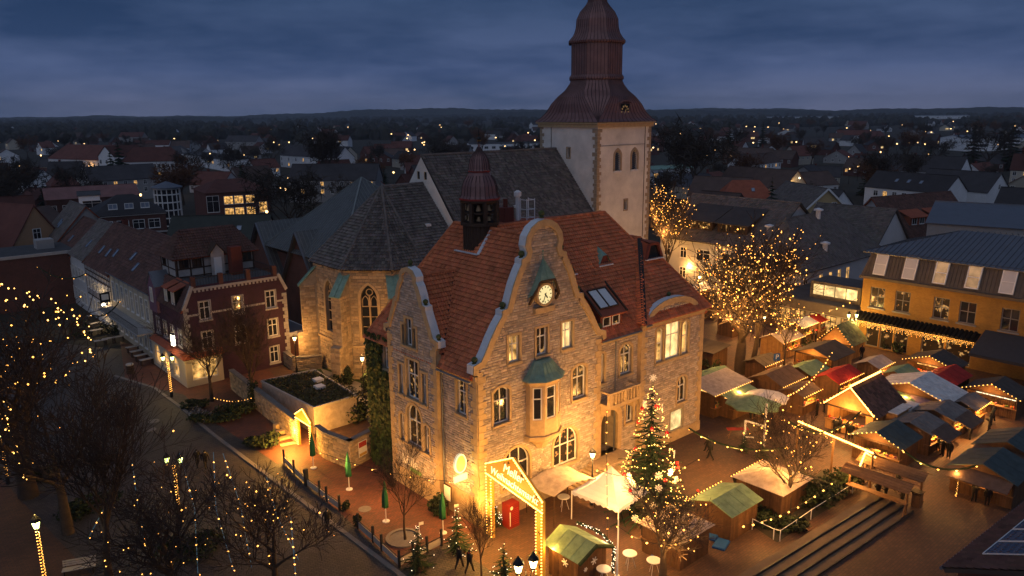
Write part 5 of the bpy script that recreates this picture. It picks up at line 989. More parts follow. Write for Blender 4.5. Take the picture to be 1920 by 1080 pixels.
row('white_row_house', 'white row house with red roof and small gabled dormer', 53.05, 64, 10, 8.0, 12.8, 'white_render', [('f', 1.2 + i * 2.2, 4.6, 1.0, 1.7, 'glass') for i in range(5)] + [('f', 1.2 + i * 2.2, 1.2, 1.0, 1.8, 'glass') for i in range(5)], skyl=((0.4, 0.4, 0),))
row('slate_roofed_row_house', 'row house with blue-black slate roof and two slim skylights', 64.05, 75, 11, 8.5, 14.6, 'grey_render', [('f', 1.2 + i * 2.2, 4.6, 1.0, 1.7, 'glass') for i in range(5)], skyl=((0.4, 0.5, 0), (0.5, 0.45, 0)), roof='dark_tile', chim=())
# flat-roofed block and peach house at the far end of the street
fb = thing('flat_roofed_block', 'dark brick block with white edged flat roof above the light-strung tree', 'building', (*G(-120, 500, 8.5)[:2], 0), RZF + R(90))
mb = MB(); mb.box((12.4, 5.2, 4.2), (24.8, 10.4, 8.4)); obj('wall', mb, 'red_brick', fb); mb = MB(); mb.box((12.4, 5.2, 8.6), (25.4, 11, 0.45)); obj('roof_edge', mb, 'white_stone', fb); mb = MB(); mb.box((12.4, 5.2, 8.85), (24.6, 10.2, 0.06)); obj('roof', mb, 'flat_roof', fb); mb = MB(); mb.box((15, 5, 9.6), (2.5, 2.5, 1.5)); obj('roof_unit', mb, 'grey_render', fb)

# ================================================================== MARKET
mat('canvas_green', (0.17, 0.27, 0.16), 0.85, 0.34, 1.8, 0.25, 5); mat('canvas_beige', (0.44, 0.36, 0.30), 0.85, 0.34, 1.8, 0.25, 5); mat('canvas_white', (0.66, 0.62, 0.58), 0.8, 0.34, 1.8, 0.25, 5); mat('canvas_red', (0.38, 0.025, 0.02), 0.8, 0.34, 1.8, 0.25, 5); mat('canvas_dark', (0.055, 0.075, 0.075), 0.75, 0.34, 1.8, 0.25, 5); mat('canvas_grey', (0.20, 0.17, 0.15), 0.85, 0.34, 1.8, 0.25, 5); mat('canvas_brown', (0.12, 0.075, 0.055), 0.85, 0.34, 1.8, 0.25, 5); mat('canvas_purple', (0.22, 0.16, 0.21), 0.85, 0.34, 1.8, 0.25, 5); mat('felt_roof', (0.075, 0.062, 0.055), 0.9, 0.25, 1.0)
mat('plank', (0.115, 0.058, 0.026), 0.75, 0.3, 3.0, 0.2, 12, attr=True); mat('plank_pale', (0.36, 0.20, 0.075), 0.7, 0.25, 3.0, 0.2, 12, attr=True); mat('shingle', (0.13, 0.065, 0.045), 0.8, 0.3, 1.2, attr=True); mat('shingle_green', (0.14, 0.16, 0.07), 0.85, 0.3, 1.2, attr=True)
litmat('goods_glow', (1.0, 0.52, 0.14), 3.2, 4.5, 0.15); litmat('goods_white', (1.0, 0.80, 0.50), 3.4, 6.0, 0.15)
mat('goods', (0.35, 0.18, 0.10), 0.7, 0.6, 8.0, attr=True); mat('fir_garland', (0.018, 0.035, 0.014), 0.85, 0.4, 5.0)
def planking(pm, s0, s1, z0, z1, parent, m='plank', w=0.2, name='planking', d=0.0):
    mb = MB(); s = s0
    while s < s1 - 0.01:
        e = min(s + w, s1); k = uni(0.75, 1.25); extr(mb, pm, rect(s + 0.008, e - 0.008, z0, z1), d - 0.02, d + uni(0.015, 0.03), 0, (k, k, k)); s = e
    return obj(name, mb, m, parent, kind='stuff')
def bulbs_line(mb, a, b, step=0.36, r=0.055, jit=0.0):
    a, b = Vector(a), Vector(b); n = max(1, int((b - a).length / step))
    for i in range(n + 1): mb.octa(a.lerp(b, i / n) + Vector((uni(-jit, jit), uni(-jit, jit), uni(-jit, jit))), r)
STALLS = []
def stall(label, x, y, zp, rz, L=3.2, D=2.6, h=2.2, rh=0.8, roof='canvas_green', ridge='x', wall='plank', lit=True, awn=None, bulbs=True, shape='gable', glow='goods_glow', E=70, name='market_stall', rail='dark_wood', group='wooden stalls of the christmas market', dx=0.0, dy=0.0, openf=True, over=0.3, sign=None):
    """market hut: planked walls, open lit front with counter and goods (local -y), roof; (x, y) pixel of the roof centre at height zp"""
    c = G(x, y, zp); t = thing(name, label, 'stall', (c.x + dx, c.y + dy, 0), rz, group); X, Y = L / 2, D / 2
    f = plane_map((0, -Y, 0), (1, 0, 0), (0, -1, 0)); b = plane_map((0, Y, 0), (1, 0, 0), (0, 1, 0)); l = plane_map((-X, 0, 0), (0, 1, 0), (-1, 0, 0)); r = plane_map((X, 0, 0), (0, 1, 0), (1, 0, 0))
    planking(b, -X, X, 0.02, h, t, wall); planking(l, -Y, Y, 0.02, h, t, wall); planking(r, -Y, Y, 0.02, h, t, wall)
    if openf:
        planking(f, -X, X, 0.02, 1.0, t, wall, name='counter_front'); q = MB(); q.box((0, -Y + 0.1, 1.04), (L + 0.1, 0.6, 0.07)); obj('counter', q, 'wood', t)
        if lit:
            q = MB(); q.poly([Vector((-X + .06, Y - 0.35, 1.0)), Vector((X - .06, Y - 0.35, 1.0)), Vector((X - .06, Y - 0.35, h - 0.1)), Vector((-X + .06, Y - 0.35, h - 0.1))]); obj('lit_shelves', q, glow, t)
        gd = MB()
        for i in range(int(L * 5)):
            k = random.choice(((1.6, 0.3, 0.2), (0.4, 1.2, 0.4), (1.8, 1.5, 1.1), (1.8, 1.1, 0.3), (0.7, 0.5, 1.2))); gd.box((uni(-X + .2, X - .2), uni(-Y, -Y + 0.3), 1.13 + uni(0, 0.08)), (uni(.1, .25), uni(.1, .2), uni(.1, .25)), uni(0, 1.5), 0, k)
        obj('goods', gd, 'goods', t, kind='stuff')
        q = MB()
        for s in (-X + 0.05, X - 0.05): q.box((s, -Y, h / 2 + 0.5), (0.12, 0.12, h - 1.0))
        q.box((0, -Y, h - 0.06), (L, 0.12, 0.16)); obj('front_frame', q, rail, t)
    else: planking(f, -X, X, 0.02, h, t, wall)
    o = over; rb = MB()
    if shape == 'gable':
        if ridge == 'x':
            pls = [[(-X - o, -Y - o, h - 0.05), (X + o, -Y - o, h - 0.05), (X + o, 0, h + rh), (-X - o, 0, h + rh)], [(X + o, Y + o, h - 0.05), (-X - o, Y + o, h - 0.05), (-X - o, 0, h + rh), (X + o, 0, h + rh)]]; gw = [(l, [(-Y, h), (Y, h), (0, h + rh - 0.1)]), (r, [(-Y, h), (Y, h), (0, h + rh - 0.1)])]
        else:
            pls = [[(-X - o, Y + o, h - 0.05), (-X - o, -Y - o, h - 0.05), (0, -Y - o, h + rh), (0, Y + o, h + rh)], [(X + o, -Y - o, h - 0.05), (X + o, Y + o, h - 0.05), (0, Y + o, h + rh), (0, -Y - o, h + rh)]]; gw = [(f, [(-X, h), (X, h), (0, h + rh - 0.1)]), (b, [(-X, h), (X, h), (0, h + rh - 0.1)])]
        for pm, g_ in gw: q = MB(); extr(q, pm, g_, -0.03, 0.02, 0, (1, 1, 1)); obj('gable', q, wall, t)
    elif shape == 'pent': pls = [[(-X - o, -Y - o, h), (X + o, -Y - o, h), (X + o, Y + o, h + rh), (-X - o, Y + o, h + rh)]]
    else: pls = [[(-X - o, -Y - o, h), (X + o, -Y - o, h), (0, 0, h + rh)], [(X + o, -Y - o, h), (X + o, Y + o, h), (0, 0, h + rh)], [(X + o, Y + o, h), (-X - o, Y + o, h), (0, 0, h + rh)], [(-X - o, Y + o, h), (-X - o, -Y - o, h), (0, 0, h + rh)]]
    for p in pls: slab(rb, p, 0.06)
    ro = obj('roof', rb, roof if not roof.startswith('shingle') else 'dark_wood', t)
    if roof.startswith('shingle'):
        for p in pls: roof_tiles([Vector(q) + Vector((0, 0, 0.02)) for q in p], roof, 'shingles', ro, 0.32, 0.3, 0.015, 0.035, 0.35)
    else:
        sm = MB()
        for p in pls:
            P_ = [Vector(q) for q in p]
            for k in (0.25, 0.5, 0.75): sm.bar(P_[0].lerp(P_[1], k) + Vector((0, 0, 0.012)), (P_[-1].lerp(P_[2], k) if len(P_) == 4 else P_[0].lerp(P_[1], k).lerp(P_[2], 0.6)) + Vector((0, 0, 0.012)), 0.04, 0.02)
        obj('roof_seams', sm, roof, ro, kind='stuff')
    if awn:
        q = MB(); slab(q, [(-X, -Y - 1.5, h - 0.45), (X, -Y - 1.5, h - 0.45), (X, -Y - 0.05, h + 0.12), (-X, -Y - 0.05, h + 0.12)], 0.05); obj('awning', q, awn, t)
    if bulbs:
        bm = MB()
        if shape == 'gable' and ridge == 'y': bulbs_line(bm, (-X - o, -Y - o - 0.03, h), (0, -Y - o - 0.03, h + rh)); bulbs_line(bm, (X + o, -Y - o - 0.03, h), (0, -Y - o - 0.03, h + rh))
        else: bulbs_line(bm, (-X - o, -Y - o - 0.03, h), (X + o, -Y - o - 0.03, h))
        obj('eave_bulbs', bm, 'bulb', t, kind='stuff')
    STALLS.append((c.x + dx, c.y + dy, rz, L, D, label, lit and openf))
    if lit: lamp('light', (0, -Y + 0.25, h - 0.25), E, parent=t)
    if lit: lamp('light', (0, -Y - 0.9, h - (0.8 if awn else 0.1)), E * 0.6, parent=t)
    return t
F_R, F_L, F_B = TH, RZF, TH + math.pi      # fronts towards -AY, -AX, +AY
s1 = stall('green roofed hut with white light garland and snowflakes beside the lit arch', 1083, 1006, 2.75, F_R, 2.6, 2.7, 2.2, 0.75, 'canvas_green', 'y', lit=False, bulbs=False, openf=False)
def snowflake(parent, p, ex, ez, r=0.28):
    mb = MB(); ex, ez, p = Vector(ex), Vector(ez), Vector(p); n = ex.cross(ez)
    for i in range(3):
        a = math.pi * i / 3; d = ex * math.cos(a) + ez * math.sin(a); mb.bar(p - d * r, p + d * r, 0.07, 0.03, up=n)
    obj('snowflake', mb, 'white_paint', parent)
snowflake(s1, (-1.36, -0.2, 1.5), (0, 1, 0), (0, 0, 1)); snowflake(s1, (0.1, -1.42, 1.6), (1, 0, 0), (0, 0, 1)); snowflake(s1, (-0.7, -1.42, 1.3), (1, 0, 0), (0, 0, 1), 0.16)
mb = MB(); gm = MB(); arc = [(1.62, -1.72, 0.2), (1.64, -1.72, 1.0), (1.62, -1.72, 2.1), (1.62, -0.9, 2.55), (1.64, -0.2, 2.6), (1.62, 0.6, 2.6), (1.6, 1.6, 2.5)]
gm.tube(arc, 0.10, 6); gm.tube([(-1.6, -1.72, 2.15), (0, -1.72, 2.85), (1.6, -1.72, 2.15)], 0.13, 6)
for a, b in zip(arc, arc[1:]): bulbs_line(mb, a, b, 0.05, 0.035, 0.11)
obj('garland', gm, 'fir_garland', s1); obj('garland_bulbs', mb, 'bulb_white', s1, kind='stuff'); lamp('light', (1.9, -1.0, 2.3), 25, (1, 0.9, 0.75), s1)
stall('beige hipped-roof hut between the bare tree and the bistro tables', 1268, 974, 2.5, F_B, 3.2, 3.2, 2.2, 0.75, 'canvas_beige', shape='hip', E=40)
stall('pale green pent-roof hut beside blue boards on the paving', 1363, 928, 2.5, F_B, 3.4, 3.0, 2.2, 0.55, 'canvas_green', shape='gable', E=40)
stall('beige hipped-roof hut next to the planted bed', 1449, 887, 2.6, F_B, 3.8, 3.8, 2.25, 0.8, 'canvas_beige', shape='hip', E=45)
stall('long stall with beige awning roof against the end wall of the town hall', 1352, 714, 2.9, F_R, 6.0, 2.6, 2.5, 0.7, 'canvas_beige', shape='pent', E=90)
stall('green canvas stall behind the beige awning roof', 1330, 697, 2.9, F_R, 5.0, 2.6, 2.4, 0.6, 'canvas_green', shape='gable', E=30, bulbs=False)
stall('green canopy stall hung with warm bulbs beside the green parasol', 1385, 733, 2.3, F_R, 4.2, 1.6, 2.0, 0.6, 'canvas_green', shape='pent', E=60)
stall('brown felt roofed hut with lit arched garland front', 1458, 697, 2.9, F_R, 4.2, 3.6, 2.3, 0.9, 'canvas_brown', E=110, ridge='x')
stall('small green roofed hut behind the brown felt roof', 1514, 682, 2.7, F_R, 3.4, 2.6, 2.2, 0.6, 'canvas_green', bulbs=False, E=30)
stall('red canvas roofed stall beside the shingled hut', 1571, 695, 2.7, F_R, 4.6, 2.6, 2.2, 0.7, 'canvas_red', E=90)
stall('timber framed hut with grey-brown roof below the yellow building', 1545, 649, 3.0, F_L, 4.6, 4.6, 2.4, 0.9, 'felt_roof', ridge='y', wall='plank_pale', E=50, bulbs=False)
stall('steep hut with mossy shingle roof and bulb-lined gable', 1582, 618, 3.2, F_L, 3.8, 3.6, 1.9, 2.2, 'shingle_green', ridge='y', wall='plank_pale', E=60)
stall('red roofed stall with yellow light strip under the inn', 1536, 588, 2.8, F_R, 4.4, 2.8, 2.3, 0.6, 'canvas_red', E=80)
stall('white roofed open stall next to the red roofed stall', 1502, 598, 2.8, F_R, 3.6, 2.6, 2.3, 0.6, 'canvas_white', E=90, glow='goods_white')
stall('pale hut standing among bare lit trees', 1466, 623, 2.8, F_R, 4.4, 3.0, 2.2, 0.8, 'canvas_beige', wall='plank_pale', E=60)
stall('bright food stall by the corner of the inn', 1302, 494, 2.8, F_R, 4.4, 3.0, 2.3, 0.8, 'canvas_beige', E=120, glow='goods_white')
stall('green tented stall in front of the inn windows', 1340, 505, 2.8, F_R, 5.6, 4.0, 2.3, 1.1, 'canvas_green', shape='hip', E=40, bulbs=False)
stall('white roofed stall with glowing counter near the big tree', 1304, 535, 2.8, F_R, 4.2, 2.8, 2.3, 0.7, 'canvas_white', E=120)
stall('orange lit stall under the big tree', 1340, 562, 2.6, F_R, 4.0, 2.6, 2.2, 0.7, 'canvas_brown', E=110)
for x, y, rf, lb in ((1372, 537, 'canvas_brown', 'small brown roofed stall behind the huge lit tree'), (1408, 556, 'canvas_white', 'small white roofed stall between the huge lit tree and the inn'), (1446, 572, 'canvas_green', 'small green roofed stall beside the inn wing wall'), (1372, 592, 'canvas_grey', 'grey roofed drinks stall beside the twin trunks'), (1500, 722, 'canvas_brown', 'low brown stall hemmed in before the red canvas roof'), (1640, 672, 'canvas_beige', 'little beige stall before the yellow shop canopy'), (1690, 690, 'canvas_green', 'little green stall behind the white marquee'), (1815, 745, 'canvas_grey', 'little grey stall beside the bulb arc hut'), (1430, 668, 'felt_roof', 'dark felt roofed stall behind the brown felt hut')):
    stall(lb, x, y, 2.6, F_R, 3.0, 2.4, 2.1, 0.6, rf, E=70)
stall('grey roofed storage hut beside the trunk of the big tree', 1328, 648, 2.4, F_L, 3.4, 3.0, 2.2, 0.4, 'felt_roof', shape='pent', lit=False, bulbs=False, openf=False)
stall('white marquee stall lined with tiny bulbs beside the purple parasol', 1724, 712, 3.4, F_L, 6.6, 4.2, 2.5, 1.2, 'canvas_white', ridge='y', E=90, over=0.45)
stall('dark red roofed stall behind the white marquee', 1772, 697, 3.0, F_R, 5.2, 3.0, 2.4, 0.8, 'canvas_red', lit=False, bulbs=False)
stall('green canvas lean-to beside the shingled hut', 1684, 729, 2.7, F_R, 3.0, 3.4, 2.2, 0.5, 'canvas_green', shape='pent', lit=False, bulbs=False, openf=False)
stall('dark roofed hut with lit gable sign below the yellow building canopy', 1756, 664, 3.0, F_L, 5.0, 3.4, 2.2, 1.0, 'felt_roof', ridge='y', E=110)
stall('dark roofed hut with bulb arc and bright counter below the dark awning', 1872, 716, 3.0, F_L, 4.6, 3.2, 2.2, 1.0, 'felt_roof', ridge='y', E=90, glow='goods_white')
stall('green roofed hut with yellow glowing gable near the beam of lights', 1663, 800, 3.0, F_L, 4.0, 3.6, 2.2, 0.9, 'canvas_dark', ridge='y', E=110, glow='goods_white')
stall('grey roofed hut with lit brown awning facing the crowd', 1722, 783, 2.7, F_R, 3.2, 3.4, 2.2, 0.6, 'canvas_grey', awn='canvas_brown', E=120, glow='goods_white', bulbs=False)
stall('grey roofed hut with brown awning behind the crowd', 1766, 760, 2.7, F_R, 3.2, 3.4, 2.2, 0.6, 'canvas_grey', awn='canvas_brown', E=110, glow='goods_white', bulbs=False)
stall('dark tarpaulin stall edged with fairy lights at the foot of the square', 1862, 858, 2.9, F_L, 4.4, 4.0, 2.2, 0.9, 'canvas_dark', ridge='y', awn='canvas_brown', E=18, bulbs=False)
stall('black tarpaulin stall behind the fairy-lit stall', 1905, 822, 2.9, F_L, 4.6, 4.0, 2.3, 1.0, 'canvas_dark', ridge='y', awn='canvas_brown', lit=False, bulbs=False)
# steep shingled gingerbread hut with glowing ridge
gb = stall('large shingled hut with glowing light tube along its ridge', 1622, 727, 4.0, F_L, 4.6, 5.4, 2.5, 2.3, 'shingle', ridge='y', wall='plank_pale', E=170, glow='goods_white', over=0.4)
def light_tube(parent, a, b, r=0.07, name='light_tube', m='bulb_hot', E=0, n=1):
    q = MB(); q.tube([a, b], r, 6); o = obj(name, q, m, parent)
    for i in range(n if E else 0): lamp('light', Vector(a).lerp(Vector(b), (i + 0.5) / n) + Vector((0, 0, -0.25)), E, (1, 0.6, 0.2), parent)
    return o
light_tube(gb, (0, -3.15, 4.92), (0, 3.15, 4.92), 0.09, E=60, n=2); light_tube(gb, (-2.4, -3.12, 2.6), (0, -3.12, 4.8), 0.05); light_tube(gb, (2.4, -3.12, 2.6), (0, -3.12, 4.8), 0.05)
# white pavilion tent with raised peak
c = G(1146, 916, 2.4); pav = thing('pavilion_tent', 'white peaked pavilion tent glowing from inside near the town hall steps', 'tent', (c.x, c.y, 0), TH + 0.12); mat('tent_fabric', (0.42, 0.42, 0.44), 0.8, 0.05, emit=(1, 0.85, 0.8), es=0.10)  # light through the tent cloth put into the fabric as faint emission
mb = MB(); X = 2.1; N_ = 6
def tent_pt(a, t):   # a around (0..4 sides), t 0 edge .. 1 peak, sagging curve
    i = int(a) % 4; f_ = a - int(a); cs = [(-X, -X), (X, -X), (X, X), (-X, X)]; p, q = cs[i], cs[(i + 1) % 4]; x, y = p[0] + (q[0] - p[0]) * f_, p[1] + (q[1] - p[1]) * f_
    return Vector((x * (1 - t), y * (1 - t), 2.3 + 1.9 * t ** 1.7))
for k in range(16):
    for j in range(N_): a0, a1, t0, t1 = k / 4, (k + 1) / 4, j / N_, (j + 1) / N_; mb.quad(tent_pt(a0, t0), tent_pt(a1, t0), tent_pt(a1, t1), tent_pt(a0, t1))
obj('canopy', mb, 'tent_fabric', pav, smooth=True); mb = MB()
for k in range(32):
    a0, a1 = k / 8, (k + 1) / 8; p, q = tent_pt(a0, 0), tent_pt(a1, 0); m_ = (p + q) / 2; mb.add([p, q, q - Vector((0, 0, .2)), m_ - Vector((0, 0, 0.33)), p - Vector((0, 0, .2))], [(0, 1, 2, 3, 4)])
obj('valance', mb, 'tent_fabric', pav)
for sx in (-1, 1):
    for sy in (-1, 1): q = MB(); q.tube([(sx * X, sy * X, 0), (sx * X, sy * X, 2.3)], 0.05, 6); obj('leg', q, 'white_paint', pav)
lamp('light', (0, 0, 2.6), 16, (1, 0.80, 0.66), pav, raw=True)
q = MB(); q.ball((0, 0, 2.75), 0.16, 8, 5); obj('tent_lamp', q, 'bulb_white', pav)
# flat beige sun sails by the hall wall
c = G(1052, 903, 2.4); sl = thing('sun_sail', 'beige sun sail stretched between the lit arch and the town hall wall', 'canopy', (c.x, c.y, 0), TH); mb = MB()
for i in range(6):
    for j in range(5):
        f = lambda a, b: Vector((-2.2 + 4.4 * a, -1.5 + 3.0 * b, 2.5 + 0.35 * math.sin(a * 3.14) - 0.25 * b * (1 - b) * 2)); mb.quad(f(i / 6, j / 5), f((i + 1) / 6, j / 5), f((i + 1) / 6, (j + 1) / 5), f(i / 6, (j + 1) / 5))
obj('canvas', mb, 'canvas_beige', sl, smooth=True)
for x in (-2.2, 2.2):
    for y in (-1.5, 1.5): q = MB(); q.tube([(x, y, 0), (x, y, 2.5)], 0.04, 6); obj('pole', q, 'dark_wood', sl)
# parasols
def parasol(label, x, y, zp, r, m, n=8, h=2.6, group='open market parasols'):
    c = G(x, y, zp); t = thing('parasol', label, 'parasol', (c.x, c.y, 0), uni(0, 1), group); mb = MB(); ring_ = [Vector((r * math.cos(2 * math.pi * i / n), r * math.sin(2 * math.pi * i / n), h - 0.55)) for i in range(n)]; top = Vector((0, 0, h + 0.15))
    for i in range(n):
        a, b = ring_[i], ring_[(i + 1) % n]; m_ = ((a + b) / 2) * 0.97; m_.z = h - 0.5; mb.poly([top, a, m_]); mb.poly([top, m_, b]); mb.quad(a, m_, m_ - Vector((0, 0, 0.15)), a - Vector((0, 0, 0.15))); mb.quad(m_, b, b - Vector((0, 0, 0.15)), m_ - Vector((0, 0, 0.15)))
    obj('canopy', mb, m, t); q = MB()
    for a in ring_: q.bar(a - Vector((0, 0, 0.02)), Vector((0, 0, h + 0.08)), 0.03)
    obj('ribs', q, 'dark_wood', t); q = MB(); q.tube([(0, 0, 0.08), (0, 0, h + 0.3)], 0.035, 6); obj('pole', q, 'wood', t); q = MB(); q.lathe([(0.4, 0), (0.4, 0.1), (0.1, 0.14)], 10); obj('foot', q, 'black_iron', t); return t
parasol('large green octagonal parasol dotted with warm bulbs', 1413, 749, 2.4, 2.7, 'canvas_green'); parasol('cream parasol beside the large green parasol', 1436, 736, 2.5, 2.3, 'canvas_white'); parasol('dusty purple striped parasol in front of the white marquee', 1735, 738, 2.5, 2.4, 'canvas_purple', 12); parasol('white parasol in front of the inn windows', 1360, 484, 2.6, 2.6, 'canvas_white')
# white catering containers
for (x, y, L, D, h, m, lb) in ((1668, 762, 3.2, 2.8, 2.5, 'plank_pale', 'timber clad container with white top and coiled black cable'), (1690, 757, 2.4, 2.4, 2.3, 'canvas_white', 'white cool box container behind the timber clad one')):
    c = G(x, y, h); t = thing('container', lb, 'container', (c.x, c.y, 0), TH, 'catering containers'); q = MB(); q.box((0, 0, h / 2), (L, D, h), 0, 0, (1, 1, 1)); obj('body', q, m, t); q = MB(); q.box((0, 0, h + 0.03), (L + 0.1, D + 0.1, 0.06)); obj('top', q, 'canvas_white', t)
    if m == 'plank_pale':
        q = MB()
        for k in range(3): q.tube([(-.3 + 0.45 * math.cos(a * 0.42), 0.3 + 0.45 * math.sin(a * 0.42), h + 0.1 + k * 0.05) for a in range(16)], 0.04, 5)
        obj('cable_coil', q, 'black_iron', t)
# slatted shelters with standing tables, lit by a tube
for (x, y, lb) in ((1676, 872, 'slatted wooden shelter with pale boards beside the green roofed hut'), (1648, 892, 'slatted wooden shelter over standing tables by the steps')):
    c = G(x, y, 2.5); t = thing('wooden_shelter', lb, 'shelter', (c.x, c.y, 0), RZF, 'slatted shelters'); 
    for sg in (-1, 1):
        for i in range(4):
            q = MB(); y0, y1 = sg * (0.05 + i * 0.24), sg * (0.27 + i * 0.24); z0, z1 = 2.75 - abs(y0) * 0.45, 2.75 - abs(y1) * 0.45; slab(q, [(-2.6, y0, z0), (2.6, y0, z0), (2.6, y1, z1), (-2.6, y1, z1)], 0.05); obj('roof_board', q, 'wood', t)
    for sx in (-2.2, 2.2):
        q = MB(); q.box((sx, 0, 1.3), (0.12, 0.12, 2.6)); obj('post', q, 'wood', t); q = MB(); q.bar((sx, -0.7, 0.05), (sx, 0.7, 0.05), 0.1); q.bar((sx, -0.6, 0.05), (sx, 0, 1.2), 0.09); obj('trestle', q, 'wood', t)
    q = MB(); q.box((0, -0.1, 1.08), (4.6, 0.7, 0.06)); obj('table_top', q, 'wood', t); lamp('light', (-2.2, -0.5, 2.2), 45, parent=t)
c = G(1720, 935, 0.6); t = thing('wooden_bin', 'square wooden litter bin with dark lid near the shelters', 'bin', (c.x, c.y, 0), TH); q = MB(); q.box((0, 0, 0.5), (0.6, 0.6, 1.0)); obj('body', q, 'wood', t); q = MB(); q.box((0, 0, 1.2), (0.8, 0.8, 0.06)); obj('lid', q, 'dark_wood', t)
q = MB()
for sx in (-.28, .28):
    for sy in (-.28, .28): q.box((sx, sy, 1.09), (0.06, 0.06, 0.18))
obj('lid_post', q, 'dark_wood', t)
# standing frame carrying a beam of light tubes
a, b = G(1497, 790, 3.4), G(1637, 850, 3.4); t = thing('light_beam_frame', 'long glowing light tube on posts leading to the wooden shelters', 'light beam', (0, 0, 0)); d = (b - a)
light_tube(t, a, b, 0.08, E=70, n=4); q = MB(); q.bar(a - Vector((0, 0, .12)), b - Vector((0, 0, .12)), 0.12); obj('beam', q, 'wood', t)
for p in (a, a.lerp(b, 0.5), b): q = MB(); q.bar(p - Vector((0, 0, .15)), Vector((p.x, p.y, 0)), 0.14); obj('post', q, 'wood', t)
e1, e2 = G(1607, 888, 2.2), G(1641, 848, 2.9); light_tube(t, G(1622, 850, 3.3), G(1608, 885, 2.4), 0.07); light_tube(t, G(1622, 848, 3.3), G(1642, 858, 3.0), 0.07)
# bistro tables
tt = thing('bistro_table', 'round white standing table on thin legs', 'table', (0, 0, 0), 0, 'round white bistro tables'); q = MB(); q.lathe([(0.40, 1.05), (0.42, 1.07), (0.42, 1.1), (0.40, 1.12)], 24); obj('table_top', q, 'white_paint', tt)
for i in range(3): a_ = 2.1 * i; q = MB(); q.tube([(0.1 * math.cos(a_), 0.1 * math.sin(a_), 1.05), (0.36 * math.cos(a_), 0.36 * math.sin(a_), 0)], 0.015, 5); obj('leg', q, 'lead', tt)
tb = [(1057, 931, 'round white standing table between the sun sail and the green hut'), (1181, 1037, 'round white standing table beside the slim metal pole'), (1132, 1066, 'round white standing table at the corner of the green hut'), (1226, 1050, 'round white standing table at the foot of the bare tree')]
for i, (x, y, lb) in enumerate(tb):
    p = G(x, y, 1.1); o = tt if i == 0 else dup(tt, (0, 0, 0)); o.location = (p.x, p.y, 0); o['label'] = lb; o.scale = (1.15, 1.15, 1.0)
p = G(1383, 803, 0.9); t = thing('trestle_table', 'red topped folding trestle table standing alone on the paving', 'table', (p.x, p.y, 0), TH - 0.7); q = MB(); q.box((0, 0, 0.85), (2.0, 0.6, 0.05)); obj('table_top', q, 'canvas_red', t)
for x in (-0.7, 0.7): q = MB(); q.bar((x - 0.2, -0.25, 0), (x + 0.2, 0.25, 0.83), 0.04); q.bar((x - 0.2, 0.25, 0), (x + 0.2, -0.25, 0.83), 0.04); obj('leg', q, 'wood', t)
c0, c1 = G(1395, 838), G(1432, 838); t = thing('white_post_frame', 'white timber frame of two posts and a rail on the paving', 'frame', (0, 0, 0))
for p, h in ((c0, 2.6), (c1, 4.2)): q = MB(); q.box((p.x, p.y, h / 2), (0.14, 0.14, h), TH); obj('post', q, 'white_paint', t)
q = MB(); q.bar(Vector((c0.x, c0.y, 2.55)), Vector((c1.x, c1.y, 2.0)), 0.14); q.bar(Vector((c0.x, c0.y, 1.0)), Vector((c0.x + 0.8, c0.y - 0.2, 1.0)), 0.1); obj('rail', q, 'white_paint', t)
mat('blue_board', (0.02, 0.10, 0.30), 0.6, 0.15)
for (x, y, sx, sy, lb) in ((1352, 1022, 1.4, 0.9, 'flat blue board lying on the paving'), (1335, 1009, 0.8, 0.7, 'small blue crate lid behind the flat blue board'), (1228, 1046, 0.9, 0.6, 'blue folded sheet at the foot of the bare tree')):
    p = G(x, y); q = MB(); q.box((0, 0, 0.06), (sx, sy, 0.1)); q.box((0, 0, 0.13), (sx - 0.1, sy - 0.1, 0.04)); o = obj('blue_board', q, 'blue_board', None, loc=(p.x, p.y, 0.01), rz=TH + 0.3); tag(o, lb, 'board')
p = G(1157, 1080); t = thing('metal_pole', 'slim bare metal pole beside the round tables', 'pole', (p.x, p.y, 0)); q = MB(); q.tube([(0, 0, 0), (0, 0, HZ(975, p))], [0.07, 0.05], 8); obj('shaft', q, 'lead', t); q = MB(); q.lathe([(0.18, 0), (0.18, 0.05), (0.08, 0.08)], 8); obj('base', q, 'lead', t)
# red vending cabinet behind the arch
p = G(958, 985); t = thing('red_cabinet', 'red cabinet with white emblem against the town hall wall', 'cabinet', (p.x, p.y, 0), TH); mat('red_paint', (0.20, 0.016, 0.010), 0.45, 0.1); q = MB(); q.box((0, 0, 0.95), (1.0, 0.8, 1.9)); obj('body', q, 'red_paint', t)
q = MB(); q.lathe([(0.14, 0), (0.14, 0.02)], 14); o = obj('emblem', q, 'sign_white', t); o.location = (-0.28, -0.41, 1.65); o.rotation_euler = (R(90), 0, 0); q = MB(); q.box((-0.42, -0.41, 0.8), (0.06, 0.03, 1.1)); obj('edge_strip', q, 'sign_white', t); q = MB()
for i in range(9): q.box((0.1, -0.41, 0.3 + i * 0.15), (0.6, 0.03, 0.03))
obj('vent', q, 'canvas_red', t, kind='stuff')

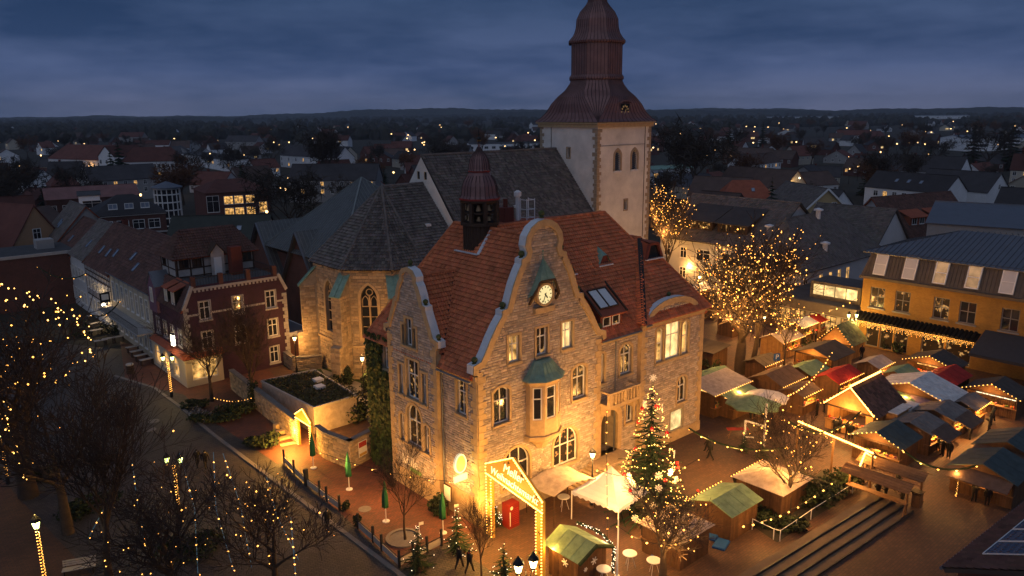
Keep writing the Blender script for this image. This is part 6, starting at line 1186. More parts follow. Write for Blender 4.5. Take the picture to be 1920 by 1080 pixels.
# ================================================================== ENTRANCE ARCH
def arch(label, L0, R0, zl, za, lw, band, words, E, bulbstep=0.22, br=0.055, nm='entrance_arch'):
    """gabled gate of glowing panels: legs at L0 and R0, springing height zl, apex za"""
    t = thing(nm, label, 'arch', (0, 0, 0)); e = (R0 - L0); W = e.length; e = e / W; n = Vector((e.y, -e.x, 0)); pm = plane_map(Vector((L0.x, L0.y, 0)), e, n)
    mat('arch_panel', (0.30, 0.14, 0.02), 0.6, 0.12, 1.5, emit=(1.0, 0.42, 0.03), es=0.30)
    head = [(0, zl - band), (W, zl - band), (W, zl), (W / 2, za), (0, zl)]
    q = MB(); extr(q, pm, head, -0.1, 0.1); hd = obj('header', q, 'arch_panel', t); q = MB(); extr(q, pm, [(0, zl - band), (W, zl - band), (W, zl), (W / 2, za), (0, zl)], -0.12, -0.11); obj('header_back', q, 'wood', t)
    legs = [rect(0, lw, 0, zl - band - 0.02), rect(W - lw, W, 0, zl - band - 0.02)]
    for o in legs: q = MB(); extr(q, pm, o, -0.1, 0.1); obj('leg', q, 'arch_panel', t)
    bm = MB(); ed = [((0, zl - band), (W, zl - band)), ((0, zl), (W / 2, za)), ((W / 2, za), (W, zl)), ((0, zl - band), (0, zl)), ((W, zl - band), (W, zl))]
    for o in legs: ed += [((o[0][0] + 0.06, 0.1), (o[0][0] + 0.06, zl - band)), ((o[1][0] - 0.06, 0.1), (o[1][0] - 0.06, zl - band))]
    for a, b in ed:
        bulbs_line(bm, pm(*a, 0.17), pm(*b, 0.17), bulbstep, br)
    obj('bulbs', bm, 'bulb_hot', t, kind='stuff')
    for i, (a, b) in enumerate(ed[:3]): q = MB(); q.bar(pm(*a, 0.12), pm(*b, 0.12), 0.07); obj('light_rail', q, 'bulb', t)
    for s, z in ((W * 0.2, zl - band - 0.3), (W * 0.5, zl - 0.2), (W * 0.8, zl - band - 0.3)): lamp('light', pm(s, z - 0.9, 1.6), E * 1.2, (1, 0.58, 0.14), t); lamp('light', pm(s, z - 0.9, -1.6), E * 0.4, (1, 0.58, 0.14), t)
    lamp('light', pm(-0.35, zl * 0.4, 0.5), E * 0.5, (1, 0.58, 0.14), t); lamp('light', pm(W + 0.3, zl * 0.4, -0.4), E * 0.4, (1, 0.58, 0.14), t)
    ang = math.atan2(e.y, e.x)
    for (wd, sz, s, z) in words: text(wd, sz, 'sign_lit', t, pm(s, z, 0.13), (R(90), 0, ang), shear=0.35)
    return t, pm, W
mat('sign_lit', (0.95, 0.9, 0.75), 0.6, 0.0, emit=(1.0, 0.80, 0.42), es=1.1)
AL, AR = G(916, 1000), G(1020, 1086); aw_ = (AR - AL).length
ZL = HZ(868, AL); t, pm, W = arch('glowing entrance arch lettered Meller Weihnachtsmarkt beside the town hall corner', AL, AR, ZL, ZL + 1.75, 0.75, 0.75, (('Meller', 0.95, aw_ * 0.5, ZL + 0.62), ('Weihnachtsmarkt', 0.80, aw_ * 0.5, ZL - 0.22)), 125)
q = MB()
for s, z in ((aw_ * 0.36, ZL + 0.9), (aw_ * 0.42, ZL + 1.15), (aw_ * 0.66, ZL + 0.85), (aw_ * 0.9, ZL + 0.1), (0.38, 2.6), (0.38, 1.2), (aw_ - 0.38, 3.2), (aw_ - 0.38, 1.8), (aw_ - 0.38, 0.8)):
    for k in range(4): a_ = uni(0, 3.1); q.bar(pm(s - 0.16 * math.cos(a_), z - 0.16 * math.sin(a_), 0.11), pm(s + 0.16 * math.cos(a_), z + 0.16 * math.sin(a_), 0.11), 0.05, 0.012, up=(0, 0, 1))
obj('painted_twigs', q, 'dark_wood', t, kind='stuff')
A2L, A2R = G(560, 832), G(592, 850); A2L = G(560, 832); d_ = (-AY); A2R = A2L + d_ * 3.0
arch('small glowing gate arch at the top of the garden steps', A2L, A2R, HZ(775, A2L), HZ(775, A2L) + 0.9, 0.35, 0.35, (), 150, 0.2, 0.045, 'gate_arch')

# ================================================================== TREES
mat('bark', (0.060, 0.042, 0.030), 0.9, 0.35, 3.0, 0.4, 14); mat('twig', (0.052, 0.036, 0.028), 0.9, 0.3, 2.0); mat('needles', (0.022, 0.045, 0.020), 0.8, 0.4, 2.0, attr=True, orand=0.2); mat('leaf_dark', (0.026, 0.040, 0.016), 0.8, 0.45, 1.5, attr=True, orand=0.2)
def bare_tree(seed, H=12.0, r0=0.26, spread=0.62, levels=4, fork=0.32, n1=6):
    """winter tree: trunk and limbs in one mesh, finer branches in another; returns both and the twig tips"""
    rg = random.Random(seed); tr, cr, tips = MB(), MB(), []
    def br(p, d, L, r, lv):
        n = 4 if lv < 2 else 3; pts = [p.copy()]; rad = [r]; q = p.copy(); dd = d.copy()
        for i in range(n):
            dd = (dd + Vector((rg.uniform(-1, 1), rg.uniform(-1, 1), rg.uniform(-0.4, 0.9))) * (0.10 if lv == 0 else 0.2)).normalized(); q = q + dd * (L / n); pts.append(q.copy()); rad.append(max(0.014, r * (1 - 0.62 * (i + 1) / n)))
        (tr if lv < 2 else cr).tube(pts, rad, 7 if lv == 0 else 5 if lv == 1 else 3, cap=False)
        if lv >= levels: tips.append(pts[-1]); tips.append(pts[-2]); return
        k = n1 if lv == 0 else rg.choice((4, 5, 5, 6)); 
        for j in range(k):
            t = rg.uniform(0.55, 1.0) if lv == 0 else rg.uniform(0.25, 1.0); i = min(n - 1, int(t * n)); f_ = t * n - i; s = pts[i].lerp(pts[i + 1], f_); a = 2 * math.pi * (j + rg.uniform(-.3, .3)) / k
            ax = dd.cross(Vector((0, 0, 1))); ax = ax.normalized() if ax.length > 0.1 else Vector((1, 0, 0)); bx = dd.cross(ax); side = ax * math.cos(a) + bx * math.sin(a); sp = spread * rg.uniform(0.7, 1.3); nd = (dd * (1 - sp * 0.45) + side * sp + Vector((0, 0, 0.22 if lv < 2 else 0.08))).normalized()
            br(s, nd, L * rg.uniform(0.58, 0.82) * (1.15 if lv == 0 else 0.86), rad[i] * rg.uniform(0.5, 0.68), lv + 1)
        if lv > 0: br(pts[-1], dd, L * 0.6, rad[-1] * 0.9, lv + 1)
    br(Vector((0, 0, 0)), Vector((0, 0, 1)), H * fork, r0, 0); return tr, cr, tips
PROTO = []
for i, (H, r0, sp, fk, n1) in enumerate(((12, 0.24, 0.62, 0.32, 6), (12, 0.22, 0.5, 0.36, 7), (12, 0.30, 0.75, 0.26, 6), (12, 0.2, 0.55, 0.40, 6))):
    a, b, tips = bare_tree(11 + i, H, r0, sp, 4, fk, n1); top = max(p.z for p in tips); ma, mbm = a.mesh('trunk', True), b.mesh('crown'); ma.materials.append(MATS['bark']); mbm.materials.append(MATS['twig']); PROTO.append((ma, mbm, tips, top))
def tree(name, label, base, H, k=0, rz=0.0, wide=1.0, group=None, cat='tree'):
    ma, mbm, tips, top = PROTO[k % 4]; s = H / top; t = thing(name, label, cat, (base[0], base[1], 0), rz, group); t.scale = (s * wide, s * wide, s); o = obj('trunk', ma, 'bark', t); c = obj('crown', mbm, 'twig', t); return t, tips, s
def tree_lights(label, t, tips, s, wide, n, r=0.1, m='bulb', seed=0, sel=None, E=60, nl=2, cl=1.0):
    """fairy lights strung through a tree: bulbs at twig ends and the wire between them"""
    rg = random.Random(seed); L = bpy.data.objects.new('fairy_lights', None); COL.objects.link(L); L.location = t.location; L.rotation_euler = t.rotation_euler; tag(L, label, 'lights', 'fairy lights in the bare trees'); pts = [Vector((p.x * s * wide, p.y * s * wide, p.z * s)) for p in tips]
    if sel: pts = [p for p in pts if sel(p)]
    pts = rg.sample(pts, min(n, len(pts))); mb = MB(); wi = MB(); pts.sort(key=lambda p: (round(p.z / 1.0), math.atan2(p.y, p.x)))
    for p in pts: mb.octa(p, r * rg.choice((0.4, 0.45, 0.5, 0.6, 0.7, 1.0)))
    for a, b in zip(pts, pts[1:]):
        if (a - b).length < 2.2: wi.bar(a, b, 0.012)
    obj('bulbs', mb, m, L, kind='stuff'); 
    if wi.v: obj('wire', wi, 'black_iron', L, kind='stuff')
    for i in range(nl):
        if pts: p = rg.choice(pts) * 0.8; lamp('light', p, E, (1, 0.58, 0.2), L, 0.3)
    return L
def leafy(label, base, rx, ry, h, n=700, z0=0.0, name='shrub', m='leaf_dark', ls=0.16, group=None, cat='shrub', rz=0.0, seed=1, cone=False, stem=True):
    rg = random.Random(seed); t = thing(name, label, cat, (base[0], base[1], 0), rz, group); mb = MB()
    lobes = [(rg.uniform(-.5, .5), rg.uniform(-.5, .5), rg.uniform(0.25, 0.75), rg.uniform(0.35, 0.6)) for _ in range(9)]
    for i in range(n):
        lx, ly, lz, lr = rg.choice(lobes); v = Vector((rg.gauss(0, 1), rg.gauss(0, 1), rg.gauss(0, 1))).normalized() * lr * rg.uniform(0.55, 1.02); x, y, z = lx + v.x, ly + v.y, max(0.02, lz + v.z * 0.8)
        p = Vector((x * rx, y * ry, z0 + z * h)); a = Vector((rg.gauss(0, 1), rg.gauss(0, 1), rg.gauss(0, .7))).normalized(); b = a.cross(Vector((rg.gauss(0, 1), rg.gauss(0, 1), rg.gauss(0, 1)))).normalized(); k = rg.uniform(0.5, 1.5) ; q = ls * rg.uniform(0.6, 1.3); mb.quad(p - a * q, p - b * q * 0.6, p + a * q, p + b * q * 0.6, 0, (k, k * rg.uniform(.9, 1.1), k * 0.9))
    obj('foliage', mb, m, t)
    if stem: q = MB(); q.tube([(0, 0, 0), (0.05, 0, h * 0.5)], [0.06, 0.03], 5); obj('stem', q, 'bark', t)
    return t
def conifer_mesh(seed, H, R0, layers, per, side=5, lw=0.10):
    rg = random.Random(seed); mb = MB(); tips = []
    for i in range(layers):
        f = i / (layers - 1); z = H * (0.07 + 0.9 * f); rr = R0 * (1 - f) ** 0.9 + 0.12
        n = max(5, int(per * (1 - f * 0.7)))
        for j in range(n):
            a = 2 * math.pi * (j + rg.random()) / n; L = rr * rg.uniform(0.6, 1.15); d = Vector((math.cos(a), math.sin(a), 0)); s = Vector((-d.y, d.x, 0)); p0 = Vector((0, 0, z + rg.uniform(-.15, .15))); k = rg.uniform(0.6, 1.4)
            prev = p0; 
            for q in range(1, 4):
                t = q / 3; p = p0 + d * (L * t) + Vector((0, 0, -0.30 * L * t + 0.12 * L * t * t)); w = lw * (1.5 - t) * (0.7 + 0.5 * rr)
                mb.quad(prev - s * w, prev + s * w, p + s * w * 0.7, p - s * w * 0.7, 0, (k, k, k)); mb.quad(prev - Vector((0, 0, w * 0.7)), prev + Vector((0, 0, w * 0.5)), p + Vector((0, 0, w * 0.4)), p - Vector((0, 0, w * 0.6)), 0, (k * .8, k * .8, k * .8))
                for sg in (-1, 1):
                    e = p + (s * sg * 0.8 + d * 0.6 + Vector((0, 0, -0.15))).normalized() * (0.32 * L * (1.25 - t)); mb.add([p - d * w, p + d * w, e], [(0, 1, 2)], 0, (k, k, k)); 
                prev = p
            tips.append(prev)
    return mb, tips
def conifer(name, label, base, H, R0, seed=3, layers=16, per=14, cat='tree', group=None, lw=0.10):
    t = thing(name, label, cat, (base[0], base[1], 0), 0, group); mb, tips = conifer_mesh(seed, H, R0, layers, per, lw=lw); obj('crown', mb, 'needles', t); q = MB(); q.tube([(0, 0, 0), (0, 0, H * 0.95)], [H * 0.018, 0.01], 6); obj('trunk', q, 'bark', t); return t, tips
# big christmas tree
cb = G(1216, 962); CH = HZ(712, cb); xt, tips = conifer('christmas_tree', 'tall decorated christmas tree with light chains and red baubles before the town hall', cb, CH, 3.2, 5, 24, 14, lw=0.065)
ch = thing('light_chain', 'warm light chain looped around the tall christmas tree', 'lights', (cb.x, cb.y, 0)); mb = MB(); wi = MB(); prev = None
for turn in range(9):
    f = 0.08 + turn * 0.105; n = int(70 * (1 - f)) + 14
    for i in range(n):
        a = 2 * math.pi * i / n + turn * 0.7; ff = min(0.97, f + 0.08 * i / n + 0.035 * math.sin(a * 2.5 + turn) + 0.015 * math.sin(a * 7)); rr = (3.2 * (1 - ff) ** 0.9 + 0.1) * uni(0.82, 1.0); p = Vector((rr * math.cos(a), rr * math.sin(a), CH * (0.07 + 0.9 * ff) - 0.27 * rr + uni(-.06, .06))); (mb.octa(p, uni(0.03, 0.055)) if rnd() < 0.72 else None)
        if prev and (prev - p).length < 1: wi.bar(prev, p, 0.015)
        prev = p
obj('bulbs', mb, 'bulb_hot', ch, kind='stuff'); obj('wire', wi, 'fir_garland', ch, kind='stuff')
for (a, z, r_) in ((-1.2, 2.0, 3.2), (-2.4, 3.6, 2.8), (-0.3, 4.4, 2.4), (-1.6, 6.5, 2.0), (0.8, 3, 3.0), (-1.2, 8.8, 1.3), (2.6, 4, 2.8)): lamp('light', (r_ * math.cos(a), r_ * math.sin(a), z), 45, (1, 0.6, 0.22), ch)
mat('bauble', (0.45, 0.012, 0.012), 0.25, 0.1, spec=0.8); mat('star_white', (0.8, 0.76, 0.66), 0.6, 0.05, emit=(1, 0.8, 0.5), es=0.15)
for i in range(26):
    f = uni(0.02, 0.9); a = uni(-3.3, 0.3); rr = (3.1 * (1 - f) ** 0.9 + 0.1) * 1.0; p = (rr * math.cos(a), rr * math.sin(a), CH * (0.07 + 0.9 * f) - 0.33 * rr); q = MB()
    if i % 2: q.ball(p, 0.15, 10, 6); q.tube([(p[0], p[1], p[2] + 0.14), (p[0], p[1], p[2] + 0.2)], 0.04, 5); obj('bauble', q, 'bauble', xt)
    else:
        c = Vector(p); e = Vector((-math.sin(a), math.cos(a), 0)); n_ = Vector((math.cos(a), math.sin(a), 0))
        for k in range(4): t_ = math.pi * k / 4; d = e * math.cos(t_) + Vector((0, 0, 1)) * math.sin(t_); q.bar(c + n_ * 0.05 - d * 0.3, c + n_ * 0.05 + d * 0.3, 0.09, 0.04, up=n_)
        obj('star', q, 'star_white', xt)
q = MB(); c = Vector((0, 0, CH + 0.15))
for k in range(4): t_ = math.pi * k / 4; d = Vector((math.cos(t_), 0, math.sin(t_))); q.bar(c - d * 0.28, c + d * 0.28, 0.07, 0.05, up=(0, 1, 0))
obj('star', q, 'star_white', xt)
# small decorated firs
for i, (x, y, ytop, lb) in enumerate(((785, 1070, 985, 'small fir with tiny lights at the corner of the fenced terrace'), (858, 1035, 955, 'small fir with tiny lights left of the glowing arch foot'), (945, 1095, 1020, 'small fir with tiny lights beside the twin lantern'), (1395, 845, 812, 'tiny fir beside the white timber frame'), (1428, 858, 825, 'tiny fir next to the garland'), (930, 985, 950, 'small fir hung with straw stars inside the arch'))):
    b = G(x, y); H = max(1.0, HZ(ytop, b)); t, tp = conifer('fir_tree', lb, b, H, H * 0.36, 20 + i, 11, 11, lw=0.07)
    if i in (0, 1, 2, 5):
        mb = MB(); [mb.octa(p * 1.02, 0.03) for p in random.sample(tp, min(26, len(tp)))]; obj('bulbs', mb, 'bulb_white', t, kind='stuff')
    q = MB(); q.lathe([(0.32, 0), (0.36, 0.3)], 10); obj('pot', q, 'dark_wood', t)
# street and market trees: (base px, y of the top, variant, turn, width, label)
TR = {}
def put(key, name, label, bx, by, ytop, k, rz, wide=1.0, grp=None):
    b = G(bx, by); H = HZ(ytop, b); TR[key] = (*tree(name, label, b, H, k, rz, wide, grp), wide)
put('a', 'bare_tree', 'tall bare tree wound with lights at the street corner of the small square', 55, 930, 520, 2, 0.3, 1.25); put('b', 'bare_tree', 'bare dark tree in a round bed on the small square', 128, 1000, 600, 0, 1.0, 1.15)
put('c', 'bare_tree', 'leaning bare tree beside the parked bicycles', 398, 752, 560, 3, 2.1, 1.35); put('d', 'bare_tree', 'bare tree by the garden wall opposite the purple house', 478, 762, 545, 1, 0.4, 1.05)
put('e', 'bare_tree', 'low spreading bare tree draped with light strings', 330, 1150, 835, 2, 0.9, 1.15); put('f', 'bare_tree', 'low bare tree draped with light strings near the street edge', 520, 1125, 845, 0, 2.2, 1.15)
put('g', 'bare_tree', 'slim bare tree on the fenced terrace under the town hall', 760, 1012, 800, 3, 0.2, 0.8); put('h', 'bare_tree', 'thin young tree before the glowing arch', 903, 1085, 925, 1, 0.6, 0.7)
put('i', 'bare_tree', 'bare tree rising between the round tables and the beige hut', 1241, 1090, 868, 2, 3.6, 1.05); put('j', 'bare_tree', 'bare tree with bulbs standing in the planted bed', 1478, 965, 742, 0, 0.7, 0.95)
put('k', 'bare_tree', 'huge two-stemmed bare tree full of lights before the inn', 1388, 700, 402, 2, 0.2, 1.15); put('k2', 'bare_tree', 'second stem of the huge bare tree leaning over the stalls', 1412, 698, 418, 1, 1.9, 1.1); put('l', 'bare_tree', 'slim lit bare tree among the stalls', 1470, 690, 530, 3, 1.3, 0.95)
put('m', 'bare_tree', 'round bare tree full of lights beside the church tower', 1250, 545, 328, 1, 0.5, 0.8); put('n', 'bare_tree', 'dark bare tree over the fenced shrubs at the square edge', 205, 1085, 700, 1, 2.9, 1.1)
def tl(key, label, n, r=0.1, sel=None, E=60, nl=2, m='bulb', cl=1): t, tips, s, w = TR[key]; return tree_lights(label, t, tips, s, w, n, r, m, hash(label) % 97 if False else len(label), sel, E, nl, cl)
tl('a', 'lights along the crown of the tall corner tree', 110, 0.085, lambda p: p.z > 4, 16, 1); tl('k', 'dense fairy lights in the huge bare tree', 430, 0.11, None, 190, 6); tl('k2', 'fairy lights in the leaning second stem', 300, 0.105, None, 170, 4); tl('l', 'fairy lights in the slim tree among the stalls', 130, 0.09, None, 100, 2); tl('m', 'dense fairy lights in the tree beside the church tower', 280, 0.115, None, 240, 4)
tl('j', 'scattered bulbs in the tree of the planted bed', 60, 0.08, None, 60, 3); tl('i', 'scattered bulbs in the tree beside the round tables', 46, 0.08, None, 60, 3); tl('e', 'scattered bulbs in the low spreading tree', 44, 0.065, None, 6, 1); tl('f', 'scattered bulbs in the low tree near the street edge', 44, 0.065, None, 6, 1); tl('b', 'few bulbs in the tree of the round bed', 22, 0.06, None, 5, 1)
def wound(label, key, z1, n, r=0.055, m='bulb'):   # bulbs wound round a trunk
    t = TR[key][0]; L = bpy.data.objects.new('trunk_lights', None); COL.objects.link(L); L.location = t.location; tag(L, label, 'lights', 'lights wound round trunks'); mb = MB()
    for i in range(n): a = i * 0.9; mb.octa((0.34 * math.cos(a), 0.34 * math.sin(a), 0.4 + z1 * i / n), r * uni(.7, 1.2))
    obj('bulbs', mb, m, L, kind='stuff')
wound('lights wound round the trunk of the tall corner tree', 'a', 4.2, 120); wound('lights wound round the ivy trunk by the garden wall', 'd', 2.0, 22, 0.04)
# ivy collar on tree d and shrubs
leafy('ivy clad stump of the tree by the garden wall', G(478, 765), 0.7, 0.7, 3.2, 700, name='ivy_column', ls=0.13, seed=4)
for i, (x, y, rx, ry, h, n, lb) in enumerate(((655, 785, 2.6, 2.0, 2.3, 2200, 'broad dark evergreen bush behind the stone garden wall'), (700, 740, 1.8, 1.5, 2.6, 1200, 'dark shrub at the foot of the ivy wall'), (640, 720, 1.6, 1.3, 2.0, 900, 'dark shrub beside the church buttress'), (545, 595, 2.6, 2.4, 3.4, 1500, 'bushy shrub in the church garden'), (545, 660, 2.2, 1.4, 1.5, 900, 'low hedge bush by the garden lamp'), (610, 650, 1.5, 1.2, 2.4, 900, 'dark climbing shrub beside the brick porch'), (400, 790, 3.2, 1.3, 0.9, 1300, 'low ground-cover bed beside the bicycles'), (440, 775, 2.6, 1.5, 1.2, 900, 'shrub bed along the garden path'), (490, 835, 2.0, 1.7, 1.0, 1000, 'clipped shrub bed by the garden steps'), (365, 765, 1.8, 1.2, 0.8, 700, 'dark bed beside the shop step'),
      (1535, 940, 3.0, 2.4, 1.9, 2200, 'dense evergreen shrubs in the planted bed above the steps'), (1585, 915, 2.2, 1.6, 1.6, 1200, 'evergreen shrub at the end of the planted bed'), (1455, 985, 2.6, 2.2, 0.9, 1300, 'low ground cover in the planted bed'), (1320, 690, 2.0, 1.2, 1.4, 900, 'shrubs by the grey storage hut'), (1500, 655, 1.8, 1.4, 1.6, 800, 'dark bush under the slim lit tree'), (1648, 650, 0.8, 0.8, 1.2, 350, 'potted bush before the yellow shop'), (1663, 655, 0.8, 0.8, 1.2, 350, 'second potted bush before the yellow shop'), (1684, 662, 0.9, 0.9, 1.3, 350, 'round potted bush by the dark roofed hut'), (820, 965, 1.0, 0.8, 1.6, 600, 'bushy plant at the town hall side wall'), (150, 630, 2.4, 2.0, 2.2, 900, 'dark terrace hedge before the cream row house'), (220, 625, 3.0, 1.2, 1.6, 900, 'dark hedge beside the cafe tables'), (170, 960, 2.4, 2.2, 1.2, 900, 'dark shrub bed on the small square'), (75, 900, 1.6, 1.4, 1.0, 500, 'dark planter at the foot of the tall corner tree'), (350, 1040, 3.0, 2.4, 1.4, 1100, 'dark shrub mass under the low spreading tree'))):
    leafy(lb, G(x, y), rx, ry, h, n, seed=50 + i)

# ================================================================== LAMPS
mat('lamp_glass', (1, 0.9, 0.6), 0.4, 0, emit=(1.0, 0.78, 0.36), es=9.0); mat('lamp_glass_green', (0.9, 1, 0.5), 0.4, 0, emit=(0.80, 0.95, 0.28), es=7.0)
def lantern(t, c, gm, s=1.0):
    q = MB(); c = Vector(c); q.lathe([(0.13 * s, 0), (0.24 * s, 0.42 * s)], 6, c); g_ = obj('lantern_glass', q, gm, t); q = MB(); q.lathe([(0.30 * s, 0.42 * s), (0.22 * s, 0.56 * s), (0.1 * s, 0.68 * s), (0.03 * s, 0.8 * s)], 6, c); q.lathe([(0.1 * s, -0.12 * s), (0.14 * s, 0)], 6, c)
    for i in range(6): a = math.pi * i / 3; q.bar(c + Vector((0.135 * s * math.cos(a), 0.135 * s * math.sin(a), 0)), c + Vector((0.25 * s * math.cos(a), 0.25 * s * math.sin(a), 0.43 * s)), 0.02 * s)
    obj('lantern_frame', q, 'black_iron', t)
def street_lamp(label, x, y, h=4.2, twin=False, gm='lamp_glass', E=220, col=(1, 0.60, 0.22), wrap=False, rz=0.0, s=1.0):
    p = G(x, y, h + 0.2); t = thing('street_lamp', label, 'street lamp', (p.x, p.y, 0), rz, 'old style street lamps'); q = MB(); q.lathe([(0.16, 0), (0.16, 0.5), (0.09, 0.7), (0.06, 1.0), (0.045, h - 0.1)], 8); obj('post', q, 'black_iron', t)
    if twin:
        for sg in (-1, 1):
            q = MB(); q.tube([(0, 0, h - 0.6), (sg * 0.3, 0, h - 0.5), (sg * 0.5, 0, h - 0.1)], 0.03, 5); obj('arm', q, 'black_iron', t); lantern(t, (sg * 0.5, 0, h), gm, s); lamp('light', (sg * 0.5, 0, h - 0.25), E / 2, col, t)
    else: lantern(t, (0, 0, h), gm, s); lamp('light', (0, 0, h - 0.25), E, col, t); lamp('light', (0, 0, h + 1.0), E * 0.35, col, t)
    if wrap:
        mb = MB()
        for i in range(90): a = i * 1.1; mb.octa((0.1 * math.cos(a), 0.1 * math.sin(a), 0.5 + (h - 0.7) * i / 90), 0.035)
        obj('wound_bulbs', mb, 'bulb', t, kind='stuff')
    return t
street_lamp('twin lantern wound with lights before the lit shop front', 314, 672, 4.2, True, 'lamp_glass_green', 55, (1, 0.78, 0.3), True); street_lamp('lantern in the church garden behind the green roof', 552, 635, 4.0, E=170); street_lamp('lantern beside the ivy wall of the town hall', 679, 673, 4.2, E=320)
street_lamp('lantern wound with lights on the small square', 68, 985, 4.2, False, 'lamp_glass_green', 45, (1, 0.8, 0.3), True, s=1.2); street_lamp('twin lantern among the low bare trees', 325, 862, 4.2, True, 'lamp_glass_green', 26, (1, 0.85, 0.35), True); street_lamp('lantern before the town hall steps', 1111, 853, 4.0, E=380); street_lamp('twin lantern at the foot of the entrance arch', 986, 1062, 4.0, True, 'lamp_glass', 170, s=1.3, rz=0.5)
street_lamp('twin lantern in front of the yellow building', 1599, 592, 4.4, True, 'lamp_glass_green', 320, (1, 0.75, 0.28)); street_lamp('lantern wound with lights at the edge of the small square', 0, 815, 4.2, False, 'lamp_glass_green', 20, wrap=True)
street_lamp('lantern among the stalls by the inn', 1312, 520, 3.6, E=220); street_lamp('lantern at the foot of the slim lit tree', 1434, 596, 3.6, E=260)
# lit sign box and wall lamp in the street row
p = RP(-0.6, 2.6); t = thing('lit_sign', 'bright white illuminated sign box on the corner of the purple house', 'sign', (p.x, p.y, 0), RZF); q = MB(); q.box((0, 0, 5.0), (0.9, 0.25, 1.3)); mat('sign_glow', (1, 1, 1), 0.5, 0, emit=(1, 0.93, 0.78), es=3.2); obj('box', q, 'sign_glow', t); q = MB(); q.box((0, 0.3, 5.0), (0.1, 0.5, 0.1)); q.box((0, 0, 5.7), (1.0, 0.3, 0.08)); obj('bracket', q, 'black_iron', t); lamp('light', (0, -0.5, 4.8), 25, (1, 0.85, 0.6), t)
p = RP(-0.5, 33.0); t = thing('wall_lamp', 'white wall lamp on the half-timbered row house', 'lamp', (p.x, p.y, 0), RZF); q = MB(); q.ball((0, 0, 3.6), 0.25, 8, 6); obj('globe', q, 'bulb_white', t); q = MB(); q.bar((0, 0.5, 3.6), (0, 0, 3.6), 0.06); obj('bracket', q, 'black_iron', t); lamp('light', (0, -0.4, 3.6), 90, (1, 0.85, 0.6), t)
p = RP(-0.9, 30.0); t = thing('hanging_inn_sign', 'round dark hanging sign on the row houses', 'sign', (p.x, p.y, 0), RZF); q = MB(); q.box((0, 0, 5.2), (0.15, 1.3, 1.4)); obj('board', q, 'black_iron', t); q = MB(); q.box((0.09, 0, 5.3), (0.02, 0.9, 0.8)); obj('emblem', q, 'sign_white', t); q = MB(); q.box((0, 0.6, 5.95), (0.06, 1.4, 0.06)); obj('bracket', q, 'black_iron', t)
# emblem sign on the hall side wall
t = thing('pub_sign', 'shield shaped yellow-green lit sign with white strip on the town hall side wall', 'sign', HC, TH); po = plane_map((0, 1.2, 0), (1, 0, 0), (0, -1, 0)); mat('sign_lime', (0.55, 0.55, 0.12), 0.5, 0.3, 3.0, emit=(0.9, 0.8, 0.15), es=0.45); mat('sign_cream', (0.8, 0.78, 0.6), 0.5, 0.05, emit=(1, 0.9, 0.6), es=0.5)
sh = [(-0.05 - 0.55 * math.sin(a) - 0.75, 4.9 + 0.72 * math.cos(a) * (1.1 if math.cos(a) > 0.8 else 1)) for a in [2 * math.pi * i / 20 for i in range(20)]]; q = MB(); extr(q, po, sh, -0.1, 0.1); obj('shield', q, 'sign_cream', t); q = MB(); extr(q, po, grow(sh, -0.13), 0.1, 0.115); obj('face', q, 'sign_lime', t); q = MB(); extr(q, po, rect(-1.4, -0.2, 3.55, 4.02), -0.08, 0.08); obj('strip', q, 'sign_cream', t); q = MB(); q.bar((0, 1.2, 4.9), (-0.3, 1.2, 4.9), 0.06); q.bar((0, 1.2, 3.8), (-0.3, 1.2, 3.8), 0.06); obj('bracket', q, 'black_iron', t); lamp('light', (-0.8, 0.4, 4.6), 14, (1, 0.85, 0.4), t)

# ================================================================== STRING LIGHTS
def string(label, a, b, sag, step=0.9, r=0.07, m='bulb', garland=False, E=0, nl=0, name='light_string', col=(1, 0.58, 0.2), group='light strings over the market'):
    t = thing(name, label, 'lights', (0, 0, 0), 0, group); a, b = Vector(a), Vector(b); n = 16; pts = [a.lerp(b, i / n) - Vector((0, 0, sag * 4 * (i / n) * (1 - i / n))) for i in range(n + 1)]; q = MB(); q.tube(pts, 0.09 if garland else 0.02, 5); obj('garland' if garland else 'wire', q, 'fir_garland' if garland else 'black_iron', t); mb = MB(); L = (b - a).length; k = max(2, int(L / step))
    for i in range(k + 1): f = i / k; mb.octa(a.lerp(b, f) - Vector((uni(-.04, .04), 0, sag * 4 * f * (1 - f) + 0.1)), r * uni(.75, 1.2))
    obj('bulbs', mb, m, t, kind='stuff')
    for i in range(nl): f = (i + 0.5) / nl; lamp('light', a.lerp(b, f) - Vector((0, 0, sag * 4 * f * (1 - f) + 0.3)), E, col, t, 0.25)
string('fir garland with bulbs swung from the town hall end to the planted bed tree', G(1292, 803, 3.5), G(1478, 838, 5.0), 0.9, 1.2, 0.1, garland=True, E=110, nl=3); string('fir garland with bulbs from the planted bed tree to the green roofed hut', G(1480, 790, 6.0), G(1614, 772, 3.4), 1.4, 1.0, 0.09, garland=True, E=70, nl=2); string('fir garland with bulbs over the passage beside the dark tarpaulin stall', G(1695, 845, 3.0), G(1832, 872, 3.0), 0.9, 1.1, 0.1, garland=True, E=45, nl=2)
string('bulb string from the slim metal pole towards the planted bed', G(1157, 985, 4.5), G(1295, 1010, 3.2), 0.8, 0.9, 0.08, E=45, nl=2); string('bulb string along the planted bed', G(1395, 985, 2.2), G(1560, 905, 3.0), 0.6, 0.9, 0.085, E=40, nl=2); string('bulb string crossing before the christmas tree', G(1120, 880, 6.0), G(1310, 860, 5.0), 1.0, 1.2, 0.07, E=150, nl=2); string('bulb string hanging down the tall pole by the pavilion', G(1137, 770, 9.0), G(1139, 1010, 1.0), 0.0, 0.7, 0.07, E=100, nl=2)
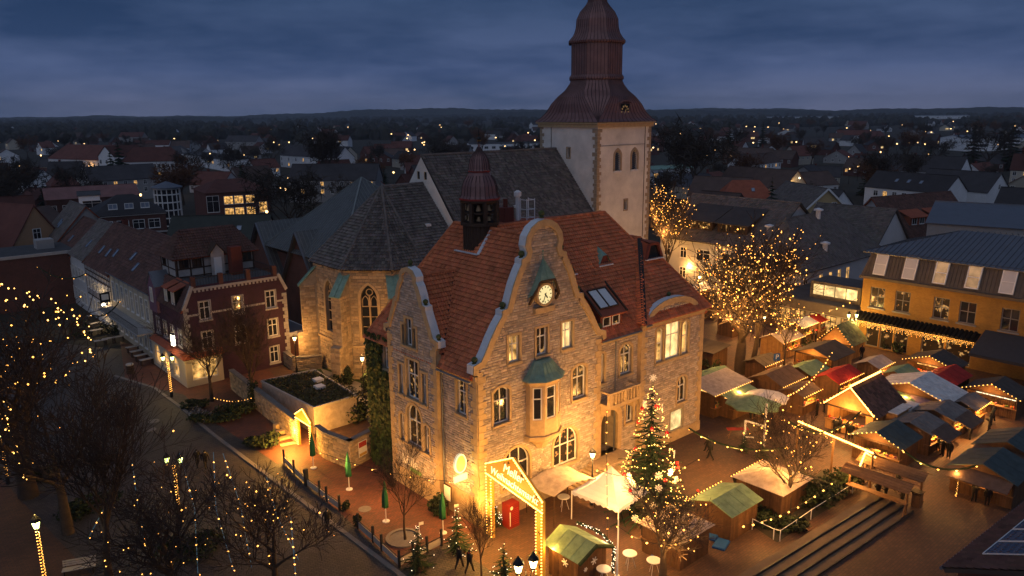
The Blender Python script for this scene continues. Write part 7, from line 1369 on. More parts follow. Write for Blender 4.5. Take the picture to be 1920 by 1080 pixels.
string('bulb string over the brown roofed stalls', G(1478, 740, 5.5), G(1560, 660, 4.5), 0.8, 1.0, 0.08, E=80, nl=2); string('bulb string from the big tree to the yellow building', G(1420, 590, 7), G(1606, 560, 6), 1.2, 1.4, 0.09, E=90, nl=2); string('bulb string before the inn', G(1260, 480, 5), G(1400, 520, 6), 1.0, 1.4, 0.1, E=120, nl=2)
string('dark garland with bulbs across the street by the slate roofed houses', RP(-0.3, 43) + Vector((0, 0, 6.5)), G(70, 500, 7.5), 1.2, 1.6, 0.08, garland=True); string('dark garland with bulbs across the street by the cream row house', RP(-0.3, 25) + Vector((0, 0, 5.5)), G(170, 590, 4.5), 0.9, 1.6, 0.08, garland=True); string('bulb string between the two trees by the garden wall', G(402, 745, 0.8), G(470, 745, 1.6), 0.35, 0.4, 0.05)
for i, pl_ in enumerate((((222, 868), (205, 935), (165, 1010)), ((247, 862), (258, 945), (276, 1040)), ((337, 850), (365, 955), (371, 1075)), ((400, 848), (405, 955), (438, 1070)), ((418, 850), (450, 945), (472, 1065)), ((500, 895), (518, 965), (560, 1050)), ((545, 968), (550, 1030), (556, 1100)))):
    a, b, c = [G(*p, z) for p, z in zip(pl_, (6.8, 5.2, 2.6))]; t = thing('hanging_light_string', ('bulb wire hanging furthest from the street kerb', 'second bulb wire counted towards the street kerb', 'bulb wire hanging beside the twin lantern', 'fourth bulb wire counted towards the street kerb', 'fifth bulb wire counted towards the street kerb', 'bulb wire hanging closest to the terrace fence', 'short bulb wire low by the street kerb')[i], 'lights', (0, 0, 0), 0, 'light strings draped over the low trees'); mat('blue_wire', (0.10, 0.25, 0.36), 0.5, 0.1, emit=(0.15, 0.45, 0.7), es=0.08); q = MB(); q.tube([a, b, c], 0.022, 4); obj('wire', q, 'blue_wire', t); mb = MB()
    for p0, p1 in ((a, b), (b, c)):
        for k in range(4): mb.octa(p0.lerp(p1, (k + uni(.1, .9)) / 4), 0.055 * uni(.8, 1.3))
    obj('bulbs', mb, 'bulb', t, kind='stuff')
string('thin string of small bulbs hung over the terrace parasols', G(880, 905, 3.6), G(600, 848, 3.2), 0.5, 1.6, 0.045, E=85, nl=4)  # lamps on this string added to brighten the hall's side wall
for i, (pl_, lb) in enumerate(((((-10, 533), (30, 541), (62, 552), (95, 568), (122, 588), (146, 600), (163, 622), (165, 652), (162, 690)), 'thick strand of bulbs along the outline of the tall corner tree'), (((-5, 560), (40, 566), (85, 590), (118, 618)), 'second strand of bulbs inside the tall corner tree'), (((10, 740), (18, 800), (30, 850), (45, 905)), 'strand of bulbs hanging beside the tall corner trunk'))):
    Yd = TR['a'][0].location.y - 2; t = thing('tree_light_strand', lb, 'lights', (0, 0, 0), 0, 'strands in the tall corner tree'); pts = [at_depth(*p, Yd) for p in pl_]; q = MB(); q.tube(pts, 0.02, 4); obj('wire', q, 'black_iron', t); mb = MB()
    for a, b in zip(pts, pts[1:]):
        for k in range(4 if i < 2 else 9): mb.octa(a.lerp(b, rnd()) + Vector((uni(-.15, .15), uni(-.5, .5), uni(-.15, .15))), uni(0.04, 0.085))
    obj('bulbs', mb, 'bulb_hot', t, kind='stuff')
string('white fairy lights edging the dark tarpaulin stall', G(1792, 928, 0.3), G(1800, 890, 1.4), 0.0, 0.1, 0.04, 'bulb'); string('warm fairy lights along the front of the dark tarpaulin stall', G(1797, 890, 1.5), G(1912, 878, 2.4), 0.35, 0.13, 0.045, 'bulb', E=25, nl=1)

# ================================================================== TERRACE, GARDEN, STEPS
mat('fence_dark', (0.02, 0.022, 0.025), 0.5, 0.2); mat('fence_panel', (0.42, 0.38, 0.34), 0.7, 0.15)
patch('brick_terrace', [(533, 868), (750, 1064), (830, 1022), (905, 992), (735, 850), (600, 815)], 'red_paving', 0.012)
patch('brick_pavement', [(235, 715), (345, 740), (400, 790), (520, 870), (560, 850), (600, 800), (500, 690), (430, 700), (300, 660), (225, 640)], 'red_paving', 0.010)
patch('square_pavement', [(-60, 830), (60, 960), (230, 1140), (-200, 1140)], 'plaza_paving', 0.008)
patch('church_lawn', [(470, 640), (560, 600), (700, 650), (760, 760), (640, 740), (520, 680)], 'lawn', 0.014)
patch('garden_path', [(600, 690), (680, 720), (745, 790), (700, 800), (640, 745)], 'kerb_stone', 0.018)
k0, k1 = G(280, 690), G(905, 1100)
kb = MB(); pts = [G(x, y) for x, y in ((215, 705), (290, 728), (340, 765), (400, 815), (470, 868), (560, 935), (660, 1010), (760, 1085), (800, 1115))]
for a, b in zip(pts, pts[1:]): kb.bar(a + Vector((0, 0, 0.03)), b + Vector((0, 0, 0.03)), 0.35, 0.1)
struct('kerb', kb, 'kerb_stone')
fp = [(533, 868), (552, 888), (575, 911), (600, 929), (613, 940), (637, 957), None, (672, 992), (700, 1017), (716, 1033), (749, 1064), (775, 1050), (801, 1037), (828, 1023)]
fence = thing('terrace_fence', 'low fence of dark posts with pale panels around the brick terrace', 'fence', (0, 0, 0)); prev = None
for p in fp:
    if p is None: prev = None; continue
    g_ = G(*p); q = MB(); thick = p == (575, 911); q.box((g_.x, g_.y, 0.75 if thick else 0.65), (0.3, 0.3, 1.5) if thick else (0.14, 0.14, 1.3), TH); obj('post', q, 'fence_dark', fence)
    if prev is not None:
        d = (g_ - prev); n = Vector((-d.y, d.x, 0)).normalized() * 0.02; q = MB(); a, b = prev.lerp(g_, 0.05), prev.lerp(g_, 0.95); q.add([a - n + Vector((0, 0, .12)), b - n + Vector((0, 0, .12)), b - n + Vector((0, 0, .62)), a - n + Vector((0, 0, .62)), a + n + Vector((0, 0, .12)), b + n + Vector((0, 0, .12)), b + n + Vector((0, 0, .62)), a + n + Vector((0, 0, .62))], [(0, 1, 2, 3), (4, 5, 6, 7), (3, 2, 6, 7), (0, 1, 5, 4), (0, 3, 7, 4), (1, 2, 6, 5)]); obj('panel', q, 'fence_panel', fence); q = MB(); q.bar(prev + Vector((0, 0, 0.72)), g_ + Vector((0, 0, 0.72)), 0.05); obj('rail', q, 'fence_dark', fence)
    prev = g_
# closed parasols
cpp = thing('closed_parasol', 'folded dark green parasol', 'parasol', (0, 0, 0), 0, 'folded green parasols on the terrace'); q = MB(); q.lathe([(0.16, 1.15), (0.24, 1.5), (0.2, 2.2), (0.13, 2.8), (0.03, 3.3)], 10); 
for i in range(5): a = i * 1.256; q.tube([(0.2 * math.cos(a), 0.2 * math.sin(a), 1.2), (0.18 * math.cos(a), 0.18 * math.sin(a), 2.2), (0.03, 0, 3.2)], [0.07, 0.06, 0.02], 5)
obj('canopy', q, 'green_umbrella', cpp, smooth=True); q = MB(); q.tube([(0, 0, 0), (0, 0, 1.3)], 0.04, 6); obj('pole', q, 'white_paint', cpp); q = MB(); q.lathe([(0.28, 0), (0.28, 0.06), (0.05, 0.1)], 10); obj('foot', q, 'lead', cpp)
for i, (x, y, lb) in enumerate(((588, 878, 'folded green parasol beside the small glowing gate arch'), (655, 918, 'folded green parasol by the stone garden wall'), (724, 978, 'folded green parasol by the slim tree on the terrace'), (831, 1000, 'folded green parasol at the town hall side wall'))):
    o = cpp if i == 0 else dup(cpp, (0, 0, 0)); p = G(x, y); o.location = (p.x, p.y, 0.015); o['label'] = lb; o.rotation_euler = (0, 0, i * 1.1)
def stone_wall(name, label, pix, h, zt=None, thick=0.45, m='church_stone', cap='kerb_stone'):
    t = thing(name, label, 'wall', (0, 0, 0)); pts = [G(x, y, h) for x, y in pix]
    for p in pts: p.z = 0
    for a, b in zip(pts, pts[1:]):
        L = (b - a).length; e = (b - a) / L; n = Vector((e.y, -e.x, 0)); n = n if n.dot(CO - a) > 0 else -n; n.z = 0; pm = plane_map(a, e, n); mb = MB(); extr(mb, pm, rect(0, L, 0, h), -thick, 0); obj('core', mb, 'mortar', t); sb = MB(); stones(sb, pm, rect(0, L, 0, h), [], 0.26, 0.3, 0.75, 0.05, cv=0.35); obj('stone_facing', sb, m, t, kind='stuff'); q = MB(); extr(q, pm, rect(-0.05, L + 0.05, h, h + 0.12), -thick - 0.05, 0.07); obj('coping', q, cap, t)
    return t, pts
_, gwp = stone_wall('garden_wall', 'curved old stone wall with a poster behind the terrace parasols', ((590, 800), (606, 812), (655, 830), (702, 806), (738, 790)), 2.5)
stone_wall('boundary_wall', 'long stone wall beside the green roofed shed', ((430, 695), (492, 742), (553, 790)), 2.2); stone_wall('churchyard_wall', 'dark low stone wall below the church apse', ((500, 640), (548, 672), (603, 668)), 1.6)
po0, po1 = gwp[2].lerp(gwp[3], 0.3), gwp[3]; e = (po1 - po0).normalized(); t = thing('poster', 'red and white printed poster on the stone garden wall', 'poster', (0, 0, 0)); n = Vector((e.y, -e.x, 0)); n = n if n.y < 0 else -n; pmp = plane_map(Vector((po0.x, po0.y, 0)) + n * 0.09, e, n); mat('poster_red', (0.40, 0.05, 0.03), 0.6, 0.5, 9); mat('poster_yellow', (0.55, 0.33, 0.06), 0.6, 0.4, 9)
q = MB(); extr(q, pmp, rect(0, 1.05, 0.75, 2.15), 0, 0.03); obj('sheet', q, 'sign_white', t); q = MB(); extr(q, pmp, rect(0.06, 0.99, 1.6, 2.08), 0.03, 0.035); obj('print', q, 'poster_red', t); q = MB(); extr(q, pmp, rect(0.06, 0.99, 0.8, 1.05), 0.03, 0.035); obj('print', q, 'poster_yellow', t)
# shed with a planted roof
sc = [G(x, y, 2.7) for x, y in ((490, 715), (588, 765), (668, 742), (590, 694))]; t = thing('planted_roof_shed', 'low flat shed with a planted mossy roof behind the gate arch', 'shed', (0, 0, 0)); mb = MB(); cen = sum(sc, Vector()) / 4
q4 = [Vector((p.x, p.y, 0)) for p in sc]; mb.add([Vector((p.x, p.y, 0)) for p in sc] + [Vector((p.x, p.y, 2.62)) for p in sc], [(0, 1, 5, 4), (1, 2, 6, 5), (2, 3, 7, 6), (3, 0, 4, 7)]); obj('wall', mb, 'canvas_beige', t); mb = MB(); mb.poly([Vector((p.x, p.y, 2.64)) for p in sc]); obj('roof', mb, 'earth', t)
for i in range(4): q = MB(); q.bar(sc[i], sc[(i + 1) % 4], 0.18, 0.2); obj('roof_edge', q, 'fence_panel', t)
mat('sedum', (0.085, 0.075, 0.03), 0.9, 0.5, 1.2, attr=True); mb = MB(); e1, e2 = sc[1] - sc[0], sc[3] - sc[0]
for i in range(3000):
    p = sc[0] + e1 * uni(.02, .98) + e2 * uni(.02, .98) + Vector((0, 0, uni(-0.02, 0.15))); a, b = Vector((uni(-1, 1), uni(-1, 1), uni(-.5, .8))).normalized() * 0.13, Vector((uni(-1, 1), uni(-1, 1), uni(-.3, .8))).normalized() * 0.1; k = uni(.5, 1.6); mb.quad(p - a, p - b, p + a, p + b, 0, (k, k * uni(.8, 1.15), k * .8))
obj('sedum', mb, 'sedum', t, kind='stuff')
for f1, f2 in ((0.35, 0.72), (0.55, 0.55)): p = sc[0] + e1 * f1 + e2 * f2; q = MB(); q.box((p.x, p.y, p.z + 0.18), (0.9, 0.9, 0.3), TH); obj('rooflight', q, 'lead', t)
# garden steps and bin
st0, st1 = G(520, 818), G(552, 845)
for i in range(4):
    a, b = G(515 + i * 3.5, 806 + i * 10), G(549 + i * 3.0, 795 + i * 11.5); q = MB(); q.bar(Vector((a.x, a.y, 0.27 - i * 0.08)), Vector((b.x, b.y, 0.27 - i * 0.08)), 0.55, 0.54 - i * 0.16); o = obj('garden_step', q, 'sandstone'); tag(o, '%s worn stone step below the small glowing gate arch' % ('topmost', 'second', 'third', 'lowest')[i], 'step', 'garden steps')
p = G(533, 795); q = MB(); q.box((0, 0, 0.45), (0.9, 0.7, 0.9)); q.box((0, 0, 0.94), (1.0, 0.8, 0.1)); o = obj('stone_bin', q, 'sandstone', loc=(p.x, p.y, 0), rz=TH); tag(o, 'square stone bin with lid at the top of the garden steps', 'bin')
# big outdoor steps at the lower right: treads run along the planted bed
s_a, s_b = G(1400, 1078), G(1640, 932); sd = (s_b - s_a).normalized(); sn = Vector((sd.y, -sd.x, 0)); s_a = s_a - sd * 6
steps = thing('plaza_steps', 'broad shallow stone steps below the planted bed', 'steps', (0, 0, 0)); mat('step_stone', (0.115, 0.085, 0.062), 0.85, 0.25, 1.5)
for i in range(4):
    q = MB(); o = s_a + sn * (0.1 + i * 0.75); e = s_a + sd * ((s_b - s_a).length) + sn * (0.1 + i * 0.75); hgt = 0.5 - i * 0.12; q.add([o, e, e + sn * 0.7, o + sn * 0.7] + [v + Vector((0, 0, hgt)) for v in (o, e, e + sn * 0.7, o + sn * 0.7)], [(4, 5, 6, 7), (0, 1, 5, 4), (1, 2, 6, 5), (2, 3, 7, 6), (3, 0, 4, 7)]); obj('step', q, 'step_stone', steps)
    q = MB(); q.bar(o + sn * 0.66 + Vector((0, 0, hgt + 0.004)), e + sn * 0.66 + Vector((0, 0, hgt + 0.004)), 0.1, 0.01); obj('nosing', q, 'fence_dark', steps)
bed = [G(x, y) for x, y in ((1408, 985), (1457, 1018), (1597, 925), (1545, 880))]; mb = MB(); mb.poly([p + Vector((0, 0, 0.03)) for p in bed]); struct('planted_bed', mb, 'earth')
rl = thing('bed_railing', 'knee-high grey tube railing around the planted bed', 'railing', (0, 0, 0)); rp = [G(1410, 993), G(1450, 1012), G(1462, 1015), G(1492, 995), G(1520, 975), G(1598, 925)]
for i, p in enumerate(rp): q = MB(); q.tube([p, p + Vector((0, 0, 0.9))], 0.035, 6); obj('post', q, 'lead', rl)
for a, b in zip(rp, rp[1:]): q = MB(); q.tube([a + Vector((0, 0, .85)), b + Vector((0, 0, .85))], 0.025, 5); obj('rail', q, 'lead', rl)
# solar roof in the lower right corner
mat('solar', (0.010, 0.022, 0.055), 0.18, 0.15, 2.0, spec=0.7); sz = 9.0; so = [G(1776, 1060, sz), G(1960, 915, sz)]; sr = thing('solar_roof_house', 'house roof covered with dark blue solar panels at the edge of the square', 'house', (so[0].x, so[0].y, 0), 0); e = (so[1] - so[0]); L = e.length; e = e / L; n = Vector((e.y, -e.x, 0)); loc = lambda s, d, z: e * s + n * d + Vector((0, 0, z)); L2 = L + 6
mb = MB(); slab(mb, [loc(-0.4, 0, sz), loc(L2, 0, sz), loc(L2, 7, sz + 3.2), loc(-0.4, 7, sz + 3.2)], 0.2); sro = obj('roof', mb, 'dark_tile_plain', sr); roof_tiles([loc(-0.4, 0, sz + .02), loc(L2, 0, sz + .02), loc(L2, 7, sz + 3.22), loc(-0.4, 7, sz + 3.22)], 'brown_tile', 'roof_tiles', sro, 0.36, 0.3); mb = MB(); mb.add([loc(0, 0.5, 0), loc(L2, 0.5, 0), loc(L2, 0.5, sz), loc(0, 0.5, sz), loc(0, 7, 0), loc(0, 7, sz + 3)], [(0, 1, 2, 3), (0, 3, 5, 4)]); obj('wall', mb, 'red_brick', sr); q = MB(); q.tube([loc(-0.4, -0.1, sz - .05), loc(L2, -0.1, sz - .05)], 0.09, 6); obj('gutter', q, 'zinc', sr)
for i in range(5):
    for j in range(3):
        s0, d0 = 1.2 + i * 1.75, 1.0 + j * 1.75; f = lambda s, d, h: loc(s, d, sz + d * 3.2 / 7 + h); q = MB(); slab(q, [f(s0, d0, 0.16), f(s0 + 1.68, d0, 0.16), f(s0 + 1.68, d0 + 1.68, 0.16), f(s0, d0 + 1.68, 0.16)], 0.05); po_ = obj('solar_panel', q, 'solar', sr); q = MB()
        for a, b in (((0, 0), (1, 0)), ((1, 0), (1, 1)), ((1, 1), (0, 1)), ((0, 1), (0, 0))): q.bar(f(s0 + a[0] * 1.68, d0 + a[1] * 1.68, 0.17), f(s0 + b[0] * 1.68, d0 + b[1] * 1.68, 0.17), 0.04, 0.05)
        obj('panel_frame', q, 'lead', po_)
# bicycles, cafe tables, bench
def bicycle(label, p, rz):
    t = thing('bicycle', label, 'bicycle', (p.x, p.y, 0), rz, 'bicycles parked by the street')
    for x in (-0.52, 0.52):
        q = MB(); q.tube([(x + 0.34 * math.cos(a * 0.449), 0, 0.35 + 0.34 * math.sin(a * 0.449)) for a in range(15)], 0.025, 5); w = obj('wheel', q, 'black_iron', t); q = MB()
        for k in range(6): a = k * math.pi / 6; q.bar((x - 0.33 * math.cos(a), 0, 0.35 - 0.33 * math.sin(a)), (x + 0.33 * math.cos(a), 0, 0.35 + 0.33 * math.sin(a)), 0.008)
        obj('spokes', q, 'lead', w)
    q = MB()
    for a, b in (((-0.52, .35), (-0.15, .35)), ((-0.15, .35), (-0.25, .85)), ((-0.25, .8), (0.38, .85)), ((-0.15, .35), (0.38, .8)), ((0.52, .35), (0.36, .95)), ((-0.52, .35), (-0.25, .75))): q.bar((a[0], 0, a[1]), (b[0], 0, b[1]), 0.035)
    obj('frame', q, 'shutter_grey', t); q = MB(); q.bar((0.34, -0.28, 1.02), (0.34, 0.28, 1.02), 0.03); q.bar((0.36, 0, 0.95), (0.34, 0, 1.02), 0.03); obj('handlebar', q, 'black_iron', t); q = MB(); q.box((-0.28, 0, 0.93), (0.26, 0.14, 0.06)); q.bar((-0.25, 0, 0.8), (-0.28, 0, 0.92), 0.025); obj('saddle', q, 'black_iron', t)
for i, (x, y) in enumerate(((366, 778), (374, 782), (383, 786), (392, 790))): bicycle(('dark bicycle closest to the shop step', 'second bicycle from the shop step', 'third bicycle from the shop step', 'dark bicycle closest to the leaning bare tree')[i], G(x, y), TH + 0.5 + uni(-.15, .15))
ct = thing('cafe_table', 'pale cafe table with stacked chairs in the street', 'table', (0, 0, 0), 0, 'cafe tables by the row houses'); q = MB(); q.box((0, 0, 0.74), (1.6, 0.7, 0.05)); obj('table_top', q, 'white_stone', ct)
for sx in (-.65, .65): q = MB(); q.box((sx, 0, 0.36), (0.08, 0.5, 0.72)); obj('leg', q, 'dark_wood', ct)
for i, (x, y) in enumerate(((190, 648), (206, 644), (222, 641), (180, 615), (182, 628), (250, 660), (258, 668), (266, 676), (276, 684), (176, 600))):
    o = ct if i == 0 else dup(ct, (0, 0, 0)); p = G(x, y); o.location = (p.x, p.y, 0.012); o.rotation_euler = (0, 0, TH + (0 if i < 5 else 0.1)); o['label'] = ('pale cafe table at the near end of the dark hedge', 'second pale cafe table along the dark hedge', 'third pale cafe table along the dark hedge', 'pale cafe table behind the terrace hedge', 'pale cafe table between the hedges', 'long pale table below the cream row house, first from its balcony end', 'second long pale table below the cream row house', 'third long pale table below the cream row house', 'long pale table beside the lit sign box', 'pale cafe table farthest up the street')[i]
ts = thing('chair_stack', 'round stack of seat cushions by the cafe steps', 'seat stack', (*G(245, 700)[:2], 0.012)); 
for i in range(5): q = MB(); q.lathe([(0.4, 0.25 * i), (0.46, 0.25 * i + 0.1), (0.4, 0.25 * i + 0.2)], 12); obj('cushion', q, 'white_stone' if i == 4 else 'dark_wood', ts)
p = G(150, 1075); t = thing('bench', 'pale slatted bench near the low bare trees', 'bench', (p.x, p.y, 0), 0.35)
for i in range(3): q = MB(); q.box((0, -0.2 + i * 0.18, 0.46), (2.0, 0.14, 0.05)); obj('seat_slat', q, 'fence_panel', t); q = MB(); q.box((0, 0.28 + i * 0.03, 0.62 + i * 0.14), (2.0, 0.04, 0.11)); obj('back_slat', q, 'fence_panel', t)
for x in (-.85, .85): q = MB(); q.box((x, 0, 0.22), (0.07, 0.5, 0.44)); q.bar((x, 0.25, 0.4), (x, 0.38, 1.0), 0.06); obj('leg', q, 'black_iron', t)
# manholes, tree pit, planter pots, notice board
for (x, y, s, lb) in ((288, 790, 0.55, 'round manhole cover in the cobbled street'), (282, 806, 0.55, 'second round manhole cover in the cobbled street'), (684, 955, 0.5, 'pale round manhole cover on the brick terrace')):
    p = G(x, y); q = MB(); q.lathe([(s, 0), (s, 0.03), (s * 0.92, 0.035)], 20); q.lathe([(s * 0.5, 0.03), (s * 0.5, 0.045)], 12); o = obj('manhole_cover', q, 'kerb_stone', loc=(p.x, p.y, 0.008)); tag(o, lb, 'manhole cover')
p = G(757, 1010); q = MB(); q.lathe([(1.3, 0), (1.3, 0.12), (1.05, 0.12), (1.05, 0.03)], 24); o = obj('tree_pit', q, 'kerb_stone', loc=(p.x, p.y, 0.012)); tag(o, 'round stone edged tree pit on the terrace', 'tree pit')
for x, y, lb in ((647, 958, 'round clipped bush in a pot at the terrace opening'), (672, 985, 'second round potted bush at the terrace opening')): leafy(lb, G(x, y), 0.45, 0.45, 0.9, 260, name='potted_bush', ls=0.09, seed=x)
p = G(851, 950); t = thing('notice_board', 'white framed menu board at the town hall side wall', 'notice board', (*(TW(-0.75, 2.9))[:2], 0), TH - math.pi / 2); q = MB(); q.box((0, 0, 1.9), (0.9, 0.1, 1.3)); obj('frame', q, 'dark_wood', t); q = MB(); q.box((0, -0.06, 1.9), (0.78, 0.03, 1.15)); obj('sheet', q, 'sign_white', t); q = MB(); q.box((0, 0, 0.6), (0.1, 0.1, 1.25)); obj('post', q, 'dark_wood', t)
p = G(675, 800); 
for (x, y, h, lb) in ((787, 1000, 1.3, 'small white sign on a stick beside the corner fir'), (853, 968, 1.4, 'small white sign on a stick by the menu board')):
    p = G(x, y + 10); t = thing('stick_sign', lb, 'sign', (p.x, p.y, 0), 0.4); q = MB(); q.tube([(0, 0, 0), (0, 0, h)], 0.02, 5); obj('stick', q, 'white_paint', t); q = MB(); q.box((0.15, 0, h - 0.12), (0.34, 0.03, 0.22)); obj('board', q, 'sign_white', t)
p = G(1455, 955); t = thing('garden_boulder', 'pale yellow stone block beside the trunk in the planted bed', 'stone', (p.x, p.y, 0), 0.3); q = MB(); q.lathe([(0.55, 0), (0.6, 0.35), (0.45, 0.75), (0.2, 0.9)], 7); obj('block', q, 'sandstone', t)
p = G(1441, 697, 2.6); t = thing('parking_sign', 'dark parking sign with white letter P above the brown felt roof', 'sign', (p.x + 1.5, p.y + 2.0, 0), TH - 0.6); q = MB(); q.tube([(0, 0, 0), (0, 0, 3.9)], 0.03, 5); obj('post', q, 'lead', t); q = MB(); q.box((0, 0, 3.6), (0.7, 0.05, 0.8)); obj('plate', q, 'blue_board', t); text('P', 0.75, 'sign_white', t, (0, -0.05, 3.6), (R(90), 0, 0))

# ================================================================== PEOPLE
def person_mesh(pose):
    """one continuous clothed body grown with skin + subdivision; faces coloured by height: shoes, trousers, coat, skin, hair"""
    sw = {'stand': 0.0, 'walk': 0.24, 'hold': 0.04}[pose]; V = [(0, 0, 0.95), (0, 0, 1.18), (0, 0, 1.40), (0, 0, 1.50), (0, 0.02, 1.60), (0, 0.02, 1.72)]; Rr = [(.21, .16), (.20, .16), (.21, .15), (.06, .06), (.085, .10), (.075, .085)]; E = [(0, 1), (1, 2), (2, 3), (3, 4), (4, 5)]
    def add(p, r, par): V.append(p); Rr.append(r if isinstance(r, tuple) else (r, r)); E.append((par, len(V) - 1)); return len(V) - 1
    for sg in (-1, 1):
        h = add((sg * 0.10, 0, 0.88), 0.11, 0); k = add((sg * 0.11, sg * sw * 0.5 + 0.02, 0.50), 0.085, h); a = add((sg * 0.11, sg * sw - (0.10 if sw and sg < 0 else 0), 0.09), 0.065, k); add((sg * 0.12, sg * sw + 0.13 - (0.10 if sw and sg < 0 else 0), 0.045), 0.045, a)
        s = add((sg * 0.19, 0, 1.40), 0.09, 2); hold = pose == 'hold'; e = add((sg * 0.27, -sg * sw * 0.5 + (0.02 if hold else -0.02), 1.14), 0.075, s); w = add((sg * (0.14 if hold else 0.26), -sg * sw * 0.8 + (0.26 if hold else 0.04), 1.18 if hold else 0.90), 0.04, e); p = add((sg * (0.10 if hold else 0.26), -sg * sw * 0.85 + (0.33 if hold else 0.06), 1.20 if hold else 0.82), (0.042, 0.03), w)
        for j, dx in enumerate((-0.03, -0.01, 0.01, 0.03)): add((V[p][0] + dx * 0.8, V[p][1] + (0.05 if hold else 0.03), V[p][2] + (0.02 if hold else -0.075 - 0.012 * (j in (1, 2)))), 0.010, p)
        add((V[p][0] - sg * 0.04, V[p][1] + 0.03, V[p][2] - 0.01), 0.011, w)
    n = add((0, 0.135, 1.615), 0.018, 4)
    me = bpy.data.meshes.new('person'); me.from_pydata(V, E, []); o = bpy.data.objects.new('tmp', me); COL.objects.link(o); m = o.modifiers.new('s', 'SKIN'); m.use_smooth_shade = True
    for i, r in enumerate(Rr): me.skin_vertices[0].data[i].radius = r
    me.skin_vertices[0].data[0].use_root = True; m2 = o.modifiers.new('d', 'SUBSURF'); m2.levels = 1; m2.render_levels = 1; bpy.context.view_layer.update(); out = bpy.data.meshes.new_from_object(o.evaluated_get(bpy.context.evaluated_depsgraph_get())); bpy.data.objects.remove(o)
    for p in out.polygons:
        c = p.center; p.use_smooth = True; arm = abs(c.x) > 0.2 and c.z < 0.87 or (pose == 'hold' and c.y > 0.27 and c.z > 1.0 and c.z < 1.4)
        p.material_index = 0 if c.z < 0.10 else 3 if arm else 1 if c.z < 0.80 else 2 if c.z < 1.49 else (4 if c.z > 1.67 or (c.y < 0.0 and c.z > 1.55) else 3)
    return out
mat('shoe', (0.012, 0.011, 0.01), 0.6, 0.1); mat('skin', (0.42, 0.24, 0.16), 0.6, 0.05); mat('hair_dark', (0.02, 0.014, 0.01), 0.7, 0.2); mat('hair_fair', (0.22, 0.14, 0.06), 0.7, 0.2); mat('denim', (0.02, 0.03, 0.055), 0.85, 0.2); mat('trousers_dark', (0.018, 0.018, 0.02), 0.85, 0.2)
COAT = {'black': (0.015, 0.015, 0.018), 'navy': (0.02, 0.035, 0.09), 'red': (0.38, 0.02, 0.015), 'cream': (0.5, 0.38, 0.22), 'brown': (0.12, 0.065, 0.03), 'grey': (0.12, 0.12, 0.14), 'orange': (0.45, 0.15, 0.03), 'blue': (0.03, 0.10, 0.28), 'green': (0.03, 0.07, 0.03)}
for k, v in COAT.items(): mat('coat_' + k, v, 0.85, 0.15, 3)
PM = {k: person_mesh(k) for k in ('stand', 'walk', 'hold')}
HATM = MB(); HATM.lathe([(0.105, 0), (0.112, 0.05), (0.10, 0.11), (0.05, 0.16), (0.01, 0.17)], 10); HATM = HATM.mesh('hat', True); HATM.materials.append(MATS['coat_red'])
def person(label, x, y, coat, pose='stand', rz=0.0, hair='hair_dark', legs='trousers_dark', hat=None, s=1.0, z=0.0, pos=None):
    p = pos or G(x, y, z); key = (pose, coat, hair, legs); 
    if key not in PM:
        me = PM[pose].copy(); me.materials.clear(); [me.materials.append(MATS[q]) for q in ('shoe', legs, 'coat_' + coat, 'skin', hair)]; PM[key] = me
    o = bpy.data.objects.new('person', PM[key]); COL.objects.link(o); o.location = (p.x, p.y, z + 0.012); o.rotation_euler = (0, 0, rz); o.scale = (s,) * 3; tag(o, label, 'person')
    sc_ = MB(); sc_.lathe([(0.085, 1.43), (0.105, 1.47), (0.09, 1.52)], 10, (0, 0.005, 0)); obj('scarf', sc_, 'coat_' + random.choice(('red', 'cream', 'grey', 'green')), o)
    if hat: h = bpy.data.objects.new('hat', HATM.copy()); h.data.materials[0] = MATS['coat_' + hat]; COL.objects.link(h); h.parent = o; h.location = (0, 0.015, 1.69)
    return o
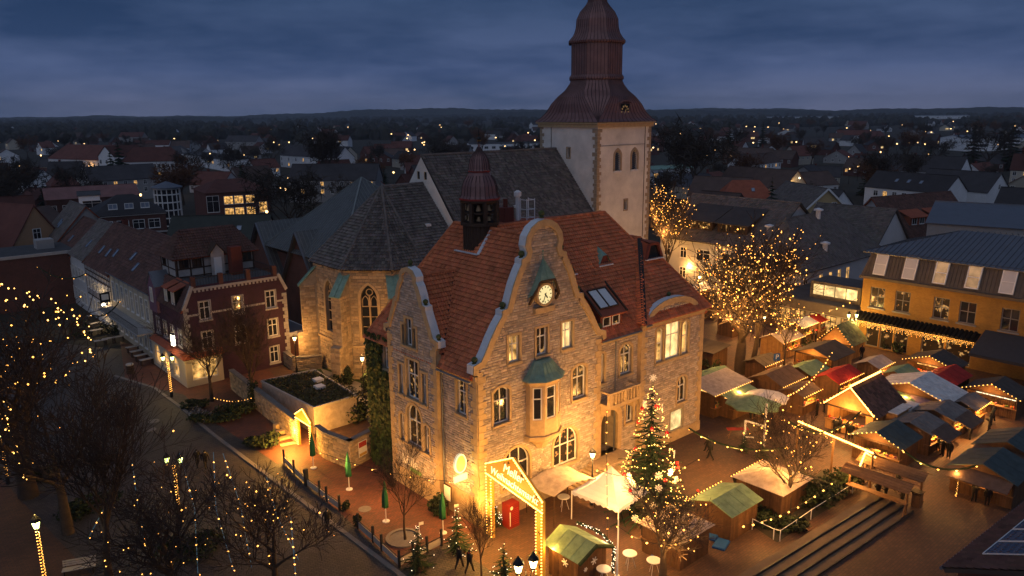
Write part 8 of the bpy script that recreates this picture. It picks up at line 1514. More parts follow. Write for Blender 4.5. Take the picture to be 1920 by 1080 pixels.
for a in (('person in a dark coat walking on the open paving beside the christmas tree', 1326, 848, 'black', 'walk', 1.2), ('person in dark clothes with a bag just behind the dark walker', 1331, 862, 'brown', 'walk', 1.2), ('person in a dark jacket at the long beige stall', 1338, 779, 'black', 'hold', 0.3), ('person in a cream coat at the long beige stall', 1350, 776, 'cream', 'stand', -2.6, 'hair_fair'), ('person in an orange jacket near the green parasol', 1375, 776, 'orange', 'stand', 0.5), ('person in a blue jacket walking across the empty paving', 1859, 790, 'blue', 'walk', -1.2), ('person in dark clothes walking on the cobbled street', 615, 992, 'black', 'walk', 0.7), ('person in a grey blue jacket walking by the small firs', 862, 1066, 'navy', 'walk', -0.6, 'hair_dark', 'denim'), ('person in black walking by the small firs', 881, 1074, 'black', 'walk', -0.7), ('person in a black coat in front of the lit awning', 1778, 860, 'black', 'stand', 2.2), ('person in a cream jacket at the lit awning counter', 1758, 846, 'cream', 'hold', 1.5, 'hair_fair'), ('person in a pale pink jacket under the lit awning', 1748, 840, 'orange', 'hold', 1.2), ('person in black queueing at the lit awning', 1768, 852, 'grey', 'stand', 1.4), ('person in a brown coat under the second awning', 1800, 818, 'brown', 'stand', 1.2), ('person in dark clothes under the second awning', 1808, 812, 'black', 'hold', 1.9),
          ('person in a red jacket standing inside the slatted shelter', 1681, 922, 'red', 'hold', -1.5), ('person in dark clothes leaning at the slatted shelter table', 1645, 938, 'black', 'hold', 0.4), ('person in a black coat beside the slatted shelter table', 1659, 942, 'black', 'hold', 1.0), ('person in dark clothes with red hat beside the wooden bin', 1690, 950, 'navy', 'stand', 1.4, 'hair_dark', 'trousers_dark', 'red'), ('person in a red coat under the big lit tree', 1422, 652, 'red', 'stand', 0.3), ('person in a red jacket near the potted bushes', 1588, 678, 'red', 'stand', -1.0), ('person in a red coat by the red canvas roof', 1612, 690, 'red', 'stand', 0.8), ('person in a white hat and pale coat at the potted bushes', 1615, 672, 'cream', 'stand', 0.0), ('person in dark clothes behind the shingled hut ridge', 1667, 700, 'black', 'stand', 0.4), ('person in a blue coat behind the shingled hut ridge', 1653, 698, 'navy', 'stand', 0.4), ('person in a brown hooded coat by the pavilion tent', 1163, 975, 'brown', 'hold', 2.0), ('person in a fair jacket by the pavilion tent', 1183, 968, 'cream', 'hold', 3.0, 'hair_fair'), ('person in a dark coat on the cobbled street beside a companion', 371, 876, 'black', 'walk', -2.4), ('person in a brown coat walking with the dark coated person', 386, 878, 'brown', 'walk', -2.4), ('person in dark clothes on the small square by the wound lamp', 16, 850, 'black', 'walk', 1.0), ('person in a black coat at the red roofed stall', 1566, 720, 'black', 'hold', 0.2), ('person in a grey coat at the brown felt roofed hut', 1480, 745, 'grey', 'hold', 0.3), ('person in a red jacket by the cream parasol', 1450, 765, 'red', 'stand', 0.9), ('person in a pale coat at the white roofed stall', 1512, 634, 'cream', 'hold', 0.3), ('person in black at the white roofed stall', 1522, 638, 'black', 'stand', 0.3), ('person at the front of the shingled hut in an orange coat', 1572, 812, 'orange', 'hold', -1.0), ('person at the front of the shingled hut in a black coat', 1588, 822, 'black', 'hold', -0.8)): person(*a)

rp_ = random.Random(9); cols = list(COAT)
for k, (x, y, rz, L, D, lb, ok) in enumerate(STALLS):      # customers before the lit counters
    if not ok: continue
    cs_ = rp_.sample([c for c in cols if c != 'green'], 2)
    for j in range(rp_.choice((1, 2, 2))):
        cc = cs_[j]; sx = rp_.uniform(-0.3, 0.1) * L + j * 0.8; sy = -D / 2 - rp_.uniform(0.7, 1.3); pos = Vector((x + math.cos(rz) * sx - math.sin(rz) * sy, y + math.sin(rz) * sx + math.cos(rz) * sy, 0)); w = ('%s coated customer at the %s' % (cc, lb)).split()[:16]
        while w[-1] in ('with', 'the', 'of', 'and', 'in', 'by', 'to', 'a', 'its', 'beside', 'behind', 'next', 'lit', 'under', 'at', 'near', 'below', 'small'): w.pop()
        person(' '.join(w), 0, 0, cc, rp_.choice(('stand', 'hold', 'hold')), rz + rp_.uniform(-.5, .5), rp_.choice(('hair_dark', 'hair_fair')), rp_.choice(('denim', 'trousers_dark')), rp_.choice((None, None, 'red', 'grey')), rp_.uniform(0.93, 1.05), 0.0, pos)

# ================================================================== THE TOWN BEYOND
mat('brick_far', (0.12, 0.05, 0.04), 0.9, 0.2, 0.4, orand=0.25); mat('roof_red_far', (0.115, 0.042, 0.032), 0.85, 0.3, 0.35, orand=0.3); mat('roof_dark_far', (0.050, 0.047, 0.050), 0.8, 0.3, 0.35, orand=0.3); mat('roof_brown_far', (0.085, 0.055, 0.045), 0.85, 0.3, 0.35, orand=0.3); mat('green_slate', (0.040, 0.048, 0.040), 0.8, 0.3, 0.6); mat('white_far', (0.78, 0.78, 0.78), 0.9, 0.08, 0.3, orand=0.2); mat('cream_far', (0.50, 0.45, 0.36), 0.9, 0.08, 0.3, orand=0.2); mat('pink_roof', (0.22, 0.11, 0.10), 0.85, 0.25, 0.4)
def face(A_px, B_px, z):
    """wall base line from two eave pixels at height z: origin, length, turn"""
    a, b = G(*A_px, z), G(*B_px, z); return a, (b - a).length, math.atan2(b.y - a.y, b.x - a.x)
def grid(side, n, L, z, w, h, k, s0=1.5, lit=0.1):
    return [(side, s0 + (L - 2 * s0) * (i / max(1, n - 1)), z, w, h, 'lit_window' if random.random() < lit else k) for i in range(n)]
a, L, r = face((90, 296), (205, 300), 9.5); house('hospital_wing', 'long white hospital wing with red roof and rows of small windows', a, L, 14, r, 9.5, 16, 'white_far', 'roof_red_far', wins=grid('f', 14, L, 6.3, 1.3, 1.7, 'glass', lit=0.14) + grid('f', 14, L, 2.5, 1.3, 1.7, 'glass', lit=0.2), hip=6, cat='building')
a, L, r = face((222, 303), (345, 300), 9.5); house('hospital_wing', 'white hospital wing with green topped end gable behind the fir trees', a, L, 14, r, 9.5, 15.5, 'white_far', 'roof_red_far', wins=grid('f', 14, L, 6.3, 1.3, 1.7, 'glass', lit=0.12) + grid('f', 14, L, 2.5, 1.3, 1.7, 'glass', lit=0.2), hip=6, cat='building')
a, L, r = face((184, 292), (214, 293), 12.0); house('hospital_pavilion', 'white gabled pavilion between the two hospital wings', a, L, 16, r, 12, 16.5, 'white_far', 'roof_red_far', ridge='y', wins=grid('f', 3, L, 8.5, 1.3, 1.7, 'glass') + grid('f', 3, L, 4, 2.2, 2.2, 'dim_window'), cat='building')
a, L, r = face((335, 286), (430, 300), 6.5); house('flat_white_wing', 'low white flat roofed wing beside the hospital', a, L, 18, r, 6.2, 6.8, 'white_far', 'flat_roof', wins=grid('f', 8, L, 3, 2.6, 1.5, 'glass', lit=0.3), cat='building')
# brick office with white crosses and glass stair tower
a, L, r = face((174, 405), (310, 396), 9.0); bo = house('brick_office', 'dark brick office with white framed windows and flat attic roof', a, L, 15, r, 9.0, 12.6, 'red_brick', 'roof_dark_far', hip=5.5, wins=[('f', 2.5 + i * (L - 5) / 3, z, 2.2, 1.9, 'glass') for i in range(4) for z in (1.6, 5.6)], cat='building')
for z in (4.6, 8.7): q = MB(); q.box((L / 2, -0.12, z), (L + 0.3, 0.3, 0.35)); obj('band', q, 'white_stone', bo)
for i in range(3):
    far_window(bo, 'f', L, 15, 4 + i * (L - 8) / 2, 10.2, 1.6, 1.0, 'sky_pane')
p = G(318, 408, 4.0); gt = thing('glass_stair_tower', 'round white framed glass stair tower beside the brick office', 'tower', (p.x, p.y, 0)); q = MB(); q.lathe([(3.1, 0), (3.1, 11.4)], 16); obj('glazing', q, 'glass', gt)
for z in (2, 4, 6, 8, 10, 11.4): q = MB(); q.lathe([(3.2, z), (3.2, z + 0.3)], 16); obj('ring_beam', q, 'white_paint', gt)
for i in range(16): a_ = 2 * math.pi * i / 16; q = MB(); q.box((3.16 * math.cos(a_), 3.16 * math.sin(a_), 5.7), (0.22, 0.22, 11.4), a_); obj('mullion', q, 'white_paint', gt)
q = MB(); q.lathe([(3.9, 11.7), (3.9, 12.0), (0.1, 13.4)], 16); obj('roof', q, 'zinc', gt)
p = G(150, 420, 7.0); t = house('brick_annex', 'square brick annex with blue-grey pyramid roof', (p.x - 4, p.y - 4), 9, 9, 0.1, 6.5, 9.0, 'red_brick', 'zinc', hip=4.4, wins=[('f', 2.5, 2, 1.8, 1.8, 'glass'), ('f', 6.5, 2, 1.8, 1.8, 'glass')], cat='building')
a, L, r = face((312, 455), (498, 450), 5.8); house('white_house_green_slate', 'white house with long dark green slate roof behind the purple house', a, L, 12, r, 5.8, 10.2, 'white_render', 'green_slate', wins=grid('f', 6, L, 3.2, 1.5, 1.5, 'glass', lit=0) + grid('f', 6, L, 0.8, 1.5, 1.5, 'glass', lit=0), skyl=((0.7, 0.5, 0),))
a, L, r = face((20, 455), (118, 440), 9.0); pe_ = house('peach_house', 'peach coloured gabled house with red roof above the row', a, L, 13, r, 8.4, 15.0, 'peach_render', 'roof_red_far', ridge='y', wins=[('f', L * 0.25, 5.2, 1.3, 2.2, 'glass'), ('f', L * 0.7, 5.6, 3.0, 2.4, 'glass'), ('f', L * 0.2, 1.2, 1.5, 2.2, 'glass'), ('f', L * 0.5, 8.7, 1.3, 2.0, 'glass')])
a, L, r = face((-60, 480), (18, 452), 8); house('peach_row_house', 'peach rendered row house with tall white windows', a, L, 12, r, 8, 13, 'peach_render', 'roof_red_far', wins=grid('f', 5, L, 4.8, 1.2, 1.9, 'glass') + grid('f', 5, L, 1.2, 1.2, 2, 'glass'))
a, L, r = face((385, 362), (505, 355), 8.5); house('lit_brick_block', 'brick block with glowing windows and arched roof window', a, L, 18, r, 8.5, 11.5, 'brick_far', 'roof_red_far', hip=5, wins=[('f', L * f, z, 2.4, 2.2, 'lit_window') for f in (0.34, 0.5, 0.68) for z in (1.6, 5.0)] + [('f', L * 0.1, 3, 3.2, 4.5, 'glass'), ('f', L * 0.88, 2.0, 2.2, 3.0, 'lit_window')], cat='building')
a, L, r = face((85, 372), (260, 362), 6.0); house('pink_roofed_block', 'low brick block with long pinkish tiled roof', a, L, 14, r, 5.6, 8.5, 'brick_far', 'pink_roof', wins=grid('f', 7, L, 2, 2.0, 1.5, 'glass', lit=0), cat='building')
a, L, r = face((146, 364), (186, 362), 9.0); house('white_cube_building', 'plain white cube building with a strip of dark windows', a, L, 10, r, 8.6, 9.3, 'white_far', 'flat_roof', wins=[('f', L * 0.6, 5, 4.5, 2.0, 'glass'), ('f', L * 0.6, 1.6, 4.0, 1.8, 'glass')], cat='building')
a, L, r = face((95, 345), (150, 342), 6.0); house('red_hipped_house', 'red hipped roof house in front of the hospital', a, L, 12, r, 5.5, 11, 'brick_far', 'roof_red_far', hip=5, wins=grid('f', 4, L, 2.5, 1.2, 1.5, 'glass'))
a, L, r = face((595, 335), (665, 348), 5.5); house('orange_roofed_house', 'house with bright orange-red roof and dark wing in the middle of town', a, L, 11, r, 5.5, 10, 'white_far', 'red_tile_plain', wins=grid('f', 3, L, 2.5, 1.2, 1.5, 'lit_window', lit=0.3))
a, L, r = face((525, 290), (630, 296), 7); house('white_gabled_terrace', 'white terrace with a row of pointed gables', a, L, 12, r, 7, 12.5, 'white_far', 'roof_dark_far', wins=grid('f', 8, L, 4, 1.2, 1.6, 'glass') + grid('f', 8, L, 1, 1.2, 1.6, 'glass'))
a, L, r = face((880, 270), (1012, 268), 8); house('white_school_block', 'long white block with window strips behind the nave roof', a, L, 14, r, 8, 8.8, 'white_far', 'flat_roof', wins=grid('f', 10, L, 4.5, 2.6, 1.6, 'glass') + grid('f', 10, L, 1.2, 2.6, 1.6, 'glass'), cat='building')
# right side
a, L, r = face((1497, 392), (1560, 388), 8.2); yg = house('yellow_gabled_house', 'pale yellow gabled house with white bargeboards and dark roof', a, 13.0, 20, r - 0.25, 6.6, 12.6, 'yellow_render', 'dark_tile', ridge='y', tiles=(0.45, 0.5, 0.05, 0.06, 0.2), wins=[('f', 3.2, 4.2, 1.2, 1.9, 'glass'), ('f', 6.5, 4.2, 1.2, 1.9, 'glass'), ('f', 9.8, 4.2, 1.2, 1.9, 'glass'), ('f', 4.6, 8.0, 1.0, 1.5, 'glass'), ('f', 8.4, 8.0, 1.0, 1.5, 'glass')], skyl=((0.35, 0.4, 1), (0.6, 0.6, 1)), over=0.5)
for sg in (0, 1): q = MB(); q.bar((-0.5 if sg == 0 else 13.5, -0.55, 6.15), (6.5, -0.55, 12.6), 0.1, 0.4); obj('bargeboard', q, 'white_paint', yg)
a, L, r = face((1690, 452), (1830, 440), 4.2); hh = house('half_timbered_red_house', 'half-timbered house with large red tiled roof and two shed dormers', a, 24, 15, r + 0.1, 4.2, 12.2, 'white_render', 'brown_tile', tiles=(0.42, 0.4, 0.06, 0.06, 0.25), plain='red_tile_plain', wins=[('f', 2.5, 1.2, 1.6, 1.8, 'lit_window'), ('f', 6.2, 1.2, 1.4, 1.6, 'lit_window'), ('f', 10, 1.2, 1.4, 1.6, 'dim_window')], over=0.6)
for i in range(13): q = MB(); extr(q, plane_map((0, 0, 0), (1, 0, 0), (0, -1, 0)), rect(0.1 + i * 1.1, 0.3 + i * 1.1, 0, 4.1), 0, 0.06); obj('timber', q, 'dark_wood', hh)
for x0 in (5.0, 12.0):
    y0 = 2.2; zb = 4.2 + y0 * 8 / 7.5; q = MB(); q.box((x0 + 2.6, y0 + 1.4, zb + 0.9), (5.2, 2.8, 1.9)); d = obj('dormer', q, 'red_tile_plain', hh); q = MB(); slab(q, [(x0 - 0.3, y0 - 0.5, zb + 1.75), (x0 + 5.5, y0 - 0.5, zb + 1.75), (x0 + 5.5, y0 + 4.2, zb + 3.6), (x0 - 0.3, y0 + 4.2, zb + 3.6)], 0.15); obj('dormer_roof', q, 'red_tile_plain', d)
    for k in (1.3, 3.6): o = bpy.data.objects.new('window', win_proto(1.3, 1.2, 'glass')); COL.objects.link(o); o.parent = d; o.location = (x0 + k, y0 - 0.02, zb + 0.35)
a, L, r = face((1622, 348), (1712, 356), 6.5); house('white_long_house', 'long white house with dark roof and three skylights', a, 26, 11, r, 6.5, 11, 'white_far', 'roof_dark_far', wins=[('f', 4 + i * 3.2, 3.8, 1.4, 1.5, 'lit_window' if i == 1 else 'glass') for i in range(7)] + [('f', 4 + i * 3.2, 0.9, 1.4, 1.5, 'glass') for i in range(7)], skyl=((0.35, 0.5, 0), (0.5, 0.5, 0), (0.65, 0.5, 0)))
a, L, r = face((1720, 345), (1800, 352), 5.5); house('dark_roofed_house', 'dark roofed house with white end gable beyond the red house', a, 24, 11, r, 5.0, 10.5, 'white_far', 'roof_dark_far', wins=[('r', 5.5, 5.5, 0.9, 1.4, 'glass')])
a, L, r = face((1345, 342), (1400, 345), 5.5); house('inn_back_house', 'house with long grey-brown roof and a floodlit gable wall', a, 28, 12, r - 0.3, 5.5, 11, 'cream_far', 'roof_brown_far', wins=[('f', 4 + i * 3.5, 2.5, 1.3, 1.6, 'lit_window' if 2 < i < 6 else 'glass') for i in range(7)])
pl2 = lamp('light', (30.0, 3.0, 6.5), 120, (1, 0.75, 0.4), bpy.data.objects['inn_back_house'])
q = MB(); q.ball((29.0, 6.0, 8.6), 0.3, 6, 5); obj('wall_light', q, 'bulb_white', bpy.data.objects['inn_back_house'])
a, L, r = face((1352, 370), (1438, 370), 5.0); house('red_roofed_house', 'low house with warm red hipped roof behind the inn', a, 16, 11, r, 4.6, 9.6, 'cream_far', 'red_tile_plain', hip=4, skyl=((0.6, 0.5, 0),))
a, L, r = face((1290, 362), (1345, 365), 5.0); house('brown_roofed_house', 'dark brown roofed house with white gable behind the inn ridge', a, 18, 11, r, 4.6, 10.0, 'white_far', 'roof_brown_far')
a, L, r = face((1445, 385), (1500, 392), 4.5); house('dark_wing_house', 'dark roofed wing beside the yellow gabled house', a, 18, 12, r, 4.5, 9.8, 'white_far', 'roof_dark_far')
a, L, r = face((1468, 350), (1560, 345), 5.0); house('grey_roofed_terrace', 'grey roofed terrace with small square windows', a, 24, 11, r, 5.0, 9.0, 'white_far', 'roof_brown_far', wins=grid('f', 6, 24, 2.5, 1.2, 1.4, 'glass'))
a, L, r = face((1225, 318), (1262, 316), 6.5); house('green_topped_hall', 'white hall with green fascia beyond the church tower', a, 22, 14, r, 6.5, 7.4, 'white_far', 'copper_green', wins=grid('f', 6, 22, 3.2, 2.2, 1.6, 'glass'), cat='building')
a, L, r = face((1225, 346), (1310, 350), 4.5); house('grey_gabled_shed', 'grey gabled shed beyond the church tower', a, 18, 12, r, 4.5, 8.5, 'cream_far', 'zinc')
a, L, r = face((1720, 432), (1930, 445), 11.0); house('metal_roofed_hall', 'large hall with low dark metal roof behind the yellow building', a + Vector((8, 12, 0)), 40, 22, RZF + 0.25, 10.6, 13.2, 'grey_render', 'zinc', wins=[('f', 8 + i * 3, 7.6, 2.2, 1.6, 'glass') for i in range(8)], cat='building')
a, L, r = face((1860, 395), (1925, 400), 5.0); house('far_side_house', 'white house with dark roof beside the metal roofed hall', a, 20, 12, r, 5, 10.5, 'white_far', 'roof_dark_far', wins=grid('f', 5, 20, 2.2, 1.4, 1.5, 'glass', lit=0))
KEY = [o for o in bpy.data.objects if o.get('category') in ('house', 'building', 'tower', 'church', 'town hall', 'hall', 'shop')]
LM = {'hospital_wing': 'the hospital', 'brick_office': 'the brick office', 'lit_brick_block': 'the glowing brick block', 'white_school_block': 'the long white school block', 'yellow_gabled_house': 'the yellow gabled house', 'half_timbered_red_house': 'the half-timbered red house', 'white_long_house': 'the long white house', 'metal_roofed_hall': 'the metal roofed hall', 'white_inn': 'the white inn', 'white_gabled_terrace': 'the white gabled terrace', 'orange_roofed_house': 'the orange roofed house', 'green_topped_hall': 'the green topped hall', 'peach_house': 'the peach house', 'flat_white_wing': 'the flat white wing', 'church': 'the church', 'far_side_house': 'the metal roofed hall', 'grey_roofed_terrace': 'the grey terrace', 'pink_roofed_block': 'the pink roofed block'}
LMP = [(o.location.x, o.location.y, LM[o.name.split('.')[0]]) for o in KEY if o.name.split('.')[0] in LM]
def where(x, y):
    a, b, n_ = min(LMP, key=lambda q: (q[0] - x) ** 2 + (q[1] - y) ** 2); d = math.hypot(a - x, b - y)
    return ('near ' if d < 60 else 'not far from ' if d < 140 else 'out beyond ' if d < 420 else 'far out past ') + n_
taken = [(o.location.x, o.location.y, 16.0) for o in KEY]
for o in KEY:      # keep the fill clear of the long ones
    c_, s_ = math.cos(o.rotation_euler.z), math.sin(o.rotation_euler.z)
    for k in (10, 20, 30): taken.append((o.location.x + c_ * k - s_ * 6, o.location.y + s_ * k + c_ * 6, 14.0))
def clear(x, y, m):
    q = Vector((x, y, 0)) - KP; u_, v_ = q.dot(AX), q.dot(AY)
    if -60 < u_ < 30 and -40 < v_ < 62: return False
    q = Vector((x, y, 0)) - PP; u_, v_ = q.dot(AX), q.dot(AY)
    if -60 < u_ < 16 and -60 < v_ < 80: return False
    if y < 165 and x > 15 or y < 135: return False
    return all((x - a) ** 2 + (y - b) ** 2 > ((m + r) * 0.62) ** 2 for a, b, r in taken)
WALLS = (('white_far', 'white'), ('white_far', 'white'), ('cream_far', 'cream'), ('brick_far', 'brick'), ('brick_far', 'brick'), ('grey_render', 'grey')); ROOFS = (('roof_red_far', 'red'), ('roof_red_far', 'red'), ('roof_dark_far', 'dark'), ('roof_dark_far', 'dark'), ('roof_brown_far', 'brown'))
rh = random.Random(42); nh = 0
for tries in range(6000):
    if nh >= 292: break
    Y = 165 * (1700 / 165) ** (rh.random() ** 0.9); x = rh.uniform(-0.74, 0.74) * Y; m = max(15, Y * 0.023)
    if not clear(x, Y, m): continue
    taken.append((x, Y, m)); nh += 1; w, wl_ = rh.choice(WALLS); ro, rl_ = rh.choice(ROOFS); big = rh.random() < 0.15; L = rh.uniform(20, 34) if big else rh.uniform(10, 16); D = rh.uniform(8.5, 12); ze = rh.uniform(5.5, 8) if big else rh.uniform(3.2, 5.8); zr = ze + D * rh.uniform(0.36, 0.52); rz = TH + rh.choice((0, -math.pi / 2, 0, -math.pi / 2, -0.6, -1.0)) + rh.uniform(-.18, .18); rdg = 'x' if big or rh.random() < 0.55 else 'y'; near = Y < 480; nw = int(L / 3.2); wins = []
    if near:
        for z in ((ze - 2.2, ze - 4.8) if ze > 5.3 else (ze - 2.2,)):
            for i in range(nw): wins.append(('f', 1.4 + i * (L - 2.8) / max(1, nw - 1), z, 1.1, 1.4, 'lit_window' if rh.random() < 0.26 else 'glass'))
        wins += [('l', D / 2 - 1.5, ze - 2.2, 1.1, 1.4, 'glass'), ('l', D / 2 + 1.5, ze - 2.2, 1.1, 1.4, 'lit_window' if rh.random() < 0.12 else 'glass'), ('l', D / 2, ze + 0.4, 1.0, 1.3, 'glass')]
        if rdg == 'y': wins.append(('f', L / 2, ze + 0.4, 1.1, 1.4, 'lit_window' if rh.random() < 0.15 else 'glass'))
    else:
        for i in range(2): wins.append(('f', rh.uniform(1.5, L - 1.5), max(0.8, ze - 2.4), 1.6, 1.6, 'lit_bright' if rh.random() < 0.35 else 'glass'))
    kind = 'gable' if rdg == 'y' else 'long'; tall = 'tall' if ze > 5.3 else 'low'
    house('town_house', '%s %s house with %s %s roof %s' % (tall, wl_, rl_, 'gable-fronted' if rdg == 'y' else 'long', where(x, Y)), (x, Y), L, D, rz, ze, zr, w, ro, rdg, wins=wins, group='houses of the town beyond', chim=((L * 0.3, D * 0.55, zr + 0.8),) if near and rh.random() < 0.6 else ())
# ---------------- trees of the town
mat('crown_far', (0.050, 0.040, 0.030), 0.95, 0.35, 0.5, attr=True, orand=0.35); mat('autumn', (0.115, 0.048, 0.020), 0.95, 0.35, 0.5, attr=True, orand=0.3)
CM = []
for sd, lay in ((61, 15), (62, 18)): mb, _ = conifer_mesh(sd, 12, 3.0, lay, 12, lw=0.22); me = mb.mesh('crown'); me.materials.append(MATS['needles']); CM.append(me)
q = MB(); q.tube([(0, 0, 0), (0, 0, 11)], [0.22, 0.03], 5); CTK = q.mesh('trunk'); CTK.materials.append(MATS['bark'])
FT = []
for i, (a, b) in enumerate(((0.62, 0.33), (0.7, 0.28), (0.5, 0.36))):
    tr_, cr_, tp_ = bare_tree(90 + i, 12, 0.24, a, 3, b, 6); rg = random.Random(i)
    for p in tp_:        # haze of fine twigs round each branch end
        for k in range(5):
            d = Vector((rg.gauss(0, 1), rg.gauss(0, 1), rg.gauss(.3, 1))).normalized() * rg.uniform(.5, 1.2); s = d.cross(Vector((rg.gauss(0, 1), rg.gauss(0, 1), 1))).normalized() * 0.05; kk = rg.uniform(.7, 1.3); cr_.add([p - s, p + s, p + d], [(0, 1, 2)], 0, (kk, kk, kk))
    tm, cm = tr_.mesh('trunk', True), cr_.mesh('crown'); tm.materials.append(MATS['bark']); FT.append((tm, cm, max(p.z for p in tp_)))
FT2 = []
for tm, cm, top in FT:
    for m in ('crown_far', 'autumn'): c2 = cm.copy(); c2.materials.clear(); c2.materials.append(MATS[m]); FT2.append((tm, c2, top, m))
def far_tree(x, y, H, kind, rz, wide=1.0, label=None):
    if kind == 'fir': t = thing('fir_tree', label or '%s dark fir %s' % ('tall' if H > 13 else 'small', where(x, y)), 'tree', (x, y, 0), rz, 'firs in the town'); s = H / 12; t.scale = (s * wide, s * wide, s); obj('crown', CM[int(rz * 10) % 2], 'needles', t); obj('trunk', CTK, 'bark', t)
    else:
        opts = [f for f in FT2 if f[3] == ('autumn' if kind == 'autumn' else 'crown_far')]; tm, cm, top, m = opts[int(rz * 10) % 3]; s = H / top; t = thing('bare_tree' if kind == 'bare' else 'autumn_tree', label or '%s %s %s' % ('tall' if H > 14 else 'low', ('broad bare tree' if wide > 1.12 else 'slim bare tree') if kind == 'bare' else 'rusty brown tree', where(x, y)), 'tree', (x, y, 0), rz, 'bare trees in the town' if kind == 'bare' else 'rusty trees in the town'); t.scale = (s * wide, s * wide, s); obj('crown', cm, 'twig', t); obj('trunk', tm, 'bark', t)
for (bx, by, yt, kind, wide, lb) in ((615, 372, 228, 'bare', 1.1, 'tall round bare tree in the middle of the town'), (1300, 378, 222, 'bare', 1.2, 'very tall bare tree beside the church tower'), (1275, 372, 240, 'bare', 1.0, 'second tall bare tree beside the church tower'), (548, 470, 305, 'bare', 1.2, 'dark broad tree behind the brick gables'), (232, 372, 258, 'fir', 1.1, 'tall dark fir in front of the hospital'), (215, 368, 275, 'fir', 1.0, 'dark fir beside the tall one before the hospital'), (505, 380, 318, 'bare', 1.2, 'bare tree beside the lit brick block'), (345, 385, 308, 'autumn', 1.3, 'yellow-brown tree above the white house'), (820, 292, 248, 'bare', 1.2, 'reddish bare tree behind the nave gable'), (1365, 300, 228, 'fir', 1.3, 'tall dark fir beyond the inn'), (1428, 292, 228, 'fir', 1.1, 'slim dark fir beyond the inn'), (1700, 300, 240, 'autumn', 1.4, 'broad rusty tree beyond the white long house'), (440, 470, 430, 'bare', 1.1, 'small pale bare tree before the white house'), (1850, 330, 225, 'bare', 1.3, 'dark wooded edge tree beyond the red house'), (1890, 320, 222, 'fir', 1.4, 'dark tall fir at the wooded edge'), (1820, 325, 232, 'fir', 1.2, 'dark fir beside the wooded edge tree'), (245, 470, 400, 'bare', 0.9, 'thin bare tree before the brick office'), (40, 400, 300, 'bare', 1.1, 'bare tree beside the hospital drive')):
    b = G(bx, by); far_tree(b.x, b.y, HZ(yt, b), kind, rh.uniform(0, 6), wide, lb)
nt = 0
for tries in range(5000):
    if nt >= 270: break
    Y = 175 * (2000 / 175) ** (rh.random() ** 0.85); x = rh.uniform(-0.76, 0.76) * Y
    if not clear(x, Y, 3): continue
    nt += 1; kd = rh.choice(('bare', 'bare', 'bare', 'fir', 'autumn')); far_tree(x, Y, rh.uniform(9, 19) if kd != 'fir' else rh.uniform(9, 17), kd, rh.uniform(0, 6), rh.uniform(0.9, 1.35))
# ---------------- distant woods, hills, lamps
def blob(mb, c, r, h, rg):
    n = 7; k = rg.uniform(.6, 1.3); col = (k, k, k); top = Vector(c) + Vector((rg.uniform(-.3, .3) * r, 0, h)); rings = []
    for (f, zz) in ((1.0, 0.0), (1.05, 0.35), (0.75, 0.75)): rings.append([Vector(c) + Vector((r * f * rg.uniform(.8, 1.15) * math.cos(2 * math.pi * i / n), r * f * rg.uniform(.8, 1.15) * math.sin(2 * math.pi * i / n), h * zz * rg.uniform(.9, 1.1))) for i in range(n)])
    for a, b in zip(rings, rings[1:]):
        for i in range(n): mb.quad(a[i], a[(i + 1) % n], b[(i + 1) % n], b[i], 0, col)
    for i in range(n): mb.add([rings[-1][i], rings[-1][(i + 1) % n], top], [(0, 1, 2)], 0, col)
mat('woods', (0.034, 0.034, 0.026), 0.95, 0.4, 0.05, attr=True); wo = MB(); rg = random.Random(5)
for i in range(4200):
    Y = 900 * (4200 / 900) ** rg.random(); x = rg.uniform(-0.8, 0.8) * Y; gx = math.sin(x * 0.004 + Y * 0.003) + math.sin(x * 0.011 - Y * 0.007) * 0.7 + math.sin(Y * 0.013 + 1.0) * 0.6
    if gx < (0.15 if Y < 1500 else -0.25): continue
    if Y < 900 and not clear(x, Y, 2): continue
    blob(wo, (x, Y, -0.5), rg.uniform(4, 8) * (1 + Y / 4000), rg.uniform(8, 15) * (1 + Y / 9000), rg)
tag(obj('distant_woods', wo, 'woods', kind='stuff'), 'mass of far-off winter woods between the last houses', 'woods')
mat('hill_forest', (0.030, 0.036, 0.030), 0.95, 0.4, 0.004)
for i, (Y, hh_, ph, lb) in enumerate(((3600, 40, 0.3, 'a'), (4800, 60, 1.7, 'b'))):
    mb = MB(); n = 520; rg = random.Random(i); base = []; crest = []; backp = []
    for k in range(n + 1):
        x = -0.95 * Y + 1.9 * Y * k / n; f = 0.55 + 0.25 * math.sin(x * 0.0011 + ph) + 0.15 * math.sin(x * 0.0031 + ph * 2) + 0.05 * math.sin(x * 0.012); h = max(6, hh_ * f) + rg.uniform(-3, 3); base.append(Vector((x, Y - 500, -1))); crest.append(Vector((x, Y, h))); backp.append(Vector((x, Y + 600, -1)))
    for k in range(n): mb.quad(base[k], base[k + 1], crest[k + 1], crest[k]); mb.quad(crest[k], crest[k + 1], backp[k + 1], backp[k])
    struct('hills', mb, 'hill_forest')
lp = thing('distant_street_lamp', 'small glowing street lamp among the town houses', 'street lamp', (0, 0, 0), 0, 'far street lamps in the town'); q = MB(); q.tube([(0, 0, 0), (0, 0, 6)], [0.1, 0.06], 5); obj('post', q, 'black_iron', lp); mat('far_bulb', (1, 0.8, 0.5), 0.5, 0, emit=(1, 0.58, 0.22), es=5.0); q = MB(); q.ball((0, 0, 6.2), 0.42, 6, 4); obj('globe', q, 'far_bulb', lp); first = True
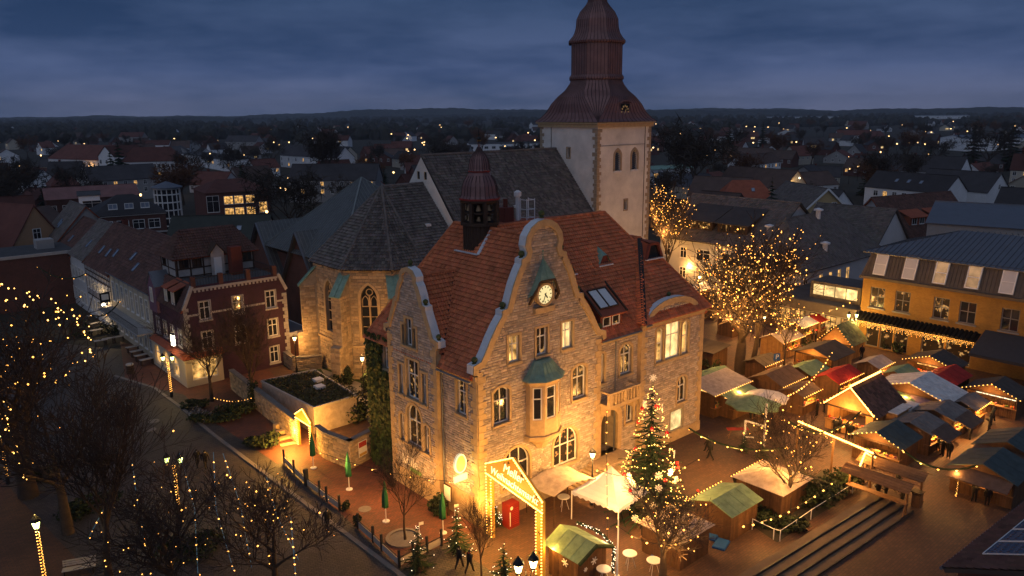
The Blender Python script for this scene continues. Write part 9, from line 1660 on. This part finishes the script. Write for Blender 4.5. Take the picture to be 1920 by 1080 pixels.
for i in range(230):
    Y = 190 * (1800 / 190) ** rh.random(); x = rh.uniform(-0.72, 0.72) * Y
    if not clear(x, Y, 1): continue
    o = lp if first else copy_tree(lp); first = False; s = max(0.9, min(2.2, Y / 450)); o['label'] = 'small glowing street lamp ' + where(x, Y); o.location = (x, Y, 0); o.scale = (s, s, 1.0 if s < 1 else 1.1)
    if o is not lp and i < 40 and Y < 420: lamp('light', (0, 0, 5.5), 160, (1, 0.6, 0.25), o)
p = at_depth(1757, 212, 3600); t = thing('red_lit_sign', 'far red illuminated roof sign on the ridge', 'sign', (p.x, p.y, 0)); q = MB(); q.box((0, 0, p.z), (44, 2, 7)); mat('far_red', (1, 0.1, 0.1), 0.5, 0, emit=(1, 0.04, 0.06), es=1.3); obj('panel', q, 'far_red', t); q = MB(); q.box((-27, 0, p.z), (9, 2, 8)); obj('end_panel', q, 'bulb_white', t); q = MB(); q.box((0, 3, p.z / 2 - 3), (60, 6, p.z)); obj('mast', q, 'grey_render', t)
for (x, y, L, lb) in ((1480, 222, 130, 'pale long factory hall far beyond the town'), (1545, 223, 90, 'second pale factory hall far beyond the town'), (1770, 218, 160, 'pale warehouse under the wooded ridge'), (1900, 279, 70, 'white greenhouse-like hall at the wooded edge')):
    b = G(x, y + 4) if y > 240 else at_depth(x, y, 2300); house('factory_hall', lb, (b.x - L / 2, b.y), L, 30, 0.05, 9, 11, 'white_far', 'zinc', cat='building', group='far halls', wins=[('f', L * f, 3, 6, 2, 'glass') for f in (.2, .4, .6, .8)])
# ---------------- dusk haze
hz = MB(); hz.box((0, 2700, 60), (12600, 6700, 124)); m = bpy.data.materials.new('haze_air'); m.use_nodes = True; n = m.node_tree.nodes; n.remove(n['Principled BSDF']); v = n.new('ShaderNodeVolumePrincipled'); v.inputs['Color'].default_value = (0.72, 0.80, 0.92, 1); v.inputs['Density'].default_value = 0.00011; v.inputs['Anisotropy'].default_value = 0.0; m.node_tree.links.new(v.outputs[0], n['Material Output'].inputs['Volume']); MATS['haze_air'] = m
tag(obj('haze', hz, m, kind='stuff'), 'thin blue dusk haze over the whole town', 'haze')
